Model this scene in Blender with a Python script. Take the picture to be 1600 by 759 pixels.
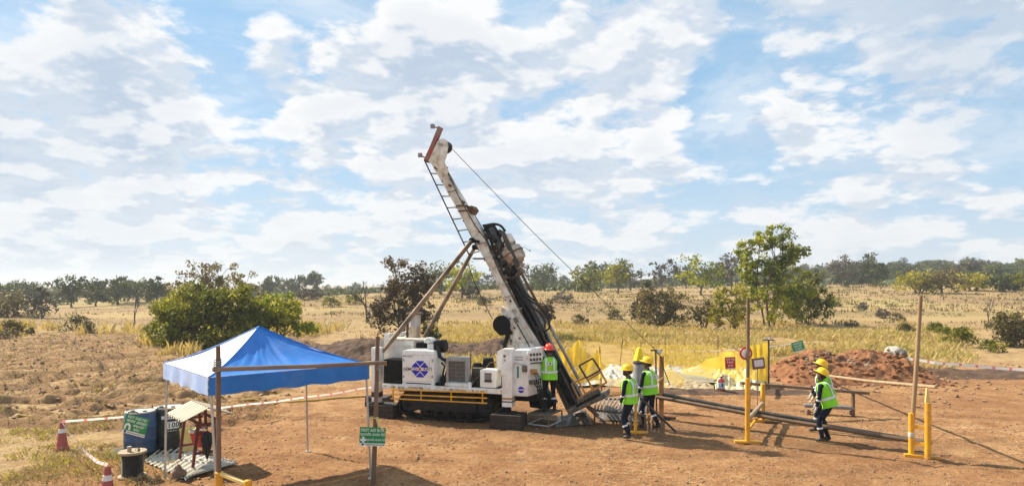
import bpy, bmesh, math, random
import numpy as np
from mathutils import Vector as V, Matrix, noise as mnoise

for o in list(bpy.data.objects):
    bpy.data.objects.remove(o)
C = bpy.context.scene.collection
S = bpy.context.scene
R = math.radians
PI = math.pi

# ------------------------------------------------------------------ camera
CZ, F, HY = 3.7, 1045.0, 445.0
cam = bpy.data.cameras.new('camera')
cam.sensor_width = 36.0
cam.lens = 36.0 * F / 1600.0
cam.shift_y = (HY - 379.5) / 1600.0
cam.clip_start = 0.1
cam.clip_end = 20000
camo = bpy.data.objects.new('camera', cam)
camo.location = (0, 0, CZ)
camo.rotation_euler = (R(90), 0, 0)
C.objects.link(camo)
S.camera = camo

# ------------------------------------------------------------------ light
SUN_DIR = V((-0.86, 0.50, 0.0)).normalized()
SUN_EL = R(41)
sun = bpy.data.lights.new('sun', 'SUN')
sun.energy = 5.0
sun.angle = R(0.9)
sun.color = (1.0, 0.88, 0.70)
suno = bpy.data.objects.new('sun', sun)
to_sun = V((SUN_DIR.x * math.cos(SUN_EL), SUN_DIR.y * math.cos(SUN_EL), math.sin(SUN_EL)))
suno.rotation_euler = to_sun.to_track_quat('Z', 'Y').to_euler()
suno.location = to_sun * 60
C.objects.link(suno)

S.view_settings.view_transform = 'Standard'
S.view_settings.look = 'None'
S.view_settings.exposure = 0.90
S.view_settings.gamma = 1.0
S.cycles.use_denoising = True
S.cycles.max_bounces = 6
S.cycles.transparent_max_bounces = 12
S.cycles.volume_bounces = 0


class NT:
    """small helper for node trees"""
    def __init__(s, tree):
        s.t = tree
    def n(s, typ, **kw):
        nd = s.t.nodes.new(typ)
        for k, v in kw.items():
            setattr(nd, k, v)
        return nd
    def put(s, sock, val):
        if hasattr(val, 'is_linked') or hasattr(val, 'links'):
            s.t.links.new(val, sock)
        else:
            sock.default_value = val
    def math(s, op, a, b=0.0, c=0.0, clamp=False):
        nd = s.n('ShaderNodeMath', operation=op, use_clamp=clamp)
        s.put(nd.inputs[0], a); s.put(nd.inputs[1], b)
        if op in ('MULTIPLY_ADD', 'SMOOTH_MIN', 'SMOOTH_MAX'):
            s.put(nd.inputs[2], c)
        return nd.outputs[0]
    def vmath(s, op, a, b=(0, 0, 0), out=0):
        nd = s.n('ShaderNodeVectorMath', operation=op)
        s.put(nd.inputs[0], a); s.put(nd.inputs[1], b)
        return nd.outputs[out]
    def mix(s, f, a, b, blend='MIX'):
        nd = s.n('ShaderNodeMix', data_type='RGBA', blend_type=blend)
        s.put(nd.inputs[0], f)
        for sock, val in ((nd.inputs[6], a), (nd.inputs[7], b)):
            if isinstance(val, tuple) and len(val) == 3:
                val = (*val, 1)
            s.put(sock, val)
        return nd.outputs[2]
    def noise(s, vec, scale, detail=4, rough=0.55, dist=0.0, out=0):
        nd = s.n('ShaderNodeTexNoise')
        s.put(nd.inputs['Vector'], vec)
        nd.inputs['Scale'].default_value = scale
        nd.inputs['Detail'].default_value = detail
        nd.inputs['Roughness'].default_value = rough
        nd.inputs['Distortion'].default_value = dist
        return nd.outputs[out]
    def ramp(s, f, lo, hi, smooth=True):
        nd = s.n('ShaderNodeMapRange', interpolation_type='SMOOTHSTEP' if smooth else 'LINEAR')
        s.put(nd.inputs[0], f)
        s.put(nd.inputs[1], lo); s.put(nd.inputs[2], hi)
        return nd.outputs[0]


# ------------------------------------------------------------------ sky
world = bpy.data.worlds.new('World')
S.world = world
world.use_nodes = True
world.cycles.sampling_method = 'MANUAL'
world.cycles.sample_map_resolution = 512
wt = world.node_tree
wt.nodes.clear()
w = NT(wt)
out = w.n('ShaderNodeOutputWorld')
bg = w.n('ShaderNodeBackground')
bg.inputs['Strength'].default_value = 0.087
sky = w.n('ShaderNodeTexSky', sky_type='NISHITA')
sky.sun_disc = False
sky.sun_elevation = SUN_EL
sky.sun_rotation = math.atan2(SUN_DIR.x, SUN_DIR.y)
sky.altitude = 200
sky.air_density = 1.0
sky.dust_density = 0.6
sky.ozone_density = 1.6
tc = w.n('ShaderNodeTexCoord').outputs['Generated']


def sky_dir(px, py):
    return V(((px - 800) / F, 1.0, (HY - py) / F)).normalized()


def cloud_density(vec, det=9):
    """fractal puffs, wider than tall, packed closer towards the horizon"""
    sp = w.n('ShaderNodeSeparateXYZ')
    w.put(sp.inputs[0], vec)
    k = w.math('DIVIDE', 1.0, w.math('ADD', w.math('MAXIMUM', sp.outputs[2], -0.05), 0.42))
    cv = w.n('ShaderNodeCombineXYZ')
    w.put(cv.inputs[0], w.math('MULTIPLY', sp.outputs[0], k))
    w.put(cv.inputs[1], w.math('MULTIPLY', sp.outputs[1], k))
    w.put(cv.inputs[2], w.math('MULTIPLY', w.math('MULTIPLY', sp.outputs[2], k), 2.6))
    sv = cv.outputs[0]
    wob = w.n('ShaderNodeTexNoise')
    w.put(wob.inputs['Vector'], sv)
    wob.inputs['Scale'].default_value = 14.0
    wob.inputs['Detail'].default_value = 5
    sv2 = w.vmath('ADD', sv, w.vmath('MULTIPLY', w.vmath('SUBTRACT', wob.outputs['Color'], (0.5, 0.5, 0.5)), (0.09, 0.09, 0.09)))
    big = w.noise(sv, 2.6, 2, 0.5, 0.15)
    med = w.noise(sv, 6.5, det, 0.64, 0.2)
    puffs = []
    for sc in (8.0, 19.0):
        vo = w.n('ShaderNodeTexVoronoi', feature='F1')
        w.put(vo.inputs['Vector'], sv2)
        vo.inputs['Scale'].default_value = sc
        puffs.append(w.math('SUBTRACT', 0.74, vo.outputs['Distance']))
    d_ = w.math('MULTIPLY', big, 0.42)
    d_ = w.math('MULTIPLY_ADD', med, 0.43, d_)
    d_ = w.math('MULTIPLY_ADD', puffs[0], 0.13, d_)
    return w.math('MULTIPLY_ADD', puffs[1], 0.06, d_)


d0 = cloud_density(tc)
# the same field a little nearer the sun: where it is thinner, the puff's edge is lit
off = V((-0.018, 0.002, 0.030))
d1 = cloud_density(w.vmath('ADD', tc, tuple(off)), 3)
# cloud banks and clear gaps, as directions in the sky (px, py, radius px, weight)
BANKS = [(160, 20, 170, 0.06), (190, 130, 170, 0.09), (190, 255, 180, 0.10), (560, 95, 170, 0.09), (740, 80, 140, 0.06), (640, 230, 200, 0.05),
         (1000, 130, 130, 0.08), (1000, 40, 180, 0.05), (1250, 90, 130, 0.05), (1480, 150, 130, 0.08), (1230, 200, 70, 0.05), (1500, 320, 120, .05),
         (800, 350, 420, 0.05), (1300, 330, 220, 0.05), (200, 370, 340, 0.05), (1480, 30, 130, .07),
         (520, 12, 110, -0.16), (350, 60, 70, -0.10), (365, 185, 70, -0.13), (60, 60, 80, -0.07), (830, 18, 50, -0.11), (250, 75, 60, -.05),
         (1150, 240, 100, -0.12), (1570, 235, 90, -0.12), (950, 95, 50, -0.05), (60, 180, 70, -0.07), (1420, 345, 50, -0.06),
         (1160, 125, 70, -0.07), (420, 250, 60, -.08), (1080, 190, 60, -.06), (1330, 230, 60, -.07), (960, 215, 50, -.05)]
dens = d0
for (bx, by, br, bw) in BANKS:
    dist = w.vmath('DISTANCE', tc, tuple(sky_dir(bx, by)), out=1)
    fall = w.ramp(dist, br / F * 1.2, br / F * 0.05)
    dens = w.math('MULTIPLY_ADD', fall, bw, dens)
sep = w.n('ShaderNodeSeparateXYZ')
w.put(sep.inputs[0], tc)
zz = sep.outputs[2]
cover = w.ramp(dens, 0.425, 0.528)
thin = w.math('MULTIPLY', w.ramp(w.noise(w.vmath('MULTIPLY', tc, (1, 1, 3)), 3.2, 7, 0.62, 0.6), 0.32, 0.70), 0.62)
cover = w.math('MAXIMUM', cover, thin)
rim = w.math('SUBTRACT', d0, d1)
lit = w.ramp(rim, -0.050, 0.040)
thick = w.ramp(dens, 0.50, 0.66)
shade = w.math('MULTIPLY', w.math('SUBTRACT', 1.0, lit), w.math('MULTIPLY_ADD', thick, 0.45, 0.60))
ccol = w.mix(shade, (6.05, 6.10, 6.15), (2.95, 3.72, 4.75))
for (bx, by, br, bw) in ((1500, 20, 170, .55), (1570, 160, 120, .35), (1230, 20, 120, .25), (90, 160, 120, .2)):
    dist = w.vmath('DISTANCE', tc, tuple(sky_dir(bx, by)), out=1)
    ccol = w.mix(w.math('MULTIPLY', w.ramp(dist, br / F * 1.2, 0.0), bw), ccol, (3.0, 3.75, 4.7))
ccol = w.mix(w.math('MULTIPLY', thick, 0.36), ccol, (3.9, 4.35, 5.0))
blue = w.mix(0.78, sky.outputs[0], (2.0, 3.65, 5.3))
hz = w.ramp(zz, 0.24, 0.0)
cover = w.math('MAXIMUM', cover, w.math('MULTIPLY', hz, 0.35))
blue = w.mix(w.math('MULTIPLY', hz, 0.60), blue, (4.2, 4.9, 5.5))
ccol = w.mix(w.math('MULTIPLY', hz, 0.40), ccol, (4.7, 5.1, 5.5))
col = w.mix(cover, blue, ccol)
w.put(bg.inputs['Color'], col)
wt.links.new(bg.outputs[0], out.inputs[0])


# ------------------------------------------------------------------ pixel -> place
def P(px, py, d):
    return V(((px - 800) * d / F, d, CZ - (py - HY) * d / F))


def G(px, py, z=0.0):
    d = (CZ - z) * F / (py - HY)
    return P(px, py, d)


# ------------------------------------------------------------------ materials
def new_mat(name):
    m = bpy.data.materials.new(name)
    m.use_nodes = True
    t = NT(m.node_tree)
    b = m.node_tree.nodes['Principled BSDF']
    return m, t, b


def mat(name, col, col2=None, scale=6.0, rough=0.6, metal=0.0, bump=0.0, bscale=None, dust=0.0, streak=0.0,
        dcol=(0.30, 0.19, 0.11), dscale=2.5, stretch=(1, 1, 1), spec=0.5, sheen=0.0):
    m, t, b = new_mat(name)
    co = t.n('ShaderNodeTexCoord').outputs['Object']
    if stretch != (1, 1, 1):
        co = t.vmath('MULTIPLY', co, stretch)
    n1 = t.noise(co, scale, 6, 0.6)
    c = t.mix(t.ramp(n1, 0.32, 0.68), col, col2 if col2 else tuple(x * 0.82 for x in col))
    if dust:
        n2 = t.noise(co, dscale, 8, 0.68)
        c = t.mix(t.math('MULTIPLY', t.ramp(n2, 0.47, 0.66), dust), c, dcol)
    if streak:
        n3 = t.noise(t.vmath('MULTIPLY', co, (13, 13, 1.1)), 1.0, 6, 0.7)
        c = t.mix(t.math('MULTIPLY', t.ramp(n3, 0.54, 0.72), streak), c, (0.20, 0.13, 0.08))
    t.put(b.inputs['Base Color'], c)
    rr = t.math('MULTIPLY_ADD', n1, 0.25, rough - 0.12)
    t.put(b.inputs['Roughness'], rr)
    b.inputs['Metallic'].default_value = metal
    b.inputs['Specular IOR Level'].default_value = spec
    if bump:
        bn = t.n('ShaderNodeBump')
        bn.inputs['Strength'].default_value = bump
        bn.inputs['Distance'].default_value = 0.02
        t.put(bn.inputs['Height'], t.noise(co, bscale or scale * 3, 5, 0.6))
        t.put(b.inputs['Normal'], bn.outputs[0])
    return m


def leaf_mat(name, dark, mid, light, trans=0.35):
    m, t, b = new_mat(name)
    a = t.n('ShaderNodeAttribute', attribute_name='tint').outputs['Fac']
    r = t.n('ShaderNodeValToRGB')
    r.color_ramp.elements[0].color = (*dark, 1)
    r.color_ramp.elements[1].color = (*light, 1)
    e = r.color_ramp.elements.new(0.5)
    e.color = (*mid, 1)
    t.put(r.inputs[0], a)
    t.put(b.inputs['Base Color'], r.outputs[0])
    b.inputs['Roughness'].default_value = 0.55
    b.inputs['Specular IOR Level'].default_value = 0.25
    tr = t.n('ShaderNodeBsdfTranslucent')
    t.put(tr.inputs[0], t.mix(1.0, r.outputs[0], (1.0, 0.95, 0.45), 'MULTIPLY'))
    mx = t.n('ShaderNodeMixShader')
    mx.inputs[0].default_value = trans
    t.t.links.new(b.outputs[0], mx.inputs[1])
    t.t.links.new(tr.outputs[0], mx.inputs[2])
    t.t.links.new(mx.outputs[0], t.t.nodes['Material Output'].inputs[0])
    return m


def net_mat(name, col, open_):
    """woven plastic mesh: part solid thread, part holes"""
    m, t, b = new_mat(name)
    co = t.n('ShaderNodeTexCoord').outputs['Object']
    nn = t.noise(co, 3.0, 5, 0.6)
    t.put(b.inputs['Base Color'], t.mix(nn, col, tuple(x * 0.8 for x in col)))
    b.inputs['Roughness'].default_value = 0.5
    tl = t.n('ShaderNodeBsdfTranslucent')
    tl.inputs[0].default_value = (*col, 1)
    m1 = t.n('ShaderNodeMixShader'); m1.inputs[0].default_value = 0.4
    t.t.links.new(b.outputs[0], m1.inputs[1]); t.t.links.new(tl.outputs[0], m1.inputs[2])
    tp = t.n('ShaderNodeBsdfTransparent')
    m2 = t.n('ShaderNodeMixShader')
    t.put(m2.inputs[0], t.math('MULTIPLY_ADD', t.ramp(nn, 0.35, 0.65), 0.16, open_ - 0.08))
    t.t.links.new(m1.outputs[0], m2.inputs[1]); t.t.links.new(tp.outputs[0], m2.inputs[2])
    t.t.links.new(m2.outputs[0], t.t.nodes['Material Output'].inputs[0])
    return m


M = {}
M['white'] = mat('white_paint', (0.78, 0.77, 0.73), (0.70, 0.69, 0.64), 5, 0.42, dust=0.60, dcol=(0.42, 0.31, 0.20), dscale=3.5, streak=.6)
M['cleanwhite'] = mat('clean_white_paint', (0.82, 0.82, 0.80), (0.78, 0.78, 0.76), 4, 0.34, dust=0.34, dcol=(0.50, 0.39, 0.27), dscale=4, streak=.38)
M['mastwhite'] = mat('mast_paint', (0.74, 0.71, 0.63), (0.62, 0.57, 0.48), 4, 0.55, dust=0.75, dcol=(0.36, 0.25, 0.15), dscale=4.5, bump=0.2, streak=.6)
M['black'] = mat('black_paint', (0.006, 0.007, 0.008), (0.011, 0.011, 0.012), 5, 0.5, dust=0.08, dcol=(0.06, 0.044, 0.03), spec=0.12)
M['rubber'] = mat('black_rubber', (0.012, 0.012, 0.012), (0.022, 0.021, 0.02), 8, 0.6, dust=0.22, dcol=(0.10, 0.07, 0.05), spec=0.3)
M['track'] = mat('track_steel', (0.012, 0.011, 0.010), (0.026, 0.021, 0.016), 9, 0.75, 0.1, 0.3, dust=0.35, dcol=(0.075, 0.05, 0.03), spec=0.15)
M['trackframe'] = mat('track_frame_paint', (0.012, 0.016, 0.020), (0.022, 0.025, 0.028), 4, 0.5, dust=0.22, dcol=(0.07, 0.05, 0.034), spec=0.2)
M['steel'] = mat('dull_steel', (0.30, 0.30, 0.29), (0.20, 0.19, 0.18), 9, 0.45, 0.6, dust=0.3)
M['silver'] = mat('silver_steel', (0.50, 0.48, 0.44), (0.38, 0.34, 0.29), 4, 0.42, 0.7, dust=0.5, stretch=(1, 1, 0.35))
M['rust'] = mat('rusty_steel', (0.16, 0.085, 0.05), (0.10, 0.055, 0.035), 8, 0.75, 0.2, 0.2, dust=0.3)
M['stay'] = mat('worn_prop_tube', (0.30, 0.22, 0.15), (0.055, 0.045, 0.04), 1.3, 0.55, 0.2, dust=0.3)
M['yellow'] = mat('yellow_paint', (0.80, 0.40, 0.015), (0.66, 0.30, 0.012), 6, 0.45, dust=0.55, dcol=(0.36, 0.20, 0.08), dscale=5, bump=.15)
M['orange'] = mat('worn_orange_paint', (0.58, 0.24, 0.04), (0.33, 0.16, 0.06), 7, 0.6, dust=0.5, dcol=(0.22, 0.14, 0.09))
M['redpaint'] = mat('worn_red_paint', (0.36, 0.045, 0.035), (0.20, 0.09, 0.07), 5, 0.55, dust=0.5, dcol=(0.33, 0.22, 0.17))
M['grime'] = mat('muddy_steel', (0.17, 0.145, 0.115), (0.07, 0.06, 0.05), 7, 0.7, 0.2, 0.4, dust=0.55, dscale=5, dcol=(.24, .17, .11))
M['mesh'] = mat('radiator_core', (0.15, 0.125, 0.095), (0.09, 0.075, 0.06), 40, 0.7)
M['greypaint'] = mat('grey_paint', (0.32, 0.33, 0.33), (0.24, 0.25, 0.25), 4, 0.5, dust=0.35)
M['bluefab'] = mat('blue_canopy_cloth', (0.008, 0.185, 0.60), (0.006, 0.150, 0.53), 3, 0.55, dust=.22, dcol=(.16, .24, .48), dscale=2.2, bump=0.15, bscale=9)
M['sunfab'] = mat('canopy_cloth_painted_sun', (0.74, 0.79, 0.88), (0.66, 0.74, 0.88), 2, 0.5, bump=0.15, bscale=9)  # sun glare on the blue cloth, put into its colour
M['sunval'] = mat('valance_painted_sun', (0.34, 0.50, 0.86), (0.48, 0.60, 0.88), 1.6, 0.5, bump=0.15, bscale=9)  # sunlit blue valance, its brightness painted as a paler blue
M['galv'] = mat('galvanised_tube', (0.56, 0.56, 0.54), (0.46, 0.45, 0.42), 6, 0.42, 0.4)
M['wood'] = mat('weathered_pole', (0.22, 0.135, 0.08), (0.12, 0.07, 0.045), 5, 0.8, bump=0.4, stretch=(1, 1, 0.2), dust=0.3)
M['palewood'] = mat('pale_bamboo', (0.42, 0.30, 0.17), (0.27, 0.18, 0.10), 4, 0.7, bump=0.3, stretch=(1, 1, 0.25), dust=0.3)
M['darkwood'] = mat('dark_timber', (0.040, 0.029, 0.021), (0.022, 0.017, 0.014), 6, 0.85, bump=0.5, dust=0.3, dcol=(.10, .065, .04))
M['maroon'] = mat('maroon_painted_wood', (0.15, 0.030, 0.020), (0.10, 0.02, 0.015), 5, 0.55)
M['corr'] = mat('cream_corrugated', (0.64, 0.55, 0.40), (0.52, 0.44, 0.32), 2, 0.6, dust=0.35, dcol=(0.40, 0.28, 0.17))
M['matsheet'] = mat('grey_cream_corrugated', (0.60, 0.57, 0.47), (0.40, 0.42, 0.40), 2.2, 0.6, dust=0.5, dcol=(0.46, 0.36, 0.23))
M['bluedrum'] = mat('blue_drum_plastic', (0.018, 0.065, 0.16), (0.03, 0.085, 0.18), 4, 0.45, dust=0.30, dcol=(0.22, 0.18, 0.16))
M['greendrum'] = mat('blackish_green_drum_plastic', (0.020, 0.030, 0.026), (0.035, 0.045, 0.038), 4, 0.45, dust=0.3, dcol=(0.14, 0.12, 0.09))
M['lid'] = mat('dusty_drum_lid', (0.60, 0.56, 0.46), (0.42, 0.40, 0.36), 5, 0.6)
M['reelwood'] = mat('reel_ply', (0.40, 0.32, 0.20), (0.26, 0.20, 0.13), 6, 0.75, bump=0.2)
M['cablewrap'] = mat('black_cable', (0.020, 0.022, 0.020), (0.04, 0.04, 0.036), 10, 0.45)
M['cone'] = mat('faded_cone_plastic', (0.40, 0.085, 0.065), (0.30, 0.06, 0.05), 6, 0.55, dust=0.4, dcol=(0.40, 0.24, 0.17))
M['conewhite'] = mat('cone_white_band', (0.72, 0.71, 0.70), (0.62, 0.60, 0.58), 5, 0.4)
M['green'] = mat('green_sign_face', (0.006, 0.27, 0.075), (0.005, 0.24, 0.065), 3, 0.42)
M['redsign'] = mat('red_sign_face', (0.52, 0.020, 0.020), (0.46, 0.018, 0.018), 3, 0.42)
M['print_white'] = mat('white_print', (0.82, 0.82, 0.80), (0.80, 0.80, 0.78), 3, 0.5)
M['print_black'] = mat('black_print', (0.02, 0.02, 0.022), (0.025, 0.025, 0.027), 3, 0.5)
M['print_blue'] = mat('blue_print', (0.010, 0.008, 0.44), (0.012, 0.010, 0.40), 3, 0.4)
M['print_navy'] = mat('navy_print', (0.012, 0.028, 0.16), (0.014, 0.03, 0.15), 3, 0.45)
M['print_red'] = mat('red_print', (0.60, 0.015, 0.012), (0.55, 0.014, 0.012), 3, 0.45)
M['print_teal'] = mat('teal_print', (0.03, 0.28, 0.25), (0.03, 0.25, 0.23), 3, 0.45)


def tape_mat(name, col):
    m, t, b = new_mat(name)
    b.inputs['Base Color'].default_value = (*col, 1)
    b.inputs['Roughness'].default_value = 0.35
    tr = t.n('ShaderNodeBsdfTranslucent')
    co = t.n('ShaderNodeTexCoord').outputs['Object']
    t.put(tr.inputs[0], t.mix(t.noise(co, 8, 3), col, tuple(x * .85 for x in col)))
    mx = t.n('ShaderNodeMixShader')
    mx.inputs[0].default_value = .5
    t.t.links.new(b.outputs[0], mx.inputs[1]); t.t.links.new(tr.outputs[0], mx.inputs[2])
    t.t.links.new(mx.outputs[0], t.t.nodes['Material Output'].inputs[0])
    return m


M['tape_red'] = tape_mat('red_tape', (.78, .24, .25))
M['tape_white'] = tape_mat('white_tape', (.88, .84, .82))
M['net'] = net_mat('yellow_net', (0.86, 0.60, 0.02), 0.50)
M['netdense'] = net_mat('yellow_net_folded', (0.88, 0.62, 0.02), 0.14)
M['netthin'] = net_mat('yellow_net_single', (0.86, 0.62, 0.06), 0.66)
M['plastic'] = mat('white_plastic_sheet', (0.56, 0.53, 0.46), (0.36, 0.33, 0.27), 3.5, 0.4, bump=0.9, bscale=7, dust=0.55, dcol=(0.40, 0.29, 0.17))
M['greytarp'] = mat('grey_tarpaulin', (0.13, 0.115, 0.10), (0.06, 0.055, 0.05), 4, 0.45, bump=0.8, bscale=8, dust=0.6)
M['core'] = mat('grey_core_rod', (0.27, 0.27, 0.26), (0.10, 0.10, 0.10), 6, 0.5, dust=0.4)
M['pipe'] = mat('brown_drill_pipe', (0.11, 0.075, 0.05), (0.17, 0.12, 0.08), 4, 0.5, 0.4, dust=0.3)
M['pipeblack'] = mat('black_drill_pipe', (0.022, 0.026, 0.028), (0.045, 0.045, 0.045), 5, 0.4, 0.2, dust=0.2)
M['navy'] = mat('navy_coverall', (0.008, 0.011, 0.024), (0.013, 0.016, 0.030), 9, 0.85, bump=0.5, bscale=18, spec=0.12)
M['vest'] = mat('lime_hi_vis', (0.25, 0.72, 0.012), (0.20, 0.60, 0.014), 5, 0.8, bump=0.7, bscale=11, dust=.16, dcol=(.30, .36, .06), dscale=6)
M['reflect'] = mat('silver_reflective_tape', (0.66, 0.70, 0.70), (0.58, 0.62, 0.62), 8, 0.45)
M['hatyellow'] = mat('yellow_helmet', (0.88, 0.55, 0.010), (0.84, 0.51, 0.010), 4, 0.28)
M['hatred'] = mat('red_helmet', (0.78, 0.06, 0.035), (0.72, 0.05, 0.03), 4, 0.28)
M['skin'] = mat('brown_skin', (0.155, 0.075, 0.042), (0.13, 0.062, 0.036), 9, 0.55)
M['hair'] = mat('black_hair', (0.010, 0.008, 0.007), (0.018, 0.014, 0.012), 30, 0.7)
M['glove'] = mat('pale_work_glove', (0.50, 0.47, 0.42), (0.38, 0.35, 0.30), 8, 0.8)
M['boot'] = mat('black_boot', (0.022, 0.020, 0.019), (0.05, 0.04, 0.03), 9, 0.6, dust=0.45, dcol=(0.18, 0.12, 0.08))
M['umbrella'] = mat('black_umbrella_cloth', (0.014, 0.015, 0.016), (0.022, 0.022, 0.024), 6, 0.6)
M['bucketred'] = mat('red_bucket_paint', (0.48, 0.03, 0.025), (0.40, 0.025, 0.02), 4, 0.35)
M['bucketyellow'] = mat('pale_yellow_bucket', (0.70, 0.60, 0.22), (0.62, 0.52, 0.20), 4, 0.45)
M['stone'] = mat('brown_stone', (0.24, 0.155, 0.105), (0.15, 0.10, 0.075), 5, 0.9, bump=0.5, bscale=9)
M['lamp'] = mat('lamp_glass', (0.62, 0.64, 0.64), (0.5, 0.52, 0.52), 6, 0.2)
M['brownboard'] = mat('brown_board', (0.20, 0.095, 0.055), (0.15, 0.07, 0.045), 6, 0.7)
M['paper'] = mat('lilac_white_paper', (0.66, 0.62, 0.68), (0.62, 0.58, 0.64), 4, 0.6)
M['heapred'] = mat('red_spoil_earth', (0.26, 0.105, 0.038), (0.125, 0.050, 0.021), 2.2, 0.95, bump=0.9, bscale=5, dust=0.5, dcol=(0.33, 0.165, 0.07))
M['heapbrown'] = mat('brown_spoil_earth', (0.095, 0.050, 0.026), (0.055, 0.030, 0.018), 1.6, 0.95, bump=0.9, bscale=4, dust=0.35, dcol=(0.17, 0.10, 0.055))
M['ash'] = mat('grey_rock_rubble', (0.36, 0.31, 0.26), (0.22, 0.18, 0.14), 6, 0.9, bump=0.6)
M['bark'] = mat('grey_brown_bark', (0.13, 0.095, 0.070), (0.075, 0.055, 0.042), 6, 0.9, bump=0.4)
M['darkbark'] = mat('dark_bark', (0.060, 0.048, 0.042), (0.04, 0.033, 0.03), 6, 0.9, bump=0.4)
M['olive'] = leaf_mat('olive_leaf', (0.060, 0.078, 0.012), (0.165, 0.185, 0.024), (0.37, 0.35, 0.052), 0.55)
M['brightgreen'] = leaf_mat('bright_leaf', (0.085, 0.130, 0.012), (0.25, 0.30, 0.024), (0.54, 0.49, 0.05), 0.58)
M['yellowgreen'] = leaf_mat('yellow_green_leaf', (0.17, 0.17, 0.020), (0.36, 0.33, 0.040), (0.55, 0.46, 0.07), 0.45)
M['brownleaf'] = leaf_mat('brown_leaf', (0.048, 0.035, 0.024), (0.095, 0.070, 0.046), (0.185, 0.135, 0.085), 0.3)
M['drab'] = leaf_mat('drab_leaf', (0.065, 0.060, 0.025), (0.15, 0.125, 0.05), (0.26, 0.21, 0.085), 0.35)
M['farleaf'] = leaf_mat('far_leaf', (0.030, 0.045, 0.014), (0.068, 0.086, 0.026), (0.125, 0.14, 0.042), 0.3)
M['greyleaf'] = leaf_mat('grey_brown_leaf', (0.05, 0.042, 0.034), (0.085, 0.070, 0.054), (0.13, 0.11, 0.082), 0.2)
M['grass'] = leaf_mat('dry_yellow_grass', (0.34, 0.25, 0.10), (0.52, 0.40, 0.18), (0.66, 0.54, 0.29), 0.40)
M['greengrass'] = leaf_mat('green_yellow_grass', (0.25, 0.23, 0.055), (0.40, 0.35, 0.10), (0.56, 0.47, 0.19), 0.40)
M['straw'] = leaf_mat('straw', (0.30, 0.21, 0.10), (0.44, 0.33, 0.17), (0.62, 0.50, 0.30), 0.15)
M['soilclod'] = mat('loose_soil_clod', (0.36, 0.195, 0.090), (0.24, 0.125, 0.058), 3, 0.95)
M['clod'] = mat('dirt_clod', (0.33, 0.20, 0.115), (0.21, 0.125, 0.072), 3, 0.95, bump=0.4)


# ------------------------------------------------------------------ mesh builder
INV = {}
BENCH = bpy.data.scenes.new('bench')   # emptied again at the end: shapes text and bodies without re-reading the whole place


def shaped(o):
    BENCH.collection.objects.link(o)
    vl = BENCH.view_layers[0]
    vl.update()
    m_ = bpy.data.meshes.new_from_object(o.evaluated_get(vl.depsgraph))
    bpy.data.objects.remove(o)
    return m_



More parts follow.
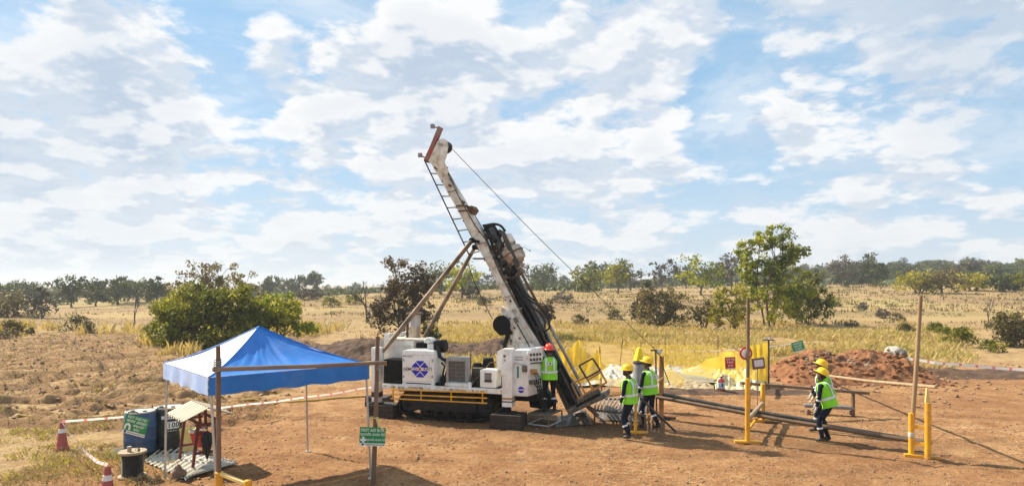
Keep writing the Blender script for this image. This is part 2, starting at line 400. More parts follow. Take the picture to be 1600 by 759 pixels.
class MB:
    def __init__(s):
        s.v, s.f, s.m = [], [], []

    def add(s, vs, fs, m=0):
        b = len(s.v)
        s.v.extend(V(p) for p in vs)
        for f in fs:
            s.f.append([b + i for i in f])
            s.m.append(m)
        return s

    def box(s, c, size, rot=None, m=0):
        c = V(c)
        hx, hy, hz = (x / 2 for x in size)
        vs = [V((x, y, z)) for z in (-hz, hz) for y in (-hy, hy) for x in (-hx, hx)]
        if rot is not None:
            vs = [rot @ p for p in vs]
        return s.add([c + p for p in vs], [(0, 2, 3, 1), (4, 5, 7, 6), (0, 1, 5, 4), (2, 6, 7, 3), (0, 4, 6, 2), (1, 3, 7, 5)], m)

    def bar(s, p, q, wd, th, m=0, up=(0, 0, 1)):
        p, q = V(p), V(q)
        ax = (q - p)
        L = ax.length
        ax.normalize()
        sd = ax.cross(V(up))
        if sd.length < 1e-4:
            sd = ax.cross(V((1, 0, 0)))
        sd.normalize()
        u2 = sd.cross(ax)
        rot = Matrix((sd, ax, u2)).transposed()
        return s.box((p + q) / 2, (wd, L, th), rot, m)

    def tube(s, pts, r, n=8, m=0, cap=True):
        pts = [V(p) for p in pts]
        k = len(pts)
        rs = r if isinstance(r, (list, tuple)) else [r] * k
        rings = []
        ref = None
        for i in range(k):
            t = (pts[min(i + 1, k - 1)] - pts[max(i - 1, 0)])
            if t.length < 1e-9:
                t = V((0, 0, 1))
            t.normalize()
            if ref is None:
                ref = t.orthogonal().normalized()
            else:
                ref = (ref - t * ref.dot(t))
                if ref.length < 1e-6:
                    ref = t.orthogonal()
                ref.normalize()
            b = t.cross(ref)
            rings.append([pts[i] + (ref * math.cos(a) + b * math.sin(a)) * rs[i] for a in (2 * PI * j / n for j in range(n))])
        vs = [p for rg in rings for p in rg]
        fs = [(i * n + j, i * n + (j + 1) % n, (i + 1) * n + (j + 1) % n, (i + 1) * n + j) for i in range(k - 1) for j in range(n)]
        if cap:
            fs.append(tuple(reversed(range(n))))
            fs.append(tuple((k - 1) * n + j for j in range(n)))
        return s.add(vs, fs, m)

    def lathe(s, o, prof, n=20, m=0, rot=None, sx=1.0, sy=1.0):
        o = V(o)
        vs = []
        for (r, z) in prof:
            for j in range(n):
                a = 2 * PI * j / n
                p = V((r * math.cos(a) * sx, r * math.sin(a) * sy, z))
                vs.append(o + (rot @ p if rot is not None else p))
        k = len(prof)
        fs = [(i * n + j, i * n + (j + 1) % n, (i + 1) * n + (j + 1) % n, (i + 1) * n + j) for i in range(k - 1) for j in range(n)]
        if prof[0][0] > 1e-5:
            fs.append(tuple(reversed(range(n))))
        if prof[-1][0] > 1e-5:
            fs.append(tuple((k - 1) * n + j for j in range(n)))
        return s.add(vs, fs, m)

    def prism(s, pts, off, m=0):
        pts = [V(p) for p in pts]
        off = V(off)
        n = len(pts)
        vs = pts + [p + off for p in pts]
        fs = [tuple(range(n)), tuple(reversed(range(n, 2 * n)))]
        fs += [(i, n + i, n + (i + 1) % n, (i + 1) % n) for i in range(n)]
        return s.add(vs, fs, m)

    def ball(s, c, r, n=10, m=0, sc=(1, 1, 1), rot=None):
        prof = [(max(1e-6, math.sin(PI * i / (n // 2 + 1))) * 1.0, -math.cos(PI * i / (n // 2 + 1))) for i in range(n // 2 + 2)]
        c = V(c)
        vs0 = MB().lathe((0, 0, 0), prof, n)
        vs = []
        for p in vs0.v:
            q = V((p.x * sc[0] * r, p.y * sc[1] * r, p.z * sc[2] * r))
            vs.append(c + (rot @ q if rot is not None else q))
        return s.add(vs, vs0.f, m)

    def rock(s, c, r, seed, m=0, flat=0.7, sub=2):
        bm = bmesh.new()
        bmesh.ops.create_icosphere(bm, subdivisions=sub, radius=1.0)
        vs = []
        for v in bm.verts:
            k = 1 + 0.45 * mnoise.noise(v.co * 1.1 + V((seed * 3.1, seed, 0))) + 0.15 * mnoise.noise(v.co * 3 + V((seed, 9, 0)))
            vs.append(V(c) + V((v.co.x * r * k, v.co.y * r * k, v.co.z * r * k * flat)))
        fs = [[v.index for v in f.verts] for f in bm.faces]
        bm.free()
        return s.add(vs, fs, m)

    def grid(s, rows, m=0):
        """rows: list of equal-length lists of points"""
        a, b = len(rows), len(rows[0])
        return s.add([p for r in rows for p in r], [(i * b + j, i * b + j + 1, (i + 1) * b + j + 1, (i + 1) * b + j)
                     for i in range(a - 1) for j in range(b - 1)], m)

    def build(s, name, mats, parent=None, smooth=40, bevel=0.0, base=None, weld=False, xf=None):
        if not isinstance(mats, (list, tuple)):
            mats = [mats]
        me = bpy.data.meshes.new(name)
        vs = s.v
        if xf is not None:
            vs = [xf @ p for p in vs]
        inv = None
        if parent is not None:
            inv = INV[parent.name]
            vs = [inv @ p for p in vs]
        elif base is not None:
            base = V(base)
            vs = [p - base for p in vs]
        me.from_pydata(vs, [], s.f)
        me.polygons.foreach_set('material_index', s.m)
        for mm in mats:
            me.materials.append(mm)
        bm = bmesh.new()
        bm.from_mesh(me)
        if weld:
            bmesh.ops.remove_doubles(bm, verts=bm.verts, dist=1e-4)
        bmesh.ops.recalc_face_normals(bm, faces=bm.faces)
        if bevel:
            ed = [e for e in bm.edges if len(e.link_faces) == 2 and e.calc_face_angle(0) > R(40)]
            bmesh.ops.bevel(bm, geom=ed, offset=bevel, segments=2, affect='EDGES', profile=0.6, clamp_overlap=True)
        bm.to_mesh(me)
        bm.free()
        if smooth:
            me.shade_smooth()
            me.set_sharp_from_angle(angle=R(smooth))
        o = bpy.data.objects.new(name, me)
        C.objects.link(o)
        if parent is not None:
            o.parent = parent
            INV[o.name] = inv
        elif base is not None:
            o.location = base
        return o


def tag(o, label, cat, group=None, kind=None):
    if label:
        o['label'] = label
    if cat:
        o['category'] = cat
    if group:
        o['group'] = group
    if kind:
        o['kind'] = kind
    return o


def thing(name, label, cat, loc=(0, 0, 0), rotz=0.0, group=None):
    o = bpy.data.objects.new(name, None)
    o.empty_display_size = 0.2
    o.location = loc
    o.rotation_euler = (0, 0, rotz)
    C.objects.link(o)
    INV[o.name] = (Matrix.Translation(V(loc)) @ Matrix.Rotation(rotz, 4, 'Z')).inverted()
    return tag(o, label, cat, group)


def text(body, size, material, parent, xf, name='lettering', align='CENTER', ext=0.0015, squeeze=1.0, bold=0.008):
    cu = bpy.data.curves.new('t', 'FONT')
    cu.body = body
    cu.size = size
    cu.align_x = align
    cu.align_y = 'CENTER'
    cu.extrude = ext
    cu.resolution_u = 2
    cu.offset = bold * size
    to = bpy.data.objects.new('t', cu)
    me = shaped(to)
    bpy.data.curves.remove(cu)
    me.name = name
    inv = INV[parent.name]
    me.transform(inv @ xf @ Matrix.Diagonal((squeeze, 1, 1, 1)))
    me.materials.clear()
    me.materials.append(material)
    o = bpy.data.objects.new(name, me)
    C.objects.link(o)
    o.parent = parent
    INV[o.name] = inv
    return o


def plane_xf(c, right, up):
    right = V(right).normalized()
    up = (V(up) - right * V(up).dot(right)).normalized()
    nrm = right.cross(up)
    return Matrix.Translation(V(c)) @ Matrix((right, up, nrm)).transposed().to_4x4()


# ------------------------------------------------------------------ terrain
rng = np.random.default_rng(7)


def sstep(x, a, b):
    t = np.clip((x - a) / (b - a), 0, 1)
    return t * t * (3 - 2 * t)


_tab = rng.random((256, 256))


def vnoise(x, y):
    xi = np.floor(x).astype(int); yi = np.floor(y).astype(int)
    fx = x - xi; fy = y - yi
    fx = fx * fx * (3 - 2 * fx); fy = fy * fy * (3 - 2 * fy)
    g = lambda a, b: _tab[a & 255, b & 255]
    return (g(xi, yi) * (1 - fx) + g(xi + 1, yi) * fx) * (1 - fy) + (g(xi, yi + 1) * (1 - fx) + g(xi + 1, yi + 1) * fx) * fy


def fbm(x, y, oc=4, gain=0.5):
    s, a, t = 0.0, 1.0, 0.0
    for i in range(oc):
        s = s + a * vnoise(x + 17.3 * i, y - 9.1 * i); t += a
        a *= gain; x = x * 2.03; y = y * 2.03
    return s / t


def site_mask(x, y):
    """1 on the bare, trodden drill site"""
    edge = 25.5 + 5.0 * sstep(x, 8, 24) + 2.0 * (fbm(x * 0.25, y * 0.25) - 0.5)
    left = -9.3 + 0.18 * (y - 12) + 1.6 * (fbm(x * 0.5 + 40, y * 0.5) - 0.5)
    s = (1 - sstep(y, edge - 1.5, edge + 2.0)) * sstep(x, left - 1.0, left + 0.6)
    return s


def plough_mask(x, y):
    m = (1 - sstep(x + 0.26 * (y - 20), -8.5, -6.0)) * (1 - sstep(y + 4 * (fbm(x * 0.1, y * 0.1) - .5), 47, 54)) * sstep(y, 16, 19)
    return m


def rut_lines(x, y, wd=.22):
    """wheel tracks that curve across the bare site"""
    out = 0.0
    for (c0, c1, c2, off) in ((16.9, -.30, -.012, 0), (16.9, -.30, -.012, -1.7), (14.2, .05, .012, 0), (14.2, .05, .012, -1.6), (19.6, .10, -.015, 0)):
        yc = c0 + off + c1 * (x - 1) + c2 * (x - 1) ** 2 + .12 * np.sin(x * .9)
        brk = sstep(fbm(x * .45 + c0, y * .45 + off, 2), .30, .50)
        out = np.maximum(out, np.exp(-((y - yc) / wd) ** 4) * brk)
    return out


def height(x, y):
    x = np.asarray(x, float); y = np.asarray(y, float)
    s = site_mask(x, y)
    pl = plough_mask(x, y)
    h = 2.3 * sstep(y, 60, 125) * sstep(x, -75, -5) * (1 - .0 * y) + 0.9 * sstep(y, 70, 130) * sstep(x, 30, 80) + 7.5 * sstep(y, 120, 330) * sstep(x, 15, 190) + 0.4 * sstep(y, 90, 240) * sstep(x, -160, 10) * (1 - sstep(y, 500, 900))
    h = h + 0.5 * sstep(y, 40, 90) * (fbm(x * 0.03, y * 0.05, 3) - 0.5) * 1.6 * (1 - sstep(y, 600, 1500))
    # terrace bunds across the field
    for (y0, a) in ((60, 0.30), (76, 0.45), (98, 0.5), (125, 0.6)):
        yy = y - y0 - 6 * (fbm(x * 0.04 + y0, x * 0.0 + 3.3, 2) - 0.5)
        h = h + a * np.exp(-(yy / 1.3) ** 2) * sstep(fbm(x * 0.03, y0 + 0 * x, 2), 0.35, 0.55)
    # lumps of the ploughed field
    big = fbm(x * 1.05, y * 1.4, 4, 0.55)
    h = h + pl * (0.85 * np.maximum(big - 0.47, 0) ** 0.8 + 0.14 * (fbm(x * 3.1, y * 3.1, 3) - 0.5))
    near = 1 - sstep(y, 60, 90)
    h = h + near * (1 - pl) * (0.05 * (fbm(x * 0.9, y * 0.9, 4) - 0.5) + (1 - s) * 0.10 * (fbm(x * 1.6, y * 1.6, 3) - 0.5))
    h = h + near * 0.036 * (fbm(x * 4.5, y * 4.5, 3) - 0.5)
    # vehicle ruts over the open site
    rut = np.abs(np.sin((x * 0.35 + y * 1.1 + 0.6 * fbm(x * .4, y * .4, 2)) * 1.3))
    h = h - s * 0.045 * (1 - sstep(rut, 0.0, 0.22)) * (.6 + .4 * np.sin(y * 38 + x * 9)) * sstep(fbm(x * 0.3 + 7, y * 0.3, 2), 0.45, 0.6)
    rl = rut_lines(x, y)
    h = h + s * (-.035 * rl + .02 * np.clip(rut_lines(x, y, .42) - rl, 0, 1) + .012 * rl * np.sign(np.sin(x * 34 + y * 12)))
    return h


def hz(x, y):
    return float(height(np.array([x]), np.array([y]))[0])


def axis(spans):
    a = []
    for (p, q, st) in spans:
        n = max(1, int(round((q - p) / st)))
        a += list(np.linspace(p, q, n, endpoint=False))
    a.append(spans[-1][1])
    return np.array(a)


gx = axis([(-4500, -1200, 550), (-1200, -300, 100), (-300, -90, 12), (-90, -30, 1.6), (-30, -17, 0.35), (-17, 14, 0.105),
           (14, 30, 0.3), (30, 90, 1.5), (90, 300, 10), (300, 1200, 100), (1200, 4500, 550)])
gy = axis([(-200, -20, 30), (-20, 6, 2), (6, 10, 0.5), (10, 27, 0.10), (27, 45, 0.16), (45, 90, 0.5), (90, 200, 2.5),
           (200, 500, 12), (500, 1500, 80), (1500, 5500, 500)])
XX, YY = np.meshgrid(gx, gy)
ZZ = height(XX, YY)
nv = XX.size
me = bpy.data.meshes.new('ground')
me.vertices.add(nv)
me.vertices.foreach_set('co', np.stack([XX, YY, ZZ], -1).astype(np.float32).ravel())
ny, nx = XX.shape
ii = (np.arange(ny - 1)[:, None] * nx + np.arange(nx - 1)[None, :])
quads = np.stack([ii, ii + 1, ii + nx + 1, ii + nx], -1).reshape(-1)
nq = quads.size // 4
me.loops.add(nq * 4)
me.loops.foreach_set('vertex_index', quads.astype(np.int32))
me.polygons.add(nq)
me.polygons.foreach_set('loop_start', np.arange(0, nq * 4, 4, dtype=np.int32))
me.polygons.foreach_set('use_smooth', np.ones(nq, bool))
me.update(calc_edges=True)


def put_attr(me, name, arr):
    a = me.attributes.new(name, 'FLOAT', 'POINT')
    a.data.foreach_set('value', np.asarray(arr, np.float32).ravel())


put_attr(me, 'site', site_mask(XX, YY))
put_attr(me, 'plough', plough_mask(XX, YY) * sstep(fbm(XX * 1.05, YY * 1.4, 4, 0.55), 0.30, 0.75))
put_attr(me, 'field', sstep(YY, 38, 75))
_px = 800 + XX * F / np.maximum(YY, 1)
soil_shade = np.exp(-(((XX - 2.2) / 4.2) ** 2 + ((YY - 17.3 + .12 * (XX - 2)) / 1.25) ** 2) ** 1.5) + .8 * np.exp(-(((XX - 8.2) / 2.0) ** 2 + ((YY - 15.4) / .55) ** 2)) + np.exp(-(((XX + 1.6) / 2.6) ** 2 + ((YY - 19.6) / 1.5) ** 2) ** 2)  # shade around rig and workers, painted into the soil as a darker tone
_rl = rut_lines(XX, YY)
put_attr(me, 'rut', _rl)
put_attr(me, 'soil_shade', np.clip(soil_shade * (.55 + .9 * fbm(XX * 1.3, YY * 1.3, 3)), 0, 1) * .8)
ground = bpy.data.objects.new('ground', me)
C.objects.link(ground)
tag(ground, None, None, kind='structure')

m, t, b = new_mat('ground_soil')
co = t.n('ShaderNodeTexCoord').outputs['Object']
att = lambda n_: t.n('ShaderNodeAttribute', attribute_name=n_).outputs['Fac']
n_fine = t.noise(co, 9.0, 8, 0.68)
n_mid = t.noise(co, 1.3, 7, 0.62, 0.4)
n_big = t.noise(co, 0.22, 5, 0.6, 0.3)
n_far = t.noise(t.vmath('MULTIPLY', co, (0.35, 1.0, 1)), 0.09, 7, 0.62, 0.6)
site_c = t.mix(t.ramp(n_mid, 0.32, 0.68), (0.295, 0.148, 0.064), (0.445, 0.260, 0.122))
site_c = t.mix(t.math('MULTIPLY', t.ramp(n_big, 0.42, 0.66), 0.55), site_c, (0.255, 0.120, 0.052))
site_c = t.mix(t.math('MULTIPLY', t.ramp(t.noise(co, 0.55, 6, 0.65, 0.8), 0.56, 0.72), 0.45), site_c, (0.55, 0.375, 0.20))
rough_c = t.mix(t.ramp(n_mid, 0.35, 0.65), (0.32, 0.20, 0.095), (0.46, 0.33, 0.165))
pl_c = t.mix(att('plough'), (0.180, 0.096, 0.047), (0.40, 0.262, 0.132))
pl_c = t.mix(t.math('MULTIPLY', t.ramp(n_mid, 0.40, 0.62), 0.4), pl_c, (0.28, 0.155, 0.074))
fld = t.mix(t.ramp(n_far, 0.36, 0.64), (0.40, 0.285, 0.135), (0.28, 0.190, 0.105))
fld = t.mix(t.math('MULTIPLY', t.ramp(t.noise(t.vmath('MULTIPLY', co, (0.3, 1, 1)), 0.16, 6, 0.65, 0.5), 0.5, 0.68), 0.6), fld, (0.40, 0.36, 0.13))
c = t.mix(t.ramp(att('plough'), 0.02, 0.2), rough_c, pl_c)
c = t.mix(att('field'), c, fld)
site_c = t.mix(t.math('MULTIPLY', t.ramp(t.noise(co, 3.2, 8, 0.72, 0.6), 0.52, 0.66), 0.5), site_c, (0.24, 0.125, 0.062))
site_c = t.mix(t.math('MULTIPLY', att('soil_shade'), t.ramp(n_mid, 0.2, 0.55)), site_c, (0.135, 0.078, 0.042))  # painted shade darkens the soil colour here
site_c = t.mix(t.math('MULTIPLY', att('rut'), .45), site_c, (0.225, 0.120, 0.060))
site_c = t.mix(t.math('MULTIPLY', t.ramp(t.noise(co, 0.9, 4, 0.5, 0.3), 0.66, 0.74), 0.55), site_c, (0.115, 0.072, 0.045))
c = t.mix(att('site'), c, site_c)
c = t.mix(t.math('MULTIPLY', t.ramp(n_fine, 0.42, 0.60), 0.55), c, t.mix(1.0, c, (0.55, 0.52, 0.50), 'MULTIPLY'))
c = t.mix(t.math('MULTIPLY', t.ramp(t.noise(co, 26, 4, 0.6), 0.60, 0.72), 0.40), c, t.mix(0.6, c, (0.62, 0.48, 0.33)))
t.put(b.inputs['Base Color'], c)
b.inputs['Roughness'].default_value = 0.95
b.inputs['Specular IOR Level'].default_value = 0.12
bn = t.n('ShaderNodeBump')
bn.inputs['Strength'].default_value = 1.0
bn.inputs['Distance'].default_value = 0.055
t.put(bn.inputs['Height'], t.math('ADD', t.noise(co, 6.0, 10, 0.70), t.math('MULTIPLY', t.noise(co, 24, 6, 0.6), 0.4)))
t.put(b.inputs['Normal'], bn.outputs[0])
me.materials.append(m)


# ------------------------------------------------------------------ many small faces at once
def fast_mesh(name, co, faces_n, material, tint=None, smooth=False):
    """co: (n, k, 3) corner positions of n separate k-gons"""
    n, k, _ = co.shape
    me = bpy.data.meshes.new(name)
    me.vertices.add(n * k)
    me.vertices.foreach_set('co', co.astype(np.float32).ravel())
    me.loops.add(n * k)
    me.loops.foreach_set('vertex_index', np.arange(n * k, dtype=np.int32))
    me.polygons.add(n)
    me.polygons.foreach_set('loop_start', np.arange(0, n * k, k, dtype=np.int32))
    if tint is not None:
        a = me.attributes.new('tint', 'FLOAT', 'POINT')
        a.data.foreach_set('value', np.repeat(tint, k).astype(np.float32))
    me.update(calc_edges=True)
    me.materials.append(material)
    return me


def rand_dirs(n, r):
    d = r.normal(size=(n, 3))
    return d / np.linalg.norm(d, axis=1, keepdims=True)


def leaf_cloud(centres, radii, tints, per, size, r, droop=0.0, aspect=0.5, upbias=0.5):
    """diamond leaves filling round clumps"""
    k = len(centres)
    cen = np.repeat(np.asarray(centres), per, 0)
    rad = np.repeat(np.asarray(radii), per)
    tin = np.repeat(np.asarray(tints), per)
    n = len(cen)
    u = rand_dirs(n, r) * (r.random((n, 1)) ** 0.5) * rad[:, None]
    u[:, 2] *= 0.75
    pos = cen + u
    pos[:, 2] -= droop * r.random(n) * rad
    nrm = rand_dirs(n, r) + np.array([0, 0, upbias]) + 0.7 * u / (rad[:, None] + 1e-6)
    nrm /= np.linalg.norm(nrm, axis=1, keepdims=True)
    a = np.cross(nrm, rand_dirs(n, r))
    a /= np.linalg.norm(a, axis=1, keepdims=True) + 1e-9
    bb = np.cross(nrm, a)
    s = size * (0.6 + 0.8 * r.random((n, 1)))
    co = np.stack([pos - a * s, pos + bb * s * aspect + nrm * s * .12, pos + a * s, pos - bb * s * aspect + nrm * s * .12], 1)
    tint = np.clip(tin + 0.22 * r.normal(size=n), 0, 1)
    return co, tint


def make_tree(name, label, cat, x, y, height_, width, style, leaf, bark='bark', seed=1, lobes=None, group=None, trunk_h=0.3,
              nclump=60, per=60, leaf_size=0.12, clump_r=0.55, trunk_r=0.14, stems=1, sparse=False, base_z=None, depth=None):
    r = np.random.default_rng(seed)
    z0 = (hz(x, y) if base_z is None else base_z) - 0.05
    root = thing(name, label, cat, (x, y, z0), 0, group)
    H_, W_ = height_, width
    D_ = depth or width
    if lobes is None and trunk_h < .1:
        lobes = [(-.28, 0, .38, .26), (.28, .05, .36, .26), (0, -.15, .32, .30), (-.05, .1, .60, .28), (.2, 0, .66, .20), (-.24, 0, .62, .18), (.04, 0, .80, .15)]
    if lobes is None:
        lobes = []
        for i in range(7):
            a = 2 * PI * i / 7 + r.random()
            rr = (0.24 + 0.12 * r.random()) if i else 0.0
            lobes.append((rr * math.cos(a), rr * math.sin(a), trunk_h + (1 - trunk_h) * (0.25 + 0.5 * r.random()), 0.26 + 0.08 * r.random()))
        lobes.append((0.02, 0, 0.82, 0.20))
    wood = MB()
    # stems
    tops = []
    for sidx in range(stems):
        a = 2 * PI * sidx / max(1, stems) + r.random()
        sp = 0.0 if stems == 1 else 0.06 * W_
        p0 = V((sp * math.cos(a), sp * math.sin(a), 0))
        p3 = V(((0.02 if stems == 1 else 0.16) * W_ * math.cos(a), (0.02 if stems == 1 else 0.16) * D_ * math.sin(a), H_ * max(0.35, trunk_h + 0.15)))
        pts = [p0.lerp(p3, t_) + V((r.normal() * 0.02 * W_ * (t_ > 0), r.normal() * 0.02 * W_ * (t_ > 0), 0)) for t_ in (0, .2, .45, .7, 1)]
        q = 1.0 if stems == 1 else 0.6
        wood.tube(pts, [trunk_r * 1.35 * q, trunk_r * q, trunk_r * .85 * q, trunk_r * .72 * q, trunk_r * .55 * q], 7)
        tops.append(pts)
    cen, rad, tin = [], [], []
    tot = sum(l[3] ** 2 for l in lobes)
    for li, l in enumerate(lobes):
        lc = V((l[0] * W_, l[1] * D_, l[2] * H_))
        lr = l[3]
        st = tops[li % len(tops)]
        p0 = st[2 + (li % 3)]
        mid = p0.lerp(lc, 0.5) + V((r.normal() * .04 * W_, r.normal() * .04 * W_, 0.05 * H_))
        wood.tube([p0, mid, lc], [trunk_r * 0.5, trunk_r * 0.33, trunk_r * 0.16], 5)
        n = max(2, int(round(nclump * lr ** 2 / tot)))
        ltint = 0.5 + 0.18 * r.normal()
        for j in range(n):
            dv = rand_dirs(1, r)[0] * (0.35 + 0.65 * r.random() ** 0.5)
            c = lc + V((dv[0] * lr * W_, dv[1] * lr * D_, dv[2] * lr * min(W_, H_ * 1.1)))
            if c.z < 0.08 * H_:
                c.z = 0.08 * H_ + 0.1 * r.random() * H_
            cen.append(tuple(c)); rad.append(clump_r * (0.6 + 0.8 * r.random())); tin.append(ltint + 0.15 * r.normal())
            if j % 2 == 0 or sparse:
                wood.tube([mid.lerp(lc, 0.6), lc.lerp(c, 0.55) + V((0, 0, .03 * H_)), c], [trunk_r * .16, trunk_r * .11, trunk_r * .05], 4, cap=False)
    co, tint = leaf_cloud(cen, rad, tin, per, leaf_size, r)
    me = fast_mesh('crown', co, 4, M[leaf], tint)
    cr = bpy.data.objects.new('crown', me)
    C.objects.link(cr)
    cr.parent = root
    xf = Matrix.Translation(root.location)
    wood.build('trunk', M[bark], root, xf=xf)
    return root


def bare_tree(name, label, cat, x, y, h, wdt, seed, bark='darkbark', group=None, r0=0.12, depth=4):
    r = random.Random(seed)
    root = thing(name, label, cat, (x, y, hz(x, y) - 0.05), 0, group)
    mb = MB()
    tips = []

    def grow(p, d, L, rr, lev):
        p1 = p + d * L * 0.5 + V((r.gauss(0, .06) * L, r.gauss(0, .06) * L, 0))
        p2 = p + d * L
        mb.tube([p, p1, p2], [rr, rr * .8, rr * .6], 5 if lev > 1 else 7, cap=False)
        if lev >= depth:
            tips.append(p2)
            return
        for k in range(3 if lev else 2 + (wdt > h * .6)):
            nd = (d + V((r.gauss(0, .55) * wdt / h * 1.3, r.gauss(0, .55) * wdt / h * 1.3, r.gauss(.12, .2)))).normalized()
            grow(p2 if k else p1.lerp(p2, .6), nd, L * r.uniform(.6, .82), rr * .58, lev + 1)
    grow(V((0, 0, 0)), V((r.gauss(0, .08), r.gauss(0, .08), 1)).normalized(), h * .34, r0, 0)
    mb.build('trunk', M[bark], root, xf=Matrix.Translation(root.location))
    return root


# --- the large plants near the site -------------------------------------------------
def at(px, d):
    return (px - 800) * d / F


make_tree('bush', 'broad dense olive green bush behind the blue tent', 'bush', at(316, 38), 38.5, 3.95, 6.2, 0, 'olive', seed=11,
          lobes=[(-.30, 0, .42, .26), (-.10, -.15, .50, .30), (.12, 0, .55, .30), (.30, .05, .55, .27), (-.05, .1, .72, .22), (-.36, -.05, .28, .20),
                 (.18, -.2, .30, .28), (-.15, -.22, .26, .28), (.38, 0, .34, .20), (-.22, 0, .68, .16), (.24, 0, .76, .17)],
          nclump=240, per=50, leaf_size=0.115, clump_r=0.50, trunk_r=0.10, stems=6, depth=5.0)
make_tree('bush', 'bright green arching bush joined to the right end of the broad olive bush', 'bush', at(430, 39), 39.5, 3.1, 3.7, 0, 'brightgreen', seed=12,
          lobes=[(-.30, 0, .66, .28), (0, 0, .78, .26), (.22, 0, .64, .24), (.40, 0, .42, .17), (-.35, .1, .4, .26), (.02, .15, .55, .22)],
          nclump=110, per=55, leaf_size=0.105, clump_r=0.40, trunk_r=0.08, stems=4)
make_tree('tree', 'thin-crowned drab tree rising behind the broad olive bush', 'tree', at(322, 52), 52, 5.3, 5.0, 0, 'drab', seed=13, trunk_h=.35,
          nclump=40, per=38, leaf_size=0.12, clump_r=0.45, sparse=True)
make_tree('tree', 'drab spreading tree behind the bright green arching bush', 'tree', at(382, 58), 58, 4.9, 4.4, 0, 'drab', seed=14, trunk_h=.3,
          nclump=34, per=36, leaf_size=0.13, clump_r=0.5, sparse=True)
make_tree('tree', 'dark brown leafed tree behind the chimney of the drill rig', 'tree', at(633, 40), 40, 5.6, 4.0, 0, 'brownleaf', 'darkbark', seed=15,
          lobes=[(-.16, 0, .86, .15), (.20, 0, .84, .10), (0, 0, .70, .25), (-.22, 0, .58, .26), (.22, 0, .60, .24), (.38, .05, .66, .14), (-.30, -.1, .38, .22), (.16, -.1, .36, .27),
                 (-.05, -.1, .24, .26), (-.38, 0, .30, .14), (.34, 0, .28, .16)],
          nclump=150, per=36, leaf_size=0.105, clump_r=0.42, trunk_r=0.09, stems=6, sparse=True)
make_tree('tree', 'tall bright green tree standing alone behind the yellow net fence', 'tree', at(1203, 57), 57, 8.9, 6.9, 0, 'brightgreen', seed=16,
          lobes=[(-.02, 0, .88, .17), (-.26, 0, .72, .17), (.06, 0, .70, .21), (.30, 0, .80, .14), (.38, 0, .72, .11), (-.14, 0, .52, .22), (.12, 0, .50, .21), (-.34, 0, .60, .12),
                 (.26, 0, .62, .13), (.30, -.1, .26, .20), (.05, -.15, .26, .22), (-.22, -.1, .30, .18), (.16, 0, .94, .09), (-.12, 0, .82, .13)],
          nclump=165, per=40, leaf_size=0.155, clump_r=0.52, trunk_r=0.15, stems=3, sparse=True)
make_tree('bush', 'pale yellow leafed bush at the left foot of the tall bright green tree', 'bush', at(1146, 53), 53, 3.9, 3.4, 0, 'yellowgreen', seed=17,
          lobes=[(-.22, 0, .72, .2), (.1, 0, .80, .2), (-.30, 0, .5, .22), (-.38, 0, .3, .18), (.2, 0, .5, .24), (0, 0, .3, .22)],
          nclump=60, per=42, leaf_size=0.12, clump_r=0.45, trunk_r=0.07, stems=5, sparse=True)
make_tree('bush', 'olive bush at the right foot of the tall bright green tree', 'bush', at(1258, 60), 60, 4.6, 5.0, 0, 'olive', seed=18, stems=5,
          nclump=80, per=44, leaf_size=0.14, clump_r=0.5, trunk_r=0.07, sparse=True,
          lobes=[(-.2, 0, .6, .28), (.1, 0, .72, .26), (.3, 0, .5, .22), (-.1, 0, .35, .28), (.25, 0, .28, .2)])
make_tree('bush', 'brown topped bush with green lower leaves in the dry grass behind the net fence', 'bush', at(1032, 58), 58, 4.3, 4.6, 0, 'drab', seed=19, stems=6,
          nclump=95, per=40, leaf_size=0.125, clump_r=0.45, trunk_r=0.07, sparse=True,
          lobes=[(-.22, 0, .80, .17), (-.26, 0, .56, .2), (.22, 0, .62, .22), (.38, 0, .52, .14), (0, 0, .42, .3), (-.15, 0, .24, .28), (.25, 0, .26, .26)])
make_tree('bush', 'small dark twiggy bush left of the pale yellow bush', 'bush', at(1100, 55), 55, 2.6, 2.6, 0, 'drab', 'darkbark', seed=20, stems=5,
          nclump=36, per=34, leaf_size=0.11, clump_r=0.35, trunk_r=0.09, sparse=True)
make_tree('bush', 'dark leafy bush seen past the hose loops of the drill mast', 'bush', at(846, 45), 45, 2.7, 2.2, 0, 'brownleaf', 'darkbark', seed=21, stems=4,
          nclump=40, per=36, leaf_size=0.11, clump_r=0.32, trunk_r=0.06)

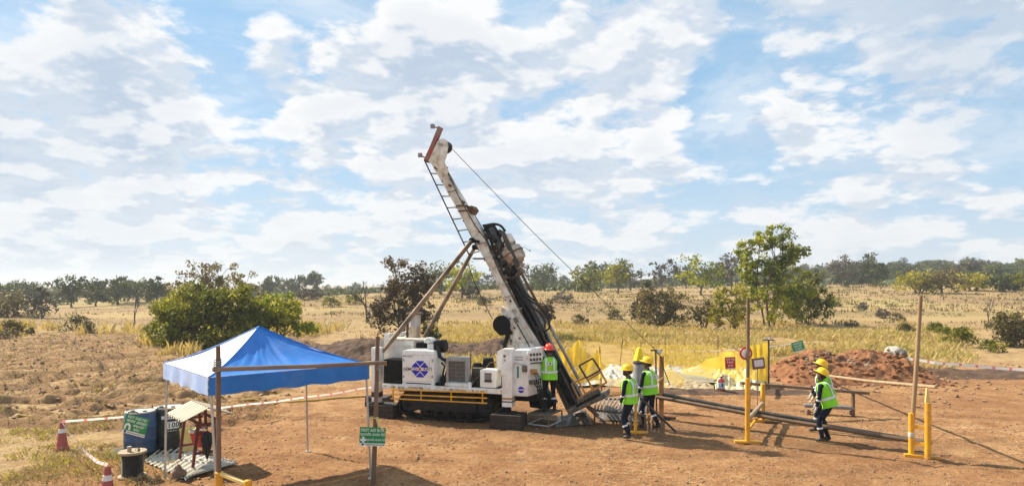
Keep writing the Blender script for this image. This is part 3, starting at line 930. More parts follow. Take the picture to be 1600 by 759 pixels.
# --- trees and bushes out in the field ------------------------------------------------
FIELD = [  # px, depth m, top px y, width px, leaf, kind, label
    (722, 46, 100, 417, 'brightgreen', 'tree', 'light green slender tree seen between the two mast props'),
    (690, 70, 118, 413, 'farleaf', 'tree', 'dark round tree behind the left mast prop'),
    (846, 66, 150, 414, 'farleaf', 'tree', 'wide dark dome tree just right of the rotary drill head'),
    (916, 42, 128, 419, 'olive', 'tree', 'low green tree with a round crown, left of its taller dark neighbour'),
    (934, 44, 150, 410, 'farleaf', 'tree', 'dark green tree touching the low round green one'),
    (966, 44, 120, 404, 'olive', 'tree', 'upright green tree with a bare forked trunk in the middle field'),
    (985, 40, 165, 412, 'greyleaf', 'tree', 'grey brown tree behind the upright green one'),
    (1034, 34, 150, 407, 'greyleaf', 'tree', 'thin grey tree with a ragged top in the middle field'),
    (1072, 36, 175, 416, 'farleaf', 'tree', 'small dark tree between the ragged grey and the lopsided green trees'),
    (1096, 52, 112, 403, 'brightgreen', 'tree', 'sparse lopsided light green tree with one raised limb'),
    (1142, 40, 135, 394, 'greyleaf', 'tree', 'brown tree half hidden by the tall bright green tree'),
    (1122, 44, 150, 412, 'farleaf', 'tree', 'green tree half hidden behind the lopsided light green one'),
    (1317, 46, 150, 401, 'greyleaf', 'tree', 'mauve brown leafless-looking tree on the right field edge'),
    (1363, 40, 145, 400, 'farleaf', 'tree', 'round green tree beside the mauve brown one'),
    (1435, 66, 108, 421, 'yellowgreen', 'bush', 'large yellow green bush on the edge of the right field'),
    (1472, 48, 106, 420, 'drab', 'tree', 'drab olive tree beside the large yellow green bush'),
    (1520, 60, 112, 424, 'yellowgreen', 'bush', 'low yellow brown bush between the drab olive tree and the dark shrub'),
    (1566, 40, 108, 428, 'farleaf', 'bush', 'dark green shrub at the end of the right hedge'),
    (1592, 40, 112, 424, 'olive', 'bush', 'olive bush at the frame edge of the right hedge'),
    (490, 26, 190, 424, 'farleaf', 'tree', 'tall rounded tree standing out of the far tree line left of the rig'),
    (422, 24, 190, 429, 'farleaf', 'tree', 'narrow tree on the far tree line above the arching bush'),
    (461, 38, 200, 433, 'farleaf', 'tree', 'low dome tree on the far tree line between narrow and tall ones'),
    (112, 42, 105, 430, 'farleaf', 'tree', 'dark pointed tree on the hazy left field edge'),
    (150, 44, 112, 436, 'farleaf', 'tree', 'flat topped dark tree next to the pointed one'),
    (184, 40, 120, 435, 'farleaf', 'tree', 'dark dome tree right of the flat topped one'),
    (244, 38, 112, 430, 'farleaf', 'tree', 'dark ragged tree just left of the broad olive bush'),
    (64, 42, 72, 447, 'greyleaf', 'bush', 'dark scrubby bush at the ploughed field edge'),
    (18, 66, 74, 452, 'drab', 'bush', 'wide brown bush at the far left field edge'),
    (214, 50, 125, 440, 'farleaf', 'tree', 'broad dark tree between the dome tree and the ragged tree'),
    (40, 60, 140, 441, 'farleaf', 'tree', 'distant dark dome tree above the scrubby bush'),
    (1004, 30, 62, 452, 'brownleaf', 'bush', 'small brown bush left of the brown topped bush'),
    (1580, 60, 40, 478, 'drab', 'bush', 'dark spreading bush at the right frame edge above the dirt track'),
]
for i, (px, wpx, d, top, leaf, kind, lab) in enumerate(FIELD):
    x = at(px, d)
    z = hz(x, d)
    hh = CZ + (HY - top) * d / F - z
    ww = wpx * d / F * 1.15
    tree_ = kind == 'tree'
    make_tree(kind, lab, kind, x, d, hh, ww, 0, leaf, 'bark', seed=100 + i, trunk_h=0.26 if tree_ else 0.06, nclump=44 if leaf != 'greyleaf' else 36,
              per=30 if leaf != 'greyleaf' else 20, leaf_size=0.0016 * d + 0.05, clump_r=0.13 * ww + 0.1, trunk_r=0.02 * ww + 0.05,
              stems=1 if tree_ else 4, sparse=leaf in ('greyleaf', 'drab'))
bare_tree('bare_tree', 'leafless dark tree left of the brown leafed tree', 'tree', at(574, 68), 68, 4.4, 3.6, 5, r0=.13)
bare_tree('dead_tree', 'thin dead sapling standing at the edge of the ploughed field', 'tree', at(207, 56), 56, 3.3, 0.7, 8, r0=.07, depth=3)
bare_tree('dead_tree', 'thin leafless shrub in the dry grass of the right field', 'tree', at(1545, 62), 62, 2.6, 1.6, 9, r0=.06, depth=4)
make_tree('bush', 'small leafy bush at the ground beside the chimney of the drill rig', 'bush', at(672, 37), 37, 1.5, 1.3, 0, 'farleaf', seed=61, nclump=14, per=34, leaf_size=.09, clump_r=.25, trunk_r=.03, stems=3)

# small shrubs scattered over the right field, copies of three kinds
protos = []
for k, leaf in enumerate(('drab', 'olive', 'greyleaf')):
    protos.append((leaf, make_tree('shrub', 'x', 'shrub', 500 + k * 10, -150, 1.2, 2.2, 0, leaf, seed=200 + k, trunk_h=.05, nclump=22, per=36,
                                   leaf_size=.085, clump_r=.32, trunk_r=.03, stems=5, base_z=0)))


def copy_thing(root, loc, sc=1.0, rz=0.0, label=None, group=None):
    c = root.copy()
    C.objects.link(c)
    c.location = loc
    c.scale = (sc, sc, sc) if not isinstance(sc, tuple) else sc
    c.rotation_euler = (0, 0, rz)
    if label:
        c['label'] = label
    if group:
        c['group'] = group
    INV[c.name] = INV[root.name]
    for ch in root.children:
        k = ch.copy()
        C.objects.link(k)
        k.parent = c
    return c


SHRUBS = [(1466, 48, 1, 1.0, 'green shrub in the right field, right of the upright bare pole'), (1502, 40, 1, 1.15, 'green shrub at the edge of the dry grass above the barrier tape'),
          (1400, 66, 0, .9, 'brown shrub far out in the right field above the bare pole'), (1416, 50, 0, .8, 'brown shrub left of the upright bare pole'),
          (1348, 82, 2, 1.0, 'pale brown shrub in the right field, farthest of its kind'), (1378, 72, 2, .9, 'grey brown shrub in the right field near the farthest one'),
          (1560, 56, 0, .9, 'drab shrub left of the dark spreading bush'), (1600, 46, 0, 1.2, 'drab shrub cut by the frame edge'),
          (1550, 37, 1, .7, 'low green shrub beside the dirt track'), (1300, 88, 1, 1.2, 'green shrub behind the olive bush'),
          (1330, 58, 2, .6, 'tiny grey shrub in the mown right field'), (880, 92, 2, 1.3, 'brown shrub on the terrace bund right of the mast'),
          (962, 70, 0, 1.0, 'drab shrub in the yellow grass right of the mast'), (520, 88, 1, 1.3, 'green shrub on the terrace bund left of the bare tree'),
          (555, 92, 1, 1.3, 'green shrub on the terrace bund under the bare tree'), (478, 100, 2, 1.6, 'grey shrub on the hazy field left of the rig'),
          (495, 96, 2, 1.1, 'pale twiggy shrub on the hazy field left of the rig'), (600, 85, 0, 1.2, 'drab shrub beyond the brown leafed tree'),
          (120, 50, 0, 1.3, 'dry brown shrub on the edge of the ploughed field'), (20, 46, 0, 1.2, 'dry shrub at the left end of the ploughed field'),
          (755, 90, 0, 1.1, 'drab shrub seen right of the right mast prop'), (735, 100, 2, 1.5, 'grey brown thicket under the slender green tree'),
          (1220, 95, 2, 1.8, 'grey brown thicket behind the tall bright green tree'), (905, 60, 0, .8, 'brown shrub right of the rod in the yellow grass')]
rr = random.Random(3)
for i, (px, d, k, sc, lab) in enumerate(SHRUBS):
    x = at(px, d)
    copy_thing(protos[k][1], (x, d, hz(x, d) - 0.05), sc, rr.uniform(0, 6.2), lab, 'scattered field shrubs')
for leaf, p in protos:
    for ch in list(p.children):
        bpy.data.objects.remove(ch)
    bpy.data.objects.remove(p)

# the wooded rise and the far tree line: single trees, copies of five
fars = []
for k in range(6):
    fars.append(make_tree('far_tree', 'x', 'tree', 600 + k * 20, -150, 8.0, 9.5, 0, ('farleaf', 'farleaf', 'farleaf', 'greyleaf', 'olive', 'farleaf')[k], seed=300 + k, trunk_h=.2,
                          nclump=46, per=26, leaf_size=.34, clump_r=1.1, trunk_r=.2, base_z=0, lobes=[(-.3, 0, .34, .24), (.25, .1, .36, .26), (-.05, -.1, .52, .3), (.2, 0, .66, .2), (-.22, 0, .62, .2), (0, 0, .8, .15)] if k % 2 else
                          [(-.3, 0, .42, .24), (0, .1, .50, .30), (.28, 0, .44, .24), (.05, -.2, .34, .28), (-.1, 0, .72, .2), (.15, 0, .68, .2)]))
ridge = []
rr = random.Random(12)
for i in range(150):     # rise on the right
    d = rr.uniform(165, 360)
    px = rr.uniform(1230, 1690)
    ridge.append((px, d, rr.uniform(.36, .70), 'tree in the dark wood covering the far rise', 'wood on the far rise'))
for i in range(75):      # hazy line across the middle
    d = rr.uniform(200, 330)
    px = rr.uniform(380, 1260)
    ridge.append((px, d, rr.uniform(.30, .72) * (0.72 if px < 700 else 1.0), 'distant tree in the hazy tree line across the middle of the plain', 'hazy far tree line'))
for i in range(34):      # left
    d = rr.uniform(130, 260)
    px = rr.uniform(-70, 330)
    ridge.append((px, d, rr.uniform(.32, .66), 'distant dark tree in the hazy wood beyond the ploughed field', 'hazy wood beyond the ploughed field'))
for (px, d, sc, lab, grp) in ridge:
    x = at(px, d)
    if d > 200 and lab.startswith('distant tree') and px > 1000:
        sc *= .9
    copy_thing(rr.choice(fars), (x, d, hz(x, d) - 0.2), (sc * rr.uniform(.8, 1.7), sc * rr.uniform(.8, 1.5), sc * rr.uniform(.85, 1.2)), rr.uniform(0, 6.2), lab, grp)
for p in fars:
    for ch in list(p.children):
        bpy.data.objects.remove(ch)
    bpy.data.objects.remove(p)


# ------------------------------------------------------------------ grass, litter, clods
def blades(name, xs, ys, h, mat_, r, nb=7, wid=0.012, spread=0.10, lean=0.5, kind='stuff', zoff=0.0):
    n = len(xs)
    z = height(xs, ys) + zoff
    X = np.repeat(xs, nb) + r.normal(size=n * nb) * spread
    Y = np.repeat(ys, nb) + r.normal(size=n * nb) * spread
    Z = np.repeat(z, nb) - 0.02
    hh = np.repeat(h, nb) * (0.5 + 0.7 * r.random(n * nb))
    a = r.random(n * nb) * 2 * PI
    ln = lean * r.random(n * nb)
    w_ = wid * (0.7 + 0.6 * r.random(n * nb)) * (1 + Y / 40)
    bx, by = np.cos(a + PI / 2) * w_, np.sin(a + PI / 2) * w_
    tx, ty = np.cos(a) * ln * hh, np.sin(a) * ln * hh
    p0 = np.stack([X - bx, Y - by, Z], -1)
    p1 = np.stack([X + bx, Y + by, Z], -1)
    p2 = np.stack([X + tx * .35 + bx * .7, Y + ty * .35 + by * .7, Z + hh * .6], -1)
    p3 = np.stack([X + tx, Y + ty, Z + hh * (1 - .3 * ln)], -1)
    co = np.stack([p0, p1, p2, p3], 1)
    tint = np.clip(np.repeat(r.random(n), nb) * .6 + r.random(n * nb) * .4, 0, 1)
    me = fast_mesh(name, co, 4, M[mat_], tint)
    o = bpy.data.objects.new(name, me)
    C.objects.link(o)
    return tag(o, None, None, kind=kind)


def scatter(n, x0, x1, y0, y1, keep, r):
    xs = r.uniform(x0, x1, n); ys = r.uniform(y0, y1, n)
    k = r.random(n) < keep(xs, ys)
    return xs[k], ys[k]


r = np.random.default_rng(21)
# tall yellow grass in a band behind the site
def band(x, y):
    px = 800 + x * F / y
    m = sstep(px, 640, 720) * (1 - sstep(px, 1470, 1530)) * (1 - site_mask(x, y))
    return m * sstep(fbm(x * .22, y * .22, 3), 0.30, 0.52) * (1 - .75 * sstep(y, 44, 60))
xs, ys = scatter(24000, -10, 36, 28, 62, band, r)
blades('dry_grass', xs, ys, r.uniform(.22, .55, len(xs)), 'grass', r, 9, .0065, .17, .7)
xs, ys = scatter(6500, -9, 30, 28, 55, lambda x, y: band(x, y) * sstep(fbm(x * .3 + 50, y * .3, 3), .5, .6), r)
blades('green_grass', xs, ys, r.uniform(.25, .6, len(xs)), 'greengrass', r, 9, .007, .18, .7)
# field grass beyond, thinner and lower
def fieldg(x, y):
    return (1 - plough_mask(x, y)) * (1 - site_mask(x, y)) * sstep(fbm(x * .07, y * .16, 4), .42, .60)
xs, ys = scatter(11000, -60, 80, 45, 125, fieldg, r)
blades('field_grass', xs, ys, r.uniform(.10, .26, len(xs)), 'straw', r, 5, .016, .22, .7)
xs, ys = scatter(6000, -55, 75, 58, 130, lambda x, y: sstep(height(x, y) - height(x, y - 2.2), .06, .25), r)
blades('bund_scrub', xs, ys, r.uniform(.15, .45, len(xs)), 'drab', r, 7, .02, .4, .9)
xs, ys = scatter(20000, -150, 190, 120, 330, lambda x, y: (.25 + .75 * sstep(y, 150, 210)) * sstep(fbm(x * .03, y * .05, 4), .42, .60), r)
blades('far_scrub', xs, ys, r.uniform(.5, 2.2, len(xs)), 'farleaf', r, 7, .05, .7, 1.2)
xs, ys = scatter(7000, -120, 150, 75, 260, lambda x, y: sstep(fbm(x * .05 + 20, y * .09, 4), .46, .60), r)
blades('far_dry_scrub', xs, ys, r.uniform(.15, .5, len(xs)), 'drab', r, 6, .03, .7, 1.1)
# clumps near the blue bush, on the field edge and on the verge at the lower left
xs, ys = scatter(2600, -22, -8, 33, 46, lambda x, y: sstep(fbm(x * .35, y * .35, 3), .50, .62) * (1 - sstep(np.abs((800 + x * F / y) - 290), 60, 150)), r)
blades('field_edge_grass', xs, ys, r.uniform(.3, .9, len(xs)), 'grass', r, 8, .012, .15, .5)
xs, ys = scatter(1800, -50, -14, 47, 62, lambda x, y: sstep(fbm(x * .2, y * .2, 3), .4, .6), r)
blades('hedge_grass', xs, ys, r.uniform(.3, 1.0, len(xs)), 'grass', r, 8, .014, .2, .5)
def verge(x, y):
    px = 800 + x * F / y
    return (1 - sstep(px + (y - 12) * 2, 170, 330)) * sstep(fbm(x * .55 + 9, y * .55, 4), .50, .66) * (1 - sstep(y, 21, 28))
xs, ys = scatter(12000, -17, -5, 10.5, 28, verge, r)
blades('verge_grass', xs, ys, r.uniform(.04, .15, len(xs)), 'straw', r, 9, .0035, .09, 1.1)
xs, ys = scatter(5200, -17, -6, 11, 27, lambda x, y: verge(x, y) * sstep(fbm(x * .5 + 30, y * .5, 3), .5, .62), r)
blades('verge_weeds', xs, ys, r.uniform(.05, .20, len(xs)), 'greengrass', r, 9, .004, .09, .8)
# straw on the ploughed lumps
xs, ys = scatter(12000, -34, -5, 16.5, 50, lambda x, y: plough_mask(x, y) * sstep(fbm(x * 1.05, y * 1.4, 4, .55), .46, .60), r)
blades('field_stubble', xs, ys, r.uniform(.05, .18, len(xs)), 'straw', r, 5, .008, .10, 1.3)
# straw litter on the bare site
def litter(x, y):
    return site_mask(x, y) * sstep(fbm(x * .5 + 80, y * .5, 4), .54, .68)
xs, ys = scatter(9000, -9, 14, 11.5, 24, lambda x, y: np.clip(litter(x, y) + .9 * np.exp(-(((x - 3.6) / 1.6) ** 2 + ((y - 13.0) / .7) ** 2)), 0, 1), r)
n = len(xs)
a = r.random(n) * 2 * PI; L = r.uniform(.03, .11, n); wv = r.uniform(.003, .007, n)
dx, dy = np.cos(a) * L, np.sin(a) * L
px_, py_ = -np.sin(a) * wv, np.cos(a) * wv
z = height(xs, ys) + r.uniform(.008, .03, n)
co = np.stack([np.stack([xs - dx - px_, ys - dy - py_, z], -1), np.stack([xs + dx - px_, ys + dy - py_, z + .006], -1),
               np.stack([xs + dx + px_, ys + dy + py_, z + .006], -1), np.stack([xs - dx + px_, ys - dy + py_, z], -1)], 1)
o = bpy.data.objects.new('straw_litter', fast_mesh('straw_litter', co, 4, M['straw'], r.random(n)))
C.objects.link(o); tag(o, None, None, kind='stuff')

# pebbles and clods: squashed octahedra
def lumps(name, xs, ys, s, mat_, r, sink=.3, flat=.65):
    n = len(xs)
    z = height(xs, ys)
    base = np.array([(1, 0, 0), (0, 1, 0), (-1, 0, 0), (0, -1, 0), (0, 0, 1), (0, 0, -1)], float)
    tri = np.array([(0, 1, 4), (1, 2, 4), (2, 3, 4), (3, 0, 4), (1, 0, 5), (2, 1, 5), (3, 2, 5), (0, 3, 5)])
    v = base[None] * (1 + .5 * (r.random((n, 6, 1)) - .5)) + .25 * (r.random((n, 6, 3)) - .5)
    a = r.random(n) * 6.28
    ca, sa = np.cos(a)[:, None], np.sin(a)[:, None]
    vx = v[..., 0] * ca - v[..., 1] * sa; vy = v[..., 0] * sa + v[..., 1] * ca
    v = np.stack([vx, vy, v[..., 2] * flat], -1) * s[:, None, None]
    v += np.stack([xs, ys, z + s * (flat - sink)], -1)[:, None, :]
    me = bpy.data.meshes.new(name)
    me.from_pydata(v.reshape(-1, 3).tolist(), [], (tri[None] + 6 * np.arange(n)[:, None, None]).reshape(-1, 3).tolist())
    me.materials.append(M[mat_])
    o = bpy.data.objects.new(name, me)
    C.objects.link(o)
    return tag(o, None, None, kind='stuff')


xs, ys = scatter(9000, -9, 15, 10.5, 27, lambda x, y: site_mask(x, y) * (.25 + .75 * sstep(fbm(x * .4, y * .4, 3), .45, .65)), r)
lumps('pebbles', xs, ys, .008 + .030 * r.random(len(xs)) ** 4 + .006 * r.random(len(xs)), 'clod', r)
xs, ys = scatter(11000, -8, 14, 10.8, 19, lambda x, y: site_mask(x, y) * (.15 + .85 * sstep(fbm(x * .8 + 60, y * .8, 4), .48, .66)), r)
lumps('loose_soil', xs, ys, .006 + .022 * r.random(len(xs)) ** 2, 'soilclod', r, .3, .6)
xs, ys = scatter(500, -8, 14, 11, 22, site_mask, r)
lumps('pale_stones', xs, ys, .012 + .025 * r.random(len(xs)) ** 2, 'ash', r, .3, .6)
xs, ys = scatter(9000, -34, -5, 16, 46, lambda x, y: plough_mask(x, y), r)
lumps('field_clods', xs, ys, .02 + .10 * r.random(len(xs)) ** 3, 'clod', r, .35, .6)
xs, ys = scatter(2500, 6, 26, 20, 32, lambda x, y: site_mask(x, y) * sstep(fbm(x * .3, y * .3, 3), .45, .6), r)
lumps('stone_scatter', xs, ys, .02 + .09 * r.random(len(xs)) ** 4, 'clod', r)


# ------------------------------------------------------------------ drill rig
RO = V((-3.594, 18.5, 0))
RY = R(-17)
UD = V((math.cos(RY), math.sin(RY), 0))
VD = V((-math.sin(RY), math.cos(RY), 0))
ZU = V((0, 0, 1))
CAMP = V((0, 0, CZ))


def RP(px, py, v):
    """the point of the rig's lengthwise plane at depth v that lies on the sight line"""
    dr = V(((px - 800) / F, 1.0, -(py - HY) / F))
    k = (v + (RO - CAMP).dot(VD)) / dr.dot(VD)
    return CAMP + dr * k


def L(u, v, w_):
    return RO + UD * u + VD * v + ZU * w_


def uw(px, py, v):
    p = RP(px, py, v)
    return (p - RO).dot(UD), p.z


def rbox(mb, px0, py0, px1, py1, v0, v1, m=0):
    u0, w0 = uw(px0, py1, v0)
    u1, w1 = uw(px1, py0, v0)
    return mb.box(L((u0 + u1) / 2, (v0 + v1) / 2, (w0 + w1) / 2), (abs(u1 - u0), abs(v1 - v0), abs(w1 - w0)), RROT, m)


RROT = Matrix.Rotation(RY, 3, 'Z')


def rprism(mb, pts, v0, v1, m=0):
    return mb.prism([RP(a, b_, v0) for a, b_ in pts], VD * (v1 - v0), m)


def rtube(mb, pts, r, n=8, m=0):
    """pts: (px, py, v)"""
    return mb.tube([RP(*p) for p in pts], r, n, m)


rig = thing('drill_rig', 'white crawler drill rig with its mast raised and tilted back', 'drill rig', RO, RY)


def part(name, mb, mats, bevel=0.0, smooth=40, parent=None, label=None):
    o = mb.build(name, mats, parent or rig, smooth, bevel)
    if label:
        o['label'] = label
    return o


U1 = uw(785, 610, 0)[0]
# deck
mb = MB()
mb.box(L(U1 / 2, 0.05, 0.91), (U1, 0.10, 0.13), RROT)
mb.box(L(U1 / 2, 2.05, 0.91), (U1, 0.10, 0.13), RROT)
mb.box(L(0.05, 1.05, 0.91), (0.10, 1.89, 0.13), RROT)
mb.box(L(U1 - 0.05, 1.05, 0.91), (0.10, 1.89, 0.13), RROT)
deck = part('deck_frame', mb, M['white'], 0.008)
mb = MB()
mb.box(L(U1 / 2, 1.05, 0.935), (U1 - 0.21, 1.89, 0.05), RROT)
mb.box(L(U1 / 2, 1.05, 0.80), (U1 - 0.5, 1.1, 0.20), RROT)
mb.box(L(U1 + 0.35, 1.05, 0.75), (0.9, 1.5, 0.22), RROT)
part('underframe', mb, M['black'], 0.01)
for (px, py) in ((614, 603.5), (658, 605.3), (705, 608), (754, 611)):
    p = RP(px, py, 0)
    part('hinge', MB().tube([p - UD * .05 - VD * .012, p + UD * .05 - VD * .012], 0.022, 8), M['steel'])
text('K-12', 0.095, M['print_black'], rig, plane_xf(RP(627, 605.3, -0.004), UD, ZU))
text('K-12', 0.095, M['print_black'], rig, plane_xf(RP(743, 611.2, -0.004), UD, ZU))
for px, py in ((646, 605), (720, 609.3)):
    u, w_ = uw(px, py, 0)
    part('decal_strip', MB().box(L(u, -0.003, w_), (0.30, 0.004, 0.045), RROT), mat('peach_decal', (0.62, 0.36, 0.22)), smooth=0)
# yellow guard rail under the deck
for k, (ya, yb) in enumerate(((608, 613.5), (615.5, 621.5), (622, 629.5))):
    mb = MB()
    mb.bar(RP(610, ya, -0.06), RP(761, yb, -0.06), 0.025, 0.035)
    part('guard_rail', mb, M['yellow'], 0.004)
for px in (614, 658, 705, 754):
    t_ = (px - 610) / 151
    part('guard_post', MB().bar(RP(px, 605 + 5 * t_, -0.025), RP(px, 623 + 8 * t_, -0.025), 0.035, 0.025, up=VD), M['yellow'], 0.004)


# crawler tracks
def track(v0, v1):
    ua, ub = uw(622, 640, 0.25)[0], uw(772, 640, 0.25)[0]
    path = []
    r_ = 0.31
    for a in np.linspace(-90, 90, 9):
        path.append((ub - r_ + 0.02 + r_ * math.cos(R(a)), 0.42 + r_ * math.sin(R(a))))
    for a in np.linspace(90, 270, 9):
        path.append((ua + r_ + r_ * math.cos(R(a)), 0.40 + r_ * math.sin(R(a))))
    path += [(ua + 0.62, 0.045), (ub - 0.66, 0.035)]
    mb = MB()
    n = len(path)
    outer = [V((p[0], 0, p[1])) for p in path]
    cen = V((sum(p[0] for p in path) / n, 0, 0.38))
    vs, fs = [], []
    for q in outer:
        for (k, vv) in ((0, v0), (0, v1), (1, v1), (1, v0)):
            d_ = (q - cen).normalized()
            c_ = q - (V((d_.x * .045, 0, d_.z * .045)) if k else V((0, 0, 0)))
            vs.append(L(c_.x, vv, c_.z))
    for i in range(n):
        j = (i + 1) % n
        for k in range(4):
            fs.append((i * 4 + k, i * 4 + (k + 1) % 4, j * 4 + (k + 1) % 4, j * 4 + k))
    mb.add(vs, fs)
    belt = part('track_belt', mb, M['track'], 0.0, 50)
    # grouser shoes round the belt
    tot = sum((outer[(i + 1) % n] - outer[i]).length for i in range(n))
    k_ = int(tot / 0.135)
    shoe = None
    acc, i, s0 = 0.0, 0, 0.0
    for q in range(k_):
        tgt = q * tot / k_
        while s0 + (outer[(i + 1) % n] - outer[i]).length < tgt:
            s0 += (outer[(i + 1) % n] - outer[i]).length
            i += 1
        e = (outer[(i + 1) % n] - outer[i]).normalized()
        c_ = outer[i] + e * (tgt - s0)
        nrm = V((e.z, 0, -e.x))
        if nrm.dot(c_ - cen) < 0:
            nrm = -nrm
        rot = Matrix((UD * e.x + ZU * e.z, VD, UD * nrm.x + ZU * nrm.z)).transposed()
        if shoe is None:
            mb = MB()
            mb.box((0, 0, 0.008), (0.10, v1 - v0 + 0.02, 0.016))
            mb.box((0.03, 0, 0.028), (0.018, v1 - v0 + 0.02, 0.03))
            tmp = mb.build('track_shoe', M['track'], None, 0)
            shoe = tmp.data
            bpy.data.objects.remove(tmp)
        o = bpy.data.objects.new('track_shoe', shoe)
        C.objects.link(o)
        o.parent = belt
        o.matrix_local = INV[rig.name] @ (Matrix.Translation(L(c_.x, (v0 + v1) / 2, c_.z)) @ rot.to_4x4())
    # frame with wheels
    mb = MB()
    mb.box(L((ua + ub) / 2 - 0.17, v0 + 0.03, 0.50), (ub - ua - 0.70, 0.10, 0.48), RROT)
    mb.box(L((ua + ub) / 2 - 0.17, v0 - .03, 0.60), (ub - ua - 0.9, 0.03, 0.16), RROT)
    mb.box(L((ua + ub) / 2, v0 + 0.2, 0.42), (ub - ua - 0.4, 0.16, 0.16), RROT)
    part('track_frame', mb, M['trackframe'], 0.02)
    xrot = (RROT @ Matrix.Rotation(R(90), 3, 'X'))
    for (u, w_, rr_) in ((ub - r_ + .02, 0.42, 0.25), (ua + r_, 0.40, 0.245)):
        mb = MB()
        mb.lathe(L(u, v1 - .05, w_), [(0.0, 0), (rr_, 0), (rr_, v1 - v0 - .12), (rr_ * .8, v1 - v0 - .08), (rr_ * .45, v1 - v0 - .08), (rr_ * .4, v1 - v0 - .03), (0, v1 - v0 - .03)], 20, rot=xrot)
        part('sprocket_wheel', mb, M['trackframe'])
    for u in np.linspace(ua + 0.75, ub - 0.75, 5):
        mb = MB()
        mb.lathe(L(u, v1 - .05, 0.19), [(0.0, 0), (.105, 0), (.105, v1 - v0 - .12), (.05, v1 - v0 - .08), (0, v1 - v0 - .08)], 14, rot=xrot)
        part('road_wheel', mb, M['track'])


track(0.25, 0.68)
track(1.45, 1.88)

# left end: jack, frame posts, dark box, louvred engine house, chimney
mb = MB(); rbox(mb, 580, 543, 592.5, 612, 0.15, 0.38)
part('rear_jack', mb, M['cleanwhite'], 0.012)
mb = MB(); rbox(mb, 580.5, 620, 592, 627, 0.155, 0.375); part('jack_band', mb, M['cleanwhite'], 0.004)
mb = MB(); rbox(mb, 580.2, 612.2, 592.3, 619.8, 0.152, 0.378, 0); part('jack_stripe', mb, M['print_black'])
mb = MB(); rtube(mb, [(586.5, 627, 0.27), (586.5, 641, 0.27)], 0.085, 14)
mb.box(L(uw(586.5, 640, .27)[0], .27, 0.375), (0.36, 0.36, 0.03), RROT)
part('jack_foot', mb, M['black'])
mb = MB(); rbox(mb, 599.5, 562, 630, 599.5, 0.10, 0.62); part('battery_box', mb, M['black'], 0.015)
mb = MB(); rbox(mb, 600.5, 566, 604.2, 570.5, 0.085, 0.10); part('side_marker', mb, M['orange'], 0.003)
mb = MB()
for (px, t0) in ((600, 521), (632, 517)):
    v_ = 0.72 if px == 600 else 1.35
    rbox(mb, px, t0, px + 7.5, 599, v_, v_ + 0.12)
mb.bar(RP(600, 524, 0.72) + VD * .06, RP(640, 520, 1.35), 0.10, 0.10)
part('upright_frame', mb, M['white'], 0.01)
mb = MB(); rtube(mb, [(597, 530, .9), (597, 600, .9)], .06, 10); part('fuel_filter', mb, M['greypaint'])
mb = MB()
rprism(mb, [(605.5, 536), (612, 530), (645, 530.5), (645, 559), (605.5, 559)], 0.62, 1.5)
house = part('engine_house', mb, M['white'], 0.012)
for k in range(6):
    mb = MB()
    yy = 539 + 3.0 * k
    mb.bar(RP(609, yy, 0.607), RP(641, yy + .4, 0.607), 0.02, 0.022, up=VD)
    part('louvre', mb, M['white'], parent=house)
mb = MB()
mb.add([RP(606, 531, .60), RP(646, 531.5, .60), RP(674, 531.5, .75), RP(640, 527.5, 1.6), RP(614, 527.5, 1.6)], [(0, 1, 2, 3, 4)])
top = [p + ZU * .035 for p in mb.v]
mb = MB(); mb.prism(list(mb.v) or [p - ZU * .035 for p in top], ZU * .04)
part('house_roof', mb, M['mastwhite'], 0.006)
mb = MB(); rbox(mb, 646, 536, 672, 560, 0.85, 1.5); part('engine_block', mb, M['black'], 0.02)
mb = MB()
p = RP(648, 530, 1.25)
uc, wc = uw(648, 530, 1.25)
wtop = uw(648, 491, 1.25)[1]
mb.lathe(L(uc, 1.25, 0), [(0.175, wc - .3), (0.175, (wc + wtop) / 2), (0.180, (wc + wtop) / 2 + .01), (0.175, (wc + wtop) / 2 + .02), (0.175, wtop)], 24)
chim = part('chimney', mb, M['silver'])
mb = MB()
mb.lathe(L(uc, 1.25, 0), [(0.24, wtop), (0.25, wtop + .015), (0.25, wtop + .05), (0.15, wtop + .06)], 24)
for k in range(8):
    mb.lathe(L(uc + .215 * math.cos(k * PI / 4), 1.25 + .215 * math.sin(k * PI / 4), wtop + .05), [(.02, 0), (.02, .03)], 6)
part('chimney_flange', mb, M['grime'], parent=chim)
mb = MB(); rtube(mb, [(636.3, 540, 1.2), (636.3, 494, 1.2)], .035, 8); part('lift_post', mb, M['rust'])

# engine cover with the maker's mark
cv0 = 0.06
mb = MB()
u0, w0 = uw(628.5, 606, cv0); u1, w1 = uw(678, 548, cv0)
wl = uw(640, 597.5, cv0)[1]
mb.prism([L(u0, cv0, wl), L(u1, cv0, wl), L(u1, cv0, w1 - .07), L(u1 - .03, cv0, w1 - .015), L(u1 - .09, cv0, w1), L(u0 + .09, cv0, w1), L(u0 + .03, cv0, w1 - .015), L(u0, cv0, w1 - .07)], VD * 0.74)
cover = part('engine_cover', mb, M['cleanwhite'], 0.025)
for uu in (u0 + .055, u1 - .045):
    for vv in (cv0 + .05, cv0 + .69):
        mb = MB(); mb.box(L(uu, vv, (wl + .972) / 2), (.09, .09, wl - .972), RROT)
        part('cover_leg', mb, M['cleanwhite'], .004)
mb = MB(); mb.box(L((u0 + u1) / 2, cv0 - .008, .99), (u1 - u0, .016, .025), RROT)
part('cover_sill', mb, M['cleanwhite'], .004)
mb = MB(); mb.box(L((u0 + u1) / 2, cv0 + .4, (wl + .97) / 2), (u1 - u0 - .25, .5, wl - .98), RROT)
part('cover_recess', mb, M['black'])
cc = RP(656.2, 576.2, cv0)
hs = 14.2 / F * cc.y
xf = plane_xf(cc - VD * 0.003, UD, ZU)
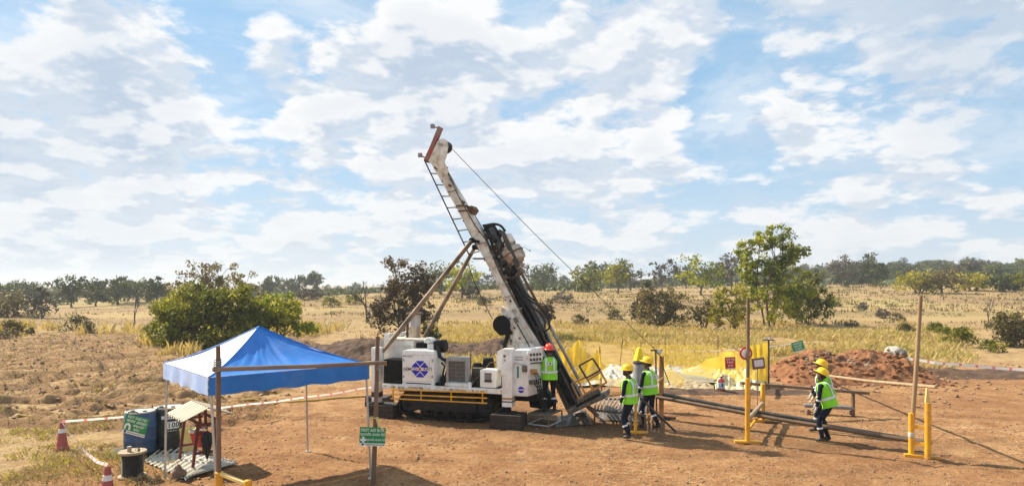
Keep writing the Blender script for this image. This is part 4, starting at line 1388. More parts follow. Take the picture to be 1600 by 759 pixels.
pieces = [[(-.38, .94), (.45, .94), (.51, .85), (.03, .37), (-.46, .84)], [(-1, .27), (-.93, .18), (-.11, .18), (-.03, .29), (-.52, .77)],
          [(1, .27), (.94, .18), (.15, .18), (.08, .29), (.57, .79)]]
for sgn in (1, -1):
    for pc in pieces:
        mb = MB()
        mb.prism([xf @ V((a * hs, b_ * hs * sgn * .96, 0)) for a, b_ in pc], -VD * 0.002)
        part('emblem_facet', mb, M['print_blue'], smooth=0, parent=cover)
mb = MB()
mb.prism([xf @ V((math.cos(PI / 2 + k * PI / 5) * hs * (.25 if k % 2 == 0 else .11), math.sin(PI / 2 + k * PI / 5) * hs * (.25 if k % 2 == 0 else .11), .002)) for k in range(10)], -VD * .002)
part('emblem_star', mb, M['print_red'], smooth=0, parent=cover)
text('GEMCO', 0.118, M['print_black'], cover, plane_xf(RP(640.6, 576.3, cv0) - VD * .006, UD, ZU), squeeze=0.98)
text('KATI', 0.118, M['print_black'], cover, plane_xf(RP(668.3, 576.3, cv0) - VD * .006, UD, ZU), squeeze=0.98)
text('KRAT-NO2', 0.055, M['print_black'], cover, plane_xf(RP(636.5, 556.5, cv0) - VD * .003, UD, ZU))
# air intake
mb = MB()
uc, wc = uw(672, 548, .55)
mb.lathe(L(uc, .55, 0), [(.05, wc - .02), (.05, wc + .20), (.06, wc + .21), (.17, wc + .24), (.17, wc + .30), (.11, wc + .37), (0, wc + .39)], 18)
part('rain_cap', mb, M['white'])
mb = MB(); rbox(mb, 667, 537, 680, 549, .40, .68); part('intake_elbow', mb, M['white'], .03)
mb = MB(); rtube(mb, [(681, 541, .50), (697, 540, .50)], .18, 18); part('air_cleaner', mb, M['black'], .02)
mb = MB(); rtube(mb, [(684, 541, .36), (686, 549, .32), (687.5, 557, .32), (692, 561, .34), (699, 562, .38)], .05, 10); part('intake_hose', mb, M['rubber'])
mb = MB()
rtube(mb, [(690, 566, .3), (695, 572, .35), (692, 584, .4), (694, 597, .4)], .03, 7)
rtube(mb, [(692, 560, .5), (699, 571, .5), (694, 596, .55)], .022, 7)
rbox(mb, 688, 588, 696, 604, .4, .9)
part('coolant_pipes', mb, M['rubber'])

# radiator
mb = MB()
for q in ((697, 558, 700.5, 601), (726.5, 558, 731.5, 601), (700.6, 558, 726.4, 563.6), (700.6, 596.5, 726.4, 600)):
    rbox(mb, *q, .18, .42)
rad = part('radiator', mb, M['greypaint'], .006)
mb = MB(); rbox(mb, 700.4, 563.4, 726.6, 596.7, .225, .38); part('radiator_core', mb, M['mesh'], parent=rad)
mb = MB()
for k in range(13):
    x_ = 701.5 + 2.0 * k
    mb.tube([RP(x_, 564, .2), RP(x_, 596.3, .2)], .0045, 5)
for k in range(5):
    y_ = 569 + 6 * k
    mb.tube([RP(700.5, y_, .195), RP(726.5, y_ + .3, .195)], .0045, 5)
g = part('radiator_grille', mb, M['steel'], parent=rad)
mb = MB(); rbox(mb, 695, 599.5, 731, 602.6, .06, .5); part('radiator_tray', mb, M['white'], .008)
for px in (702, 724):
    mb = MB(); rbox(mb, px, 602, px + 4, 606, .08, .16); part('tray_bolt', mb, M['white'], .005)
mb = MB(); rtube(mb, [(735.5, 552, .35), (735.5, 575, .35)], .018, 7); part('filler_pipe', mb, M['rust'])
mb = MB(); rtube(mb, [(734, 597, .12), (734, 606, .12)], .05, 12); part('deck_cup', mb, M['cleanwhite'])

# hydraulic motors, valves and hoses in the middle of the deck
mb = MB()
uc, wc = uw(763, 578, .95)
mb.lathe(L(uc, .95, 0), [(.20, wc - .25), (.18, wc + .05), (.155, wc + .25), (.16, wc + .27), (.13, wc + .34), (.0, wc + .34)], 16)
part('hydraulic_motor', mb, M['black'])
mb = MB()
uc, wc = uw(746, 579, .85)
mb.lathe(L(uc, .85, 0), [(.15, wc - .2), (.16, wc + .08), (.11, wc + .22), (.0, wc + .22)], 14)
part('oil_pump', mb, M['black'])
mb = MB(); rbox(mb, 737, 575, 752, 605, .55, .95); rbox(mb, 748, 590, 775, 606, .6, 1.2)
part('valve_block', mb, M['grime'], .015)
rr = random.Random(8)
for k in range(9):
    mb = MB()
    a = 737 + 3.2 * k + rr.uniform(-1, 1)
    v_ = .4 + .05 * k
    rtube(mb, [(a, 603, v_), (a - 2 + rr.uniform(-3, 3), 590, v_ - .05), (a + 4 + rr.uniform(-4, 4), 578 + rr.uniform(-3, 6), v_), (a + 11, 588 + rr.uniform(-4, 4), v_ + .08), (a + 13, 602, v_ + .15)], .018, 6)
    part('hose', mb, M['rubber'])
mb = MB(); rtube(mb, [(736, 600, .3), (752, 583, .32), (766, 566, .4), (790, 564, 1.0)], .014, 6); part('hose', mb, M['rust'])
# white switch box
mb = MB(); rbox(mb, 750, 578.5, 775, 604.5, .06, .52)
sw = part('switch_box', mb, M['cleanwhite'], .012)
mb = MB(); rbox(mb, 757, 582.5, 768, 585.5, .052, .06); part('box_plate', mb, mat('brown_plate', (.22, .12, .09)), parent=sw)
for k in range(7):
    mb = MB(); rbox(mb, 757 + 1.6 * k, 586, 757.9 + 1.6 * k, 596, .048, .06)
    part('gauge_slot', mb, M['print_black'] if k % 2 else M['steel'], parent=sw)
mb = MB(); rbox(mb, 757, 593.5, 768, 596.5, .03, .047); part('tap_row', mb, M['print_black'], parent=sw)

# front jack and control cabinet
mb = MB(); rbox(mb, 784.3, 545, 800, 621, -.16, .12)
jack = part('front_jack', mb, M['cleanwhite'], .014)
for (a, b_, mm) in ((622.2, 624, 'orange'), (624.1, 626.6, 'cleanwhite'), (626.7, 628.4, 'print_black'), (628.5, 635, 'cleanwhite')):
    mb = MB(); rbox(mb, 784.4, a, 799.9, b_, -.158, .118); part('jack_band', mb, M[mm], parent=jack)
mb = MB(); rtube(mb, [(792.2, 634, -.02), (792.2, 645, -.02)], .115, 16)
mb.box(L(uw(792.2, 645, -.02)[0], -.02, .385), (.42, .42, .03), RROT)
part('jack_foot', mb, M['black'])
p = RP(788.3, 556, -.163)
mb = MB(); mb.tube([p, p - VD * .006], .035, 14); part('warning_sticker', mb, M['print_black'], parent=jack)
mb = MB(); mb.tube([p - VD * .0061, p - VD * .010], .016, 10); part('sticker_centre', mb, M['orange'], parent=jack)
mb = MB(); rbox(mb, 787, 561, 790, 564, -.164, -.16); part('sticker_text', mb, M['greypaint'], parent=jack)
mb = MB()
cu0, cw0 = uw(801.5, 618, 0.0); cu1, cw1 = uw(824.5, 543, 0.0)
mb.prism([L(cu0, 0, cw0), L(cu1, 0, cw0), L(cu1 + .28, .34, cw0 + .07), L(cu1 + .28, .62, cw0 + .07), L(cu0, .62, cw0)], ZU * (cw1 - cw0 - .07))
cab = part('control_cabinet', mb, M['cleanwhite'], .012)
mb = MB()
mb.prism([L(cu1 - .12, -.03, cw1 - .50), L(cu1 + .02, -.03, cw1 - .52), L(cu1 + .32, .33, cw1 - .40), L(cu1 + .32, .33, cw1 - .06), L(cu1 + .02, -.03, cw1 - .10)], (UD * .28 + VD * .34).normalized().cross(ZU) * -.03)
part('gauge_panel', mb, M['white'], .006, parent=cab)
fd = (UD * .28 + VD * .34).normalized()
fn = fd.cross(ZU)
for k in range(8):
    c_ = L(cu1, 0, 0) + fd * (.07 + .1 * (k % 4)) + ZU * (cw1 - .18 - .13 * (k // 4)) + fn * .035
    mb = MB(); mb.tube([c_, c_ + fn * .02], .035, 12); part('gauge', mb, M['print_black'] if k % 3 else M['rust'], parent=cab)
for k in range(10):
    c_ = L(cu1, 0, 0) + fd * (.06 + .038 * k) + ZU * (cw1 - .43) + fn * .02
    mb = MB(); mb.tube([c_, c_ + fn * .07 + ZU * .05], .009, 6); part('control_lever', mb, M['black'], parent=cab)
mb = MB()
c_ = L(cu1, 0, cw1 - .62) + fd * .16
mb.box(c_ + fn * .04, (.16, .14, .12), Matrix((fd, fn, ZU)).transposed()); part('valve_bank', mb, M['orange'], .01, parent=cab)
mb = MB()
mb.box(c_ + fn * .05 - ZU * .27, (.24, .13, .10), Matrix((fd, fn, ZU)).transposed()); part('valve_bank', mb, M['grime'], .01, parent=cab)
for k in range(6):
    mb = MB()
    s_ = c_ + fn * .1 - ZU * (.03 + .27 * (k % 2)) + fd * (-.06 + .03 * k)
    mb.tube([s_, s_ + fn * .14 - ZU * .1, s_ + fn * .12 - ZU * .38 + fd * .05, s_ + fn * .02 - ZU * .75 + fd * .3], .014, 6)
    part('hose', mb, M['rubber'])
for k in range(5):
    yy = 592 + 5 * k
    mb = MB(); mb.box(L(cu1 + .24, .30, uw(838, yy, .3)[1]) + fn * .02, (.05, .02, .03), Matrix((fd, fn, ZU)).transposed()); part('side_bolt', mb, M['print_black'], parent=cab)
text('HYDRACO', 0.085, M['print_teal'], cab, plane_xf(RP(809.3, 581, 0) - VD * .004, ZU, -UD)) if False else None
mb = MB(); rbox(mb, 807.6, 572, 810.8, 590, -.004, 0); part('cabinet_decal', mb, M['print_teal'], parent=cab)
p = RP(814.2, 608.5, -.003)
mb = MB(); mb.tube([p, p - VD * .004], .082, 22); part('cabinet_emblem', mb, M['print_blue'], parent=cab)
mb = MB(); mb.box(p - VD * .007, (.22, .004, .022), RROT); part('emblem_bar', mb, M['print_white'], parent=cab)
mb = MB()
for (ya, yb) in ((557, 558.2), (561, 562.2)):
    rbox(mb, 804, ya, 817, yb, -.012, 0)
rtube(mb, [(804, 567, -.03), (812, 568, -.05), (818, 571, -.04)], .012, 6)
part('cabinet_handle', mb, M['greypaint'], parent=cab)
mb = MB(); rbox(mb, 815.5, 571, 822.5, 581, -.10, -.001); part('junction_box', mb, M['grime'], .008, parent=cab)

# ---- mast
ml = [(672, 252), (677, 262), (712, 322), (740, 374), (767, 424), (784, 458), (803, 498), (826, 545), (852, 600)]
mr = [(872, 590), (846, 540), (818, 498), (796, 458), (779, 424), (753, 362), (733, 333), (722, 311), (699, 272)]
mb = MB(); rprism(mb, ml + mr, 0.95, 1.24)
mast = part('mast', mb, M['mastwhite'], .012)
mb = MB()
rprism(mb, [(669, 252), (677, 234), (683.5, 221), (690, 216.5), (695, 217), (698.5, 220.5), (699.8, 228), (697, 244), (694, 253), (701, 268), (697, 274)], .90, .945)
rprism(mb, [(669, 252), (677, 234), (683.5, 221), (690, 216.5), (695, 217), (698.5, 220.5), (699.8, 228), (697, 244), (694, 253), (701, 268), (697, 274)], 1.325, 1.37)
part('mast_head', mb, M['mastwhite'], .006)
mb = MB()
c_ = RP(690.5, 227, .95)
mb.tube([c_, c_ + VD * .38], .17, 20); part('crown_wheel', mb, M['black'])
mb = MB(); mb.tube([c_ - VD * .075, c_ + VD * .45], .045, 12); part('crown_pin', mb, M['steel'])
mb = MB(); rprism(mb, [(661.5, 251), (667, 253.5), (676, 234), (690, 199.5), (684.5, 196.5), (673, 225)], 1.04, 1.18)
part('red_crown_beam', mb, M['redpaint'], .01)
for (a, b_, c0, d0_) in ((656.5, 242.5, 664, 246.5), (676, 197.5, 684, 200)):
    mb = MB(); rtube(mb, [(a, b_, 1.0), (c0, d0_, 1.1)], .022, 8)
    p = RP(a, b_, 1.0)
    mb.box(p, (.11, .09, .12), RROT)
    part('mast_lamp', mb, M['steel'], .012)
# seams, clamp bands and holes on the beam
for (pa, pb) in (((713, 322), (731, 321.5)), ((716, 330), (736, 328))):
    mb = MB(); mb.bar(RP(*pa, .93), RP(*pb, .93), .04, .09, up=VD); part('clamp_band', mb, M['rust'], .006)
mb = MB(); rprism(mb, [(716, 325), (737, 321), (741, 327), (736, 334), (722, 334)], 1.0, 1.42); part('rope_clamp', mb, M['rust'], .012)
for (px, py) in ((766, 421), (798, 470)):
    c_ = RP(px, py, .949); mb = MB(); mb.tube([c_, c_ - VD * .012], .035, 14); part('beam_hole', mb, M['print_black'])
mb = MB(); rprism(mb, [(782, 478), (800, 488), (818, 520), (836, 552), (800, 552), (790, 524)], .72, .95); part('mast_slide', mb, M['mastwhite'], .01)
mb = MB(); mb.bar(RP(693, 272, .94), RP(714, 316, .94), .02, .03, up=VD); part('weld_strip', mb, M['mastwhite'])
# flanges, ribs, bolts and brackets that make the beam
for edge, sg in ((ml[1:], 1), (list(reversed(mr[:-1])), -1)):
    mb = MB()
    pts = [RP(a + sg * 1.3, b_ - sg * .4, .945) for a, b_ in edge]
    for i in range(len(pts) - 1):
        mb.bar(pts[i], pts[i + 1], .02, .05, up=VD.cross(pts[i + 1] - pts[i]))
    part('beam_flange', mb, M['mastwhite'], .004)
for k in range(11):
    t_ = (k + .6) / 11.5
    xl, yl = 680 + 126 * t_, 268 + 236 * t_
    wd_ = 17 + 3 * t_
    mb = MB(); mb.bar(RP(xl + 1, yl, .938), RP(xl + wd_, yl - 4.5, .938), .012, .03, up=VD); part('beam_rib', mb, M['rust' if k % 4 == 1 else 'mastwhite'])
    for q in (.15, .85):
        c_ = RP(xl + wd_ * q + 2, yl + 4 - 4.5 * q, .94); mb = MB(); mb.tube([c_, c_ - VD * .018], .022, 6); part('beam_bolt', mb, M['grime'])
for (px, py) in ((681, 262), (697, 262), (703, 290), (724, 316)):
    mb = MB(); mb.box(RP(px, py, .93), (.10, .05, .07), RROT @ Matrix.Rotation(.5, 3, 'Y')); part('beam_bracket', mb, M['rust'], .008)
mb = MB(); mb.tube([RP(693, 256, .93), RP(716, 306, .92), RP(742, 352, .92), RP(757, 372, .9)], .012, 6); part('hose', mb, M['rubber'])
mb = MB(); mb.tube([RP(697, 262, 1.0), RP(720, 308, 1.0), RP(738, 330, 1.35), RP(757, 362, 1.3)], .016, 6); part('hose', mb, M['grime'])
mb = MB(); mb.bar(RP(808, 506, .715), RP(834, 552, .715), .03, .04, up=VD); part('slide_gap', mb, M['print_black'])
mb = MB(); mb.bar(RP(787, 492, .715), RP(799, 538, .715), .02, .03, up=VD); part('slide_gap', mb, M['grime'])
for (px, py) in ((797, 497), (804, 512), (812, 528), (793, 512), (799, 532)):
    c_ = RP(px, py, .718); mb = MB(); mb.tube([c_, c_ - VD * .03], .03, 6); part('slide_bolt', mb, M['grime'])
mb = MB(); mb.box(RP(806, 500, .70), (.16, .06, .10), RROT @ Matrix.Rotation(1.05, 3, 'Y')); part('slide_block', mb, M['grime'], .01)
# seams, latches and bolts on the covers
for (xa, ya, xb, yb) in ((630, 554, 676.5, 554.6), (630, 595, 676.5, 595.8)):
    mb = MB(); mb.bar(RP(xa, ya, cv0 - .001), RP(xb, yb, cv0 - .001), .004, .012, up=VD); part('cover_seam', mb, M['greypaint'], parent=cover)
for (px, py) in ((630.8, 562), (630.8, 588), (675.8, 563), (675.8, 588)):
    c_ = RP(px, py, cv0); mb = MB(); mb.box(c_ - VD * .006, (.03, .012, .07), RROT); part('cover_latch', mb, M['steel'], .003, parent=cover)
mb = MB(); mb.bar(RP(645, 549.5, cv0 + .2), RP(661, 549.5, cv0 + .2), .02, .03); part('cover_handle', mb, M['steel'], .004, parent=cover)
for k in range(9):
    c_ = RP(603 + 22.5 * k, 602.4 + 1.05 * k, 0.0); mb = MB(); mb.tube([c_, c_ - VD * .012], .014, 6); part('deck_bolt', mb, M['grime'])
# ladder up the back of the mast
la, lb = ((663, 250), (733, 398)), ((677, 249), (748, 391))
for (p0, p1), v_ in ((la, .98), (lb, .98)):
    mb = MB(); mb.tube([RP(*p0, v_), RP(*p1, v_)], .020, 7); part('ladder_rail', mb, M['print_black'])
for k in range(9):
    t_ = k / 8.0 * .97 + .02
    a = RP(la[0][0] + (la[1][0] - la[0][0]) * t_, la[0][1] + (la[1][1] - la[0][1]) * t_ + 18 * (k > 0) * 0, .98)
    b_ = RP(lb[0][0] + (lb[1][0] - lb[0][0]) * t_ + 2, lb[0][1] + (lb[1][1] - lb[0][1]) * t_ + 3, .98)
    mb = MB(); mb.tube([a, b_], .016, 6); part('ladder_rung', mb, M['print_black'])
mb = MB(); mb.bar(RP(741, 404, .9), RP(757, 404, .9), .25, .04); part('ladder_step', mb, M['print_black'])
# props
mb = MB(); mb.tube([RP(737.5, 375.5, .88), RP(620, 522, .45), RP(598, 549, .38)], [.062, .068, .05], 12); part('mast_prop', mb, M['stay'])
mb = MB(); mb.tube([RP(742, 386, 1.4), RP(682, 494, 1.65), RP(661, 530, 1.75)], [.055, .068, .06], 12); part('mast_prop', mb, M['stay'])
for (a, b_, v_) in ((737.5, 375.5, .90), (742, 386, 1.38)):
    p = RP(a, b_, v_); mb = MB(); mb.tube([p - VD * .07, p + VD * .12], .075, 12); mb.bar(p, p + UD * .22 - ZU * .05, .06, .08); part('prop_joint', mb, M['black'], .01)
# feed rails, chain, rods
rails = [((757, 352), (893, 632), .98, .050, 'black'), ((766, 352), (902, 632), 1.05, .062, 'pipeblack'), ((775, 360), (908, 628), 1.10, .040, 'steel'), ((781, 400), (908, 626), 1.05, .055, 'black')]
for (a, b_, v_, r_, mm) in rails:
    mb = MB(); mb.tube([RP(*a, v_), RP(*b_, v_)], r_, 10); part('feed_rail', mb, M[mm])
mb = MB(); rprism(mb, [(753, 351), (764, 349), (806, 440), (866, 566), (858, 572), (792, 440)], 1.10, 1.35); part('feed_channel', mb, M['black'], .01)
mb = MB(); rprism(mb, [(763, 356), (771, 354), (800, 414), (797, 428), (788, 420)], .84, .94); part('feed_cylinder', mb, M['pipeblack'], .012)
mb = MB(); rprism(mb, [(760, 357), (772, 352), (781, 366), (808, 424), (800, 434), (786, 430), (770, 392)], .86, .98); part('carriage_plate', mb, M['black'], .012)
mb = MB(); rprism(mb, [(779, 357), (788, 362), (812, 414), (806, 420)], .70, .80); part('slide_guide', mb, M['pipeblack'], .012)
# rotary drill head
axd = (RP(803, 498, 1.1) - RP(677, 262, 1.1)).normalized()
hrot = axd.to_track_quat('Z', 'Y').to_matrix()
mb = MB()
mb.lathe(RP(801, 396, 1.0), [(.12, -.26), (.19, -.24), (.22, -.17), (.28, -.15), (.305, -.05), (.305, .17), (.28, .23), (.22, .24), (.20, .31), (.14, .32), (.13, .46), (0, .46)], 22, rot=hrot)
hd = part('rotary_head', mb, mat('dirty_head_paint', (.52, .47, .39), (.24, .16, .10), 4.5, .6, bump=.4, dust=.7, dcol=(.20, .11, .06), dscale=3.5))
mb = MB(); mb.lathe(RP(801, 396, 1.0), [(.30, -.02), (.32, -.01), (.32, .02), (.30, .03)], 22, rot=hrot); part('head_ring', mb, M['rust'], parent=hd)
mb = MB(); mb.lathe(RP(792, 372, .92), [(.09, -.10), (.16, -.07), (.17, .06), (.16, .17), (.09, .21)], 16, rot=hrot); part('head_motor', mb, M['mastwhite'], .01)
mb = MB(); mb.lathe(RP(796, 374, 1.05), [(.10, 0), (.12, .03), (.12, .14), (.09, .18)], 14, rot=hrot); part('swivel', mb, M['black'])
mb = MB()
rr = random.Random(5)
for k in range(34):
    t_ = k / 33.0
    px = 764 + 34 * t_ + rr.uniform(-8, 5); py = 364 + 68 * t_ + rr.uniform(-6, 5)
    mb.box(RP(px, py, rr.uniform(.72, 1.0)), (rr.uniform(.04, .16), rr.uniform(.06, .2), rr.uniform(.04, .15)), hrot @ Matrix.Rotation(rr.uniform(-.4, .4), 3, 'Y'))
part('head_carriage', mb, M['rubber'], .01)
for k in range(7):
    mb = MB()
    t_ = k / 6
    p = RP(770 + 22 * t_, 372 + 58 * t_, .84)
    mb.tube([p, p - VD * .08], .03, 8); part('hydraulic_fitting', mb, M['steel'] if k % 2 else M['rust'])
mb = MB(); rprism(mb, [(783, 424), (812, 418), (816, 425), (806, 432), (786, 436)], .9, 1.25); part('rod_clamp', mb, M['grime'], .015)
HOSES = [[(756, 362, .9), (760, 353, .88), (770, 349.5, .86), (782, 352, .88), (790, 361, .95)], [(760, 364, 1.0), (766, 354, .98), (776, 351, .98), (784, 355, 1.0), (789, 362, 1.02)],
         [(773, 364, .9), (778, 360, .85), (783, 366, .85), (780, 376, .9), (776, 384, .95)], [(797, 378, .8), (790, 376, .78), (784, 384, .8), (781, 396, .9), (785, 408, .95)],
         [(772, 366, 1.0), (768, 382, .9), (778, 398, .86), (790, 412, .9)], [(804, 446, .9), (811, 456, .85), (822, 474, .85), (838, 484, .8), (850, 498, .8), (851, 512, .8), (844, 517, .85), (838, 511, .9)],
         [(802, 440, 1.0), (812, 455, .95), (826, 468, .9), (841, 477, .85), (854, 494, .85), (859, 510, .85), (852, 517, .9)], [(806, 438, .85), (816, 452, .8), (826, 462, .8), (836, 470, .85)],
         [(800, 446, 1.1), (814, 470, .95), (828, 496, .9), (840, 520, .9), (850, 548, .9)], [(732, 412, .93), (741, 440, .9), (756, 472, .85), (770, 499, .85)]]
for hpts in HOSES:
    # smooth the run
    pts = [RP(*p) for p in hpts]
    sm = []
    for i in range(len(pts) - 1):
        p0, p1, p2, p3 = pts[max(i - 1, 0)], pts[i], pts[i + 1], pts[min(i + 2, len(pts) - 1)]
        for t_ in (0, .25, .5, .75):
            sm.append(.5 * ((2 * p1) + (p2 - p0) * t_ + (2 * p0 - 5 * p1 + 4 * p2 - p3) * t_ ** 2 + (-p0 + 3 * p1 - 3 * p2 + p3) * t_ ** 3))
    sm.append(pts[-1])
    mb = MB(); mb.tube(sm, .012 if hpts[0][0] == 732 else .026, 7); part('hose', mb, M['rubber'])
mb = MB(); rtube(mb, [(811, 420, .98), (853, 498, .98)], .038, 10); part('drill_rod', mb, M['rust'])
mb = MB(); rtube(mb, [(853, 498, .98), (904, 592, .98)], .042, 10); part('drill_rod', mb, M['steel'])
mb = MB(); rtube(mb, [(810, 388, .9), (819, 386, .85), (827, 391, .85)], .006, 5); p = RP(828, 391.5, .85); mb.ball(p, .022, 8); part('drip_tap', mb, M['print_black'])
# rope drum beside the mast and its strut
c_ = RP(783.5, 507, .55)
mb = MB()
mb.lathe(c_, [(0, 0), (.25, 0), (.25, .03), (.20, .035), (.20, .27), (.25, .275), (.25, .31), (0, .31)], 26, rot=RROT @ Matrix.Rotation(R(-90), 3, 'X'))
mb.lathe(c_ - VD * .03, [(0, 0), (.06, 0), (.06, .03)], 12, rot=RROT @ Matrix.Rotation(R(-90), 3, 'X'))
part('rope_drum', mb, M['black'])
mb = MB(); rprism(mb, [(776, 520), (795, 513), (800, 522), (782, 524)], .6, .85)
rprism(mb, [(790, 521), (796, 520), (788, 551), (782, 556)], .62, .72); part('drum_bracket', mb, M['black'], .01)
mb = MB(); rprism(mb, [(777, 548), (786, 546), (788, 580), (776, 578), (775, 560)], .25, .5); part('pivot_bracket', mb, M['white'], .02)
mb = MB(); rprism(mb, [(786, 546), (800, 536), (832, 536), (848, 570), (830, 600), (800, 600)], .70, 1.0); part('mast_cradle', mb, M['mastwhite'], .015)
mb = MB(); rprism(mb, [(822, 600), (838, 590), (868, 630), (856, 640), (828, 636)], .95, 1.3); part('cradle_arm', mb, M['black'], .015)
# foot of the mast
mb = MB(); rprism(mb, [(858, 584), (872, 574), (900, 604), (912, 630), (893, 643), (884, 640)], 1.12, 1.45); part('mast_foot', mb, M['grime'], .015)
mb = MB(); rprism(mb, [(884, 641), (944, 613.5), (946, 622), (889, 648)], .45, 1.35); part('foot_plate', mb, M['grime'], .015)
mb = MB()
for k in range(6):
    t_ = k / 5
    rprism(mb, [(903 + 30 * t_, 632 - 14 * t_), (909 + 30 * t_, 629 - 14 * t_), (905 + 30 * t_, 620 - 14 * t_), (900 + 30 * t_, 623 - 14 * t_)], .5, .58)
part('foot_clamp', mb, M['grime'], .008)
mb = MB(); mb.bar(RP(900, 634, .46), RP(938, 615, .46), .06, .06); part('clamp_bar', mb, M['black'], .01)
mb = MB(); mb.bar(RP(917, 634, .7), RP(935, 650, .7), .1, .08); part('plate_leg', mb, M['rust'], .01)
CAGE = [('orange', [(893, 599), (916, 589)]), ('orange', [(916, 589), (926, 608)]), ('orange', [(893, 599), (904, 622)]), ('orange', [(904, 622), (926, 608)]), ('orange', [(903, 594), (914, 614)]),
        ('print_black', [(905, 571), (926, 559.5)]), ('print_black', [(926, 559.5), (938, 578)]), ('print_black', [(938, 578), (916, 590)]), ('print_black', [(916, 590), (905, 571)]),
        ('orange', [(918.5, 593), (939, 581)]), ('orange', [(938, 579), (948, 598)]), ('orange', [(927, 608), (948, 597)]), ('orange', [(917, 591), (928, 610)])]
for mm, (a, b_) in CAGE:
    v_ = .52 if a[0] < 904 or mm == 'orange' and a[0] < 917 else .50
    mb = MB(); mb.bar(RP(*a, v_), RP(*b_, v_), .045, .045); part('cage_bar', mb, M[mm], .006)
# guard bar leaning beside the mast
mb = MB(); mb.tube([RP(850, 512, .45), RP(862, 540, .45), RP(876, 569, .42)], .012, 6); part('guard_wire', mb, M['print_black'])

# guy cable from the crown to the lamp post
LP_TOP = P(1024, 546, 18.7)
a = RP(700, 226, 1.1)
mb = MB()
pts = [a.lerp(LP_TOP, k / 14) - ZU * (.10 * math.sin(PI * k / 14)) for k in range(15)]
mb.tube(pts, .009, 6)
tag(mb.build('guy_cable', M['print_black'], None, base=LP_TOP), 'long dark cable sloping from the mast crown down to the lamp post', 'cable')


# timber blocks under the jacks
def block(c, size, label, seed):
    t0 = thing('timber_block', label, 'timber block', (c.x, c.y, 0), RY, 'timber blocks under the rig jacks')
    n = 2
    for k in range(n):
        mb = MB(); mb.box(V((c.x, c.y, size[2] * (k + .5) / n)), (size[0] - .03 * k, size[1], size[2] / n - .006), RROT)
        mb.build('timber', M['darkwood'], t0, 0, .012)


u_, _ = uw(795, 655, -.02)
block(L(u_, -.02, 0), (.85, .62, .37), 'dark timber block under the front jack beside the step stool', 1)
u_, _ = uw(600, 640, .27)
block(L(u_, .35, 0), (.80, .62, .36), 'dark timber block under the rear jack behind the first aid post', 2)
u_, _ = uw(592, 640, 1.8)
block(L(u_, 1.85, 0), (.7, .6, .30), 'dark timber block under the far rear corner of the rig', 3)


# ------------------------------------------------------------------ site objects
def solo(name, label, cat, mb, mats, base, group=None, smooth=40, bevel=0.0, kind=None):
    return tag(mb.build(name, mats, None, smooth, bevel, base=base), label, cat, group, kind)


def sub(name, mb, mats, parent, smooth=40, bevel=0.0, label=None):
    o = mb.build(name, mats, parent, smooth, bevel)
    if label:
        o['label'] = label
    return o


# --- pop-up canopy
TL, TF, TR, TB = V((-6.71, 12.89, 0)), V((-4.93, 10.86, 0)), V((-2.74, 12.80, 0)), V((-4.55, 14.83, 0))
PK = V((-4.86, 12.85, 2.90))
cen = (TL + TF + TR + TB) / 4
tent = thing('canopy_tent', 'blue pop-up canopy, two sides painted pale for sun glare, on four thin legs', 'canopy', cen)
EZ, VZ = 2.20, 1.905
rr = random.Random(4)
sides = [(TL, TF, 'sunfab', 'blue roof panel painted pale for sun glare'), (TF, TR, 'bluefab', 'blue roof panel'), (TR, TB, 'sunfab', 'far blue roof panel painted pale for sun glare'), (TB, TL, 'bluefab', 'blue roof panel')]
for (a, b_, mm, lb) in sides:
    rows = []
    nrm = (b_ - a).cross(ZU).normalized()
    for i in range(25):
        t_ = i / 24
        row = []
        for j in range(49):
            s_ = j / 48
            e = a.lerp(b_, s_)
            p = PK.lerp(V((e.x, e.y, 0)), t_)
            edge = abs(s_ - .5) * 2
            z = EZ + (PK.z - EZ) * (1 - t_) ** (1.55 - .25 * edge) - .05 * math.sin(PI * t_) * (1 - edge ** 2)
            wr = (.030 * mnoise.noise(V((s_ * 9, t_ * 2.2, a.x * 3))) + .018 * mnoise.noise(V((s_ * 22, t_ * 3, a.y)))) * math.sin(PI * t_) + .012 * math.sin(s_ * 40 + t_ * 6) * t_ * (1 - edge) * math.sin(PI * min(1, t_ * 1.02))
            row.append(V((p.x, p.y, z + wr)))
        rows.append(row)
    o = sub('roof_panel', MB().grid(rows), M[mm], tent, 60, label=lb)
    rows = []
    for i in range(7):
        t_ = i / 6
        row = []
        for j in range(31):
            s_ = j / 30
            e = a.lerp(b_, s_)
            wob = (.012 * math.sin(s_ * 23 + a.x) + .010 * mnoise.noise(V((s_ * 9, t_ * 2, a.y)))) * t_ * math.sin(PI * s_)
            row.append(V((e.x, e.y, EZ - .004 - (EZ - VZ + .018 * math.sin(s_ * 31 + a.y) * math.sin(PI * s_)) * t_)) - nrm * (wob * 1.9 - .012))
        rows.append(row)
    mb = MB().grid(rows)
    sub('valance', mb, M['bluefab'] if mm == 'bluefab' else M['sunval'], tent, 60)
for a in (TL, TF, TR, TB):
    hip = [PK.lerp(V((a.x, a.y, 0)), i / 12) for i in range(13)]
    for i, p in enumerate(hip):
        p.z = EZ + (PK.z - EZ) * (1 - i / 12) ** 1.30 + .006
    sub('hip_seam', MB().tube(hip, .012, 6), M['bluefab'], tent)
LEGS = [(TL, G(258, 745)), (TF, V((-4.80, 10.9, 0))), (TR, V((-2.70, 12.80, 0))), (TB, G(481, 705))]
for a, ft in LEGS:
    tp = a.lerp(cen, .03); tp.z = EZ - .03
    ft = V((ft.x, ft.y, hz(ft.x, ft.y)))
    lg = sub('leg', MB().bar(ft, tp, .034, .034, up=(1, 0, 0)), M['galv'], tent, 0, .004)
    sub('foot_pad', MB().box(ft + ZU * .01, (.10, .10, .012)), M['galv'], lg, 0)
mid = cen + ZU * 1.95
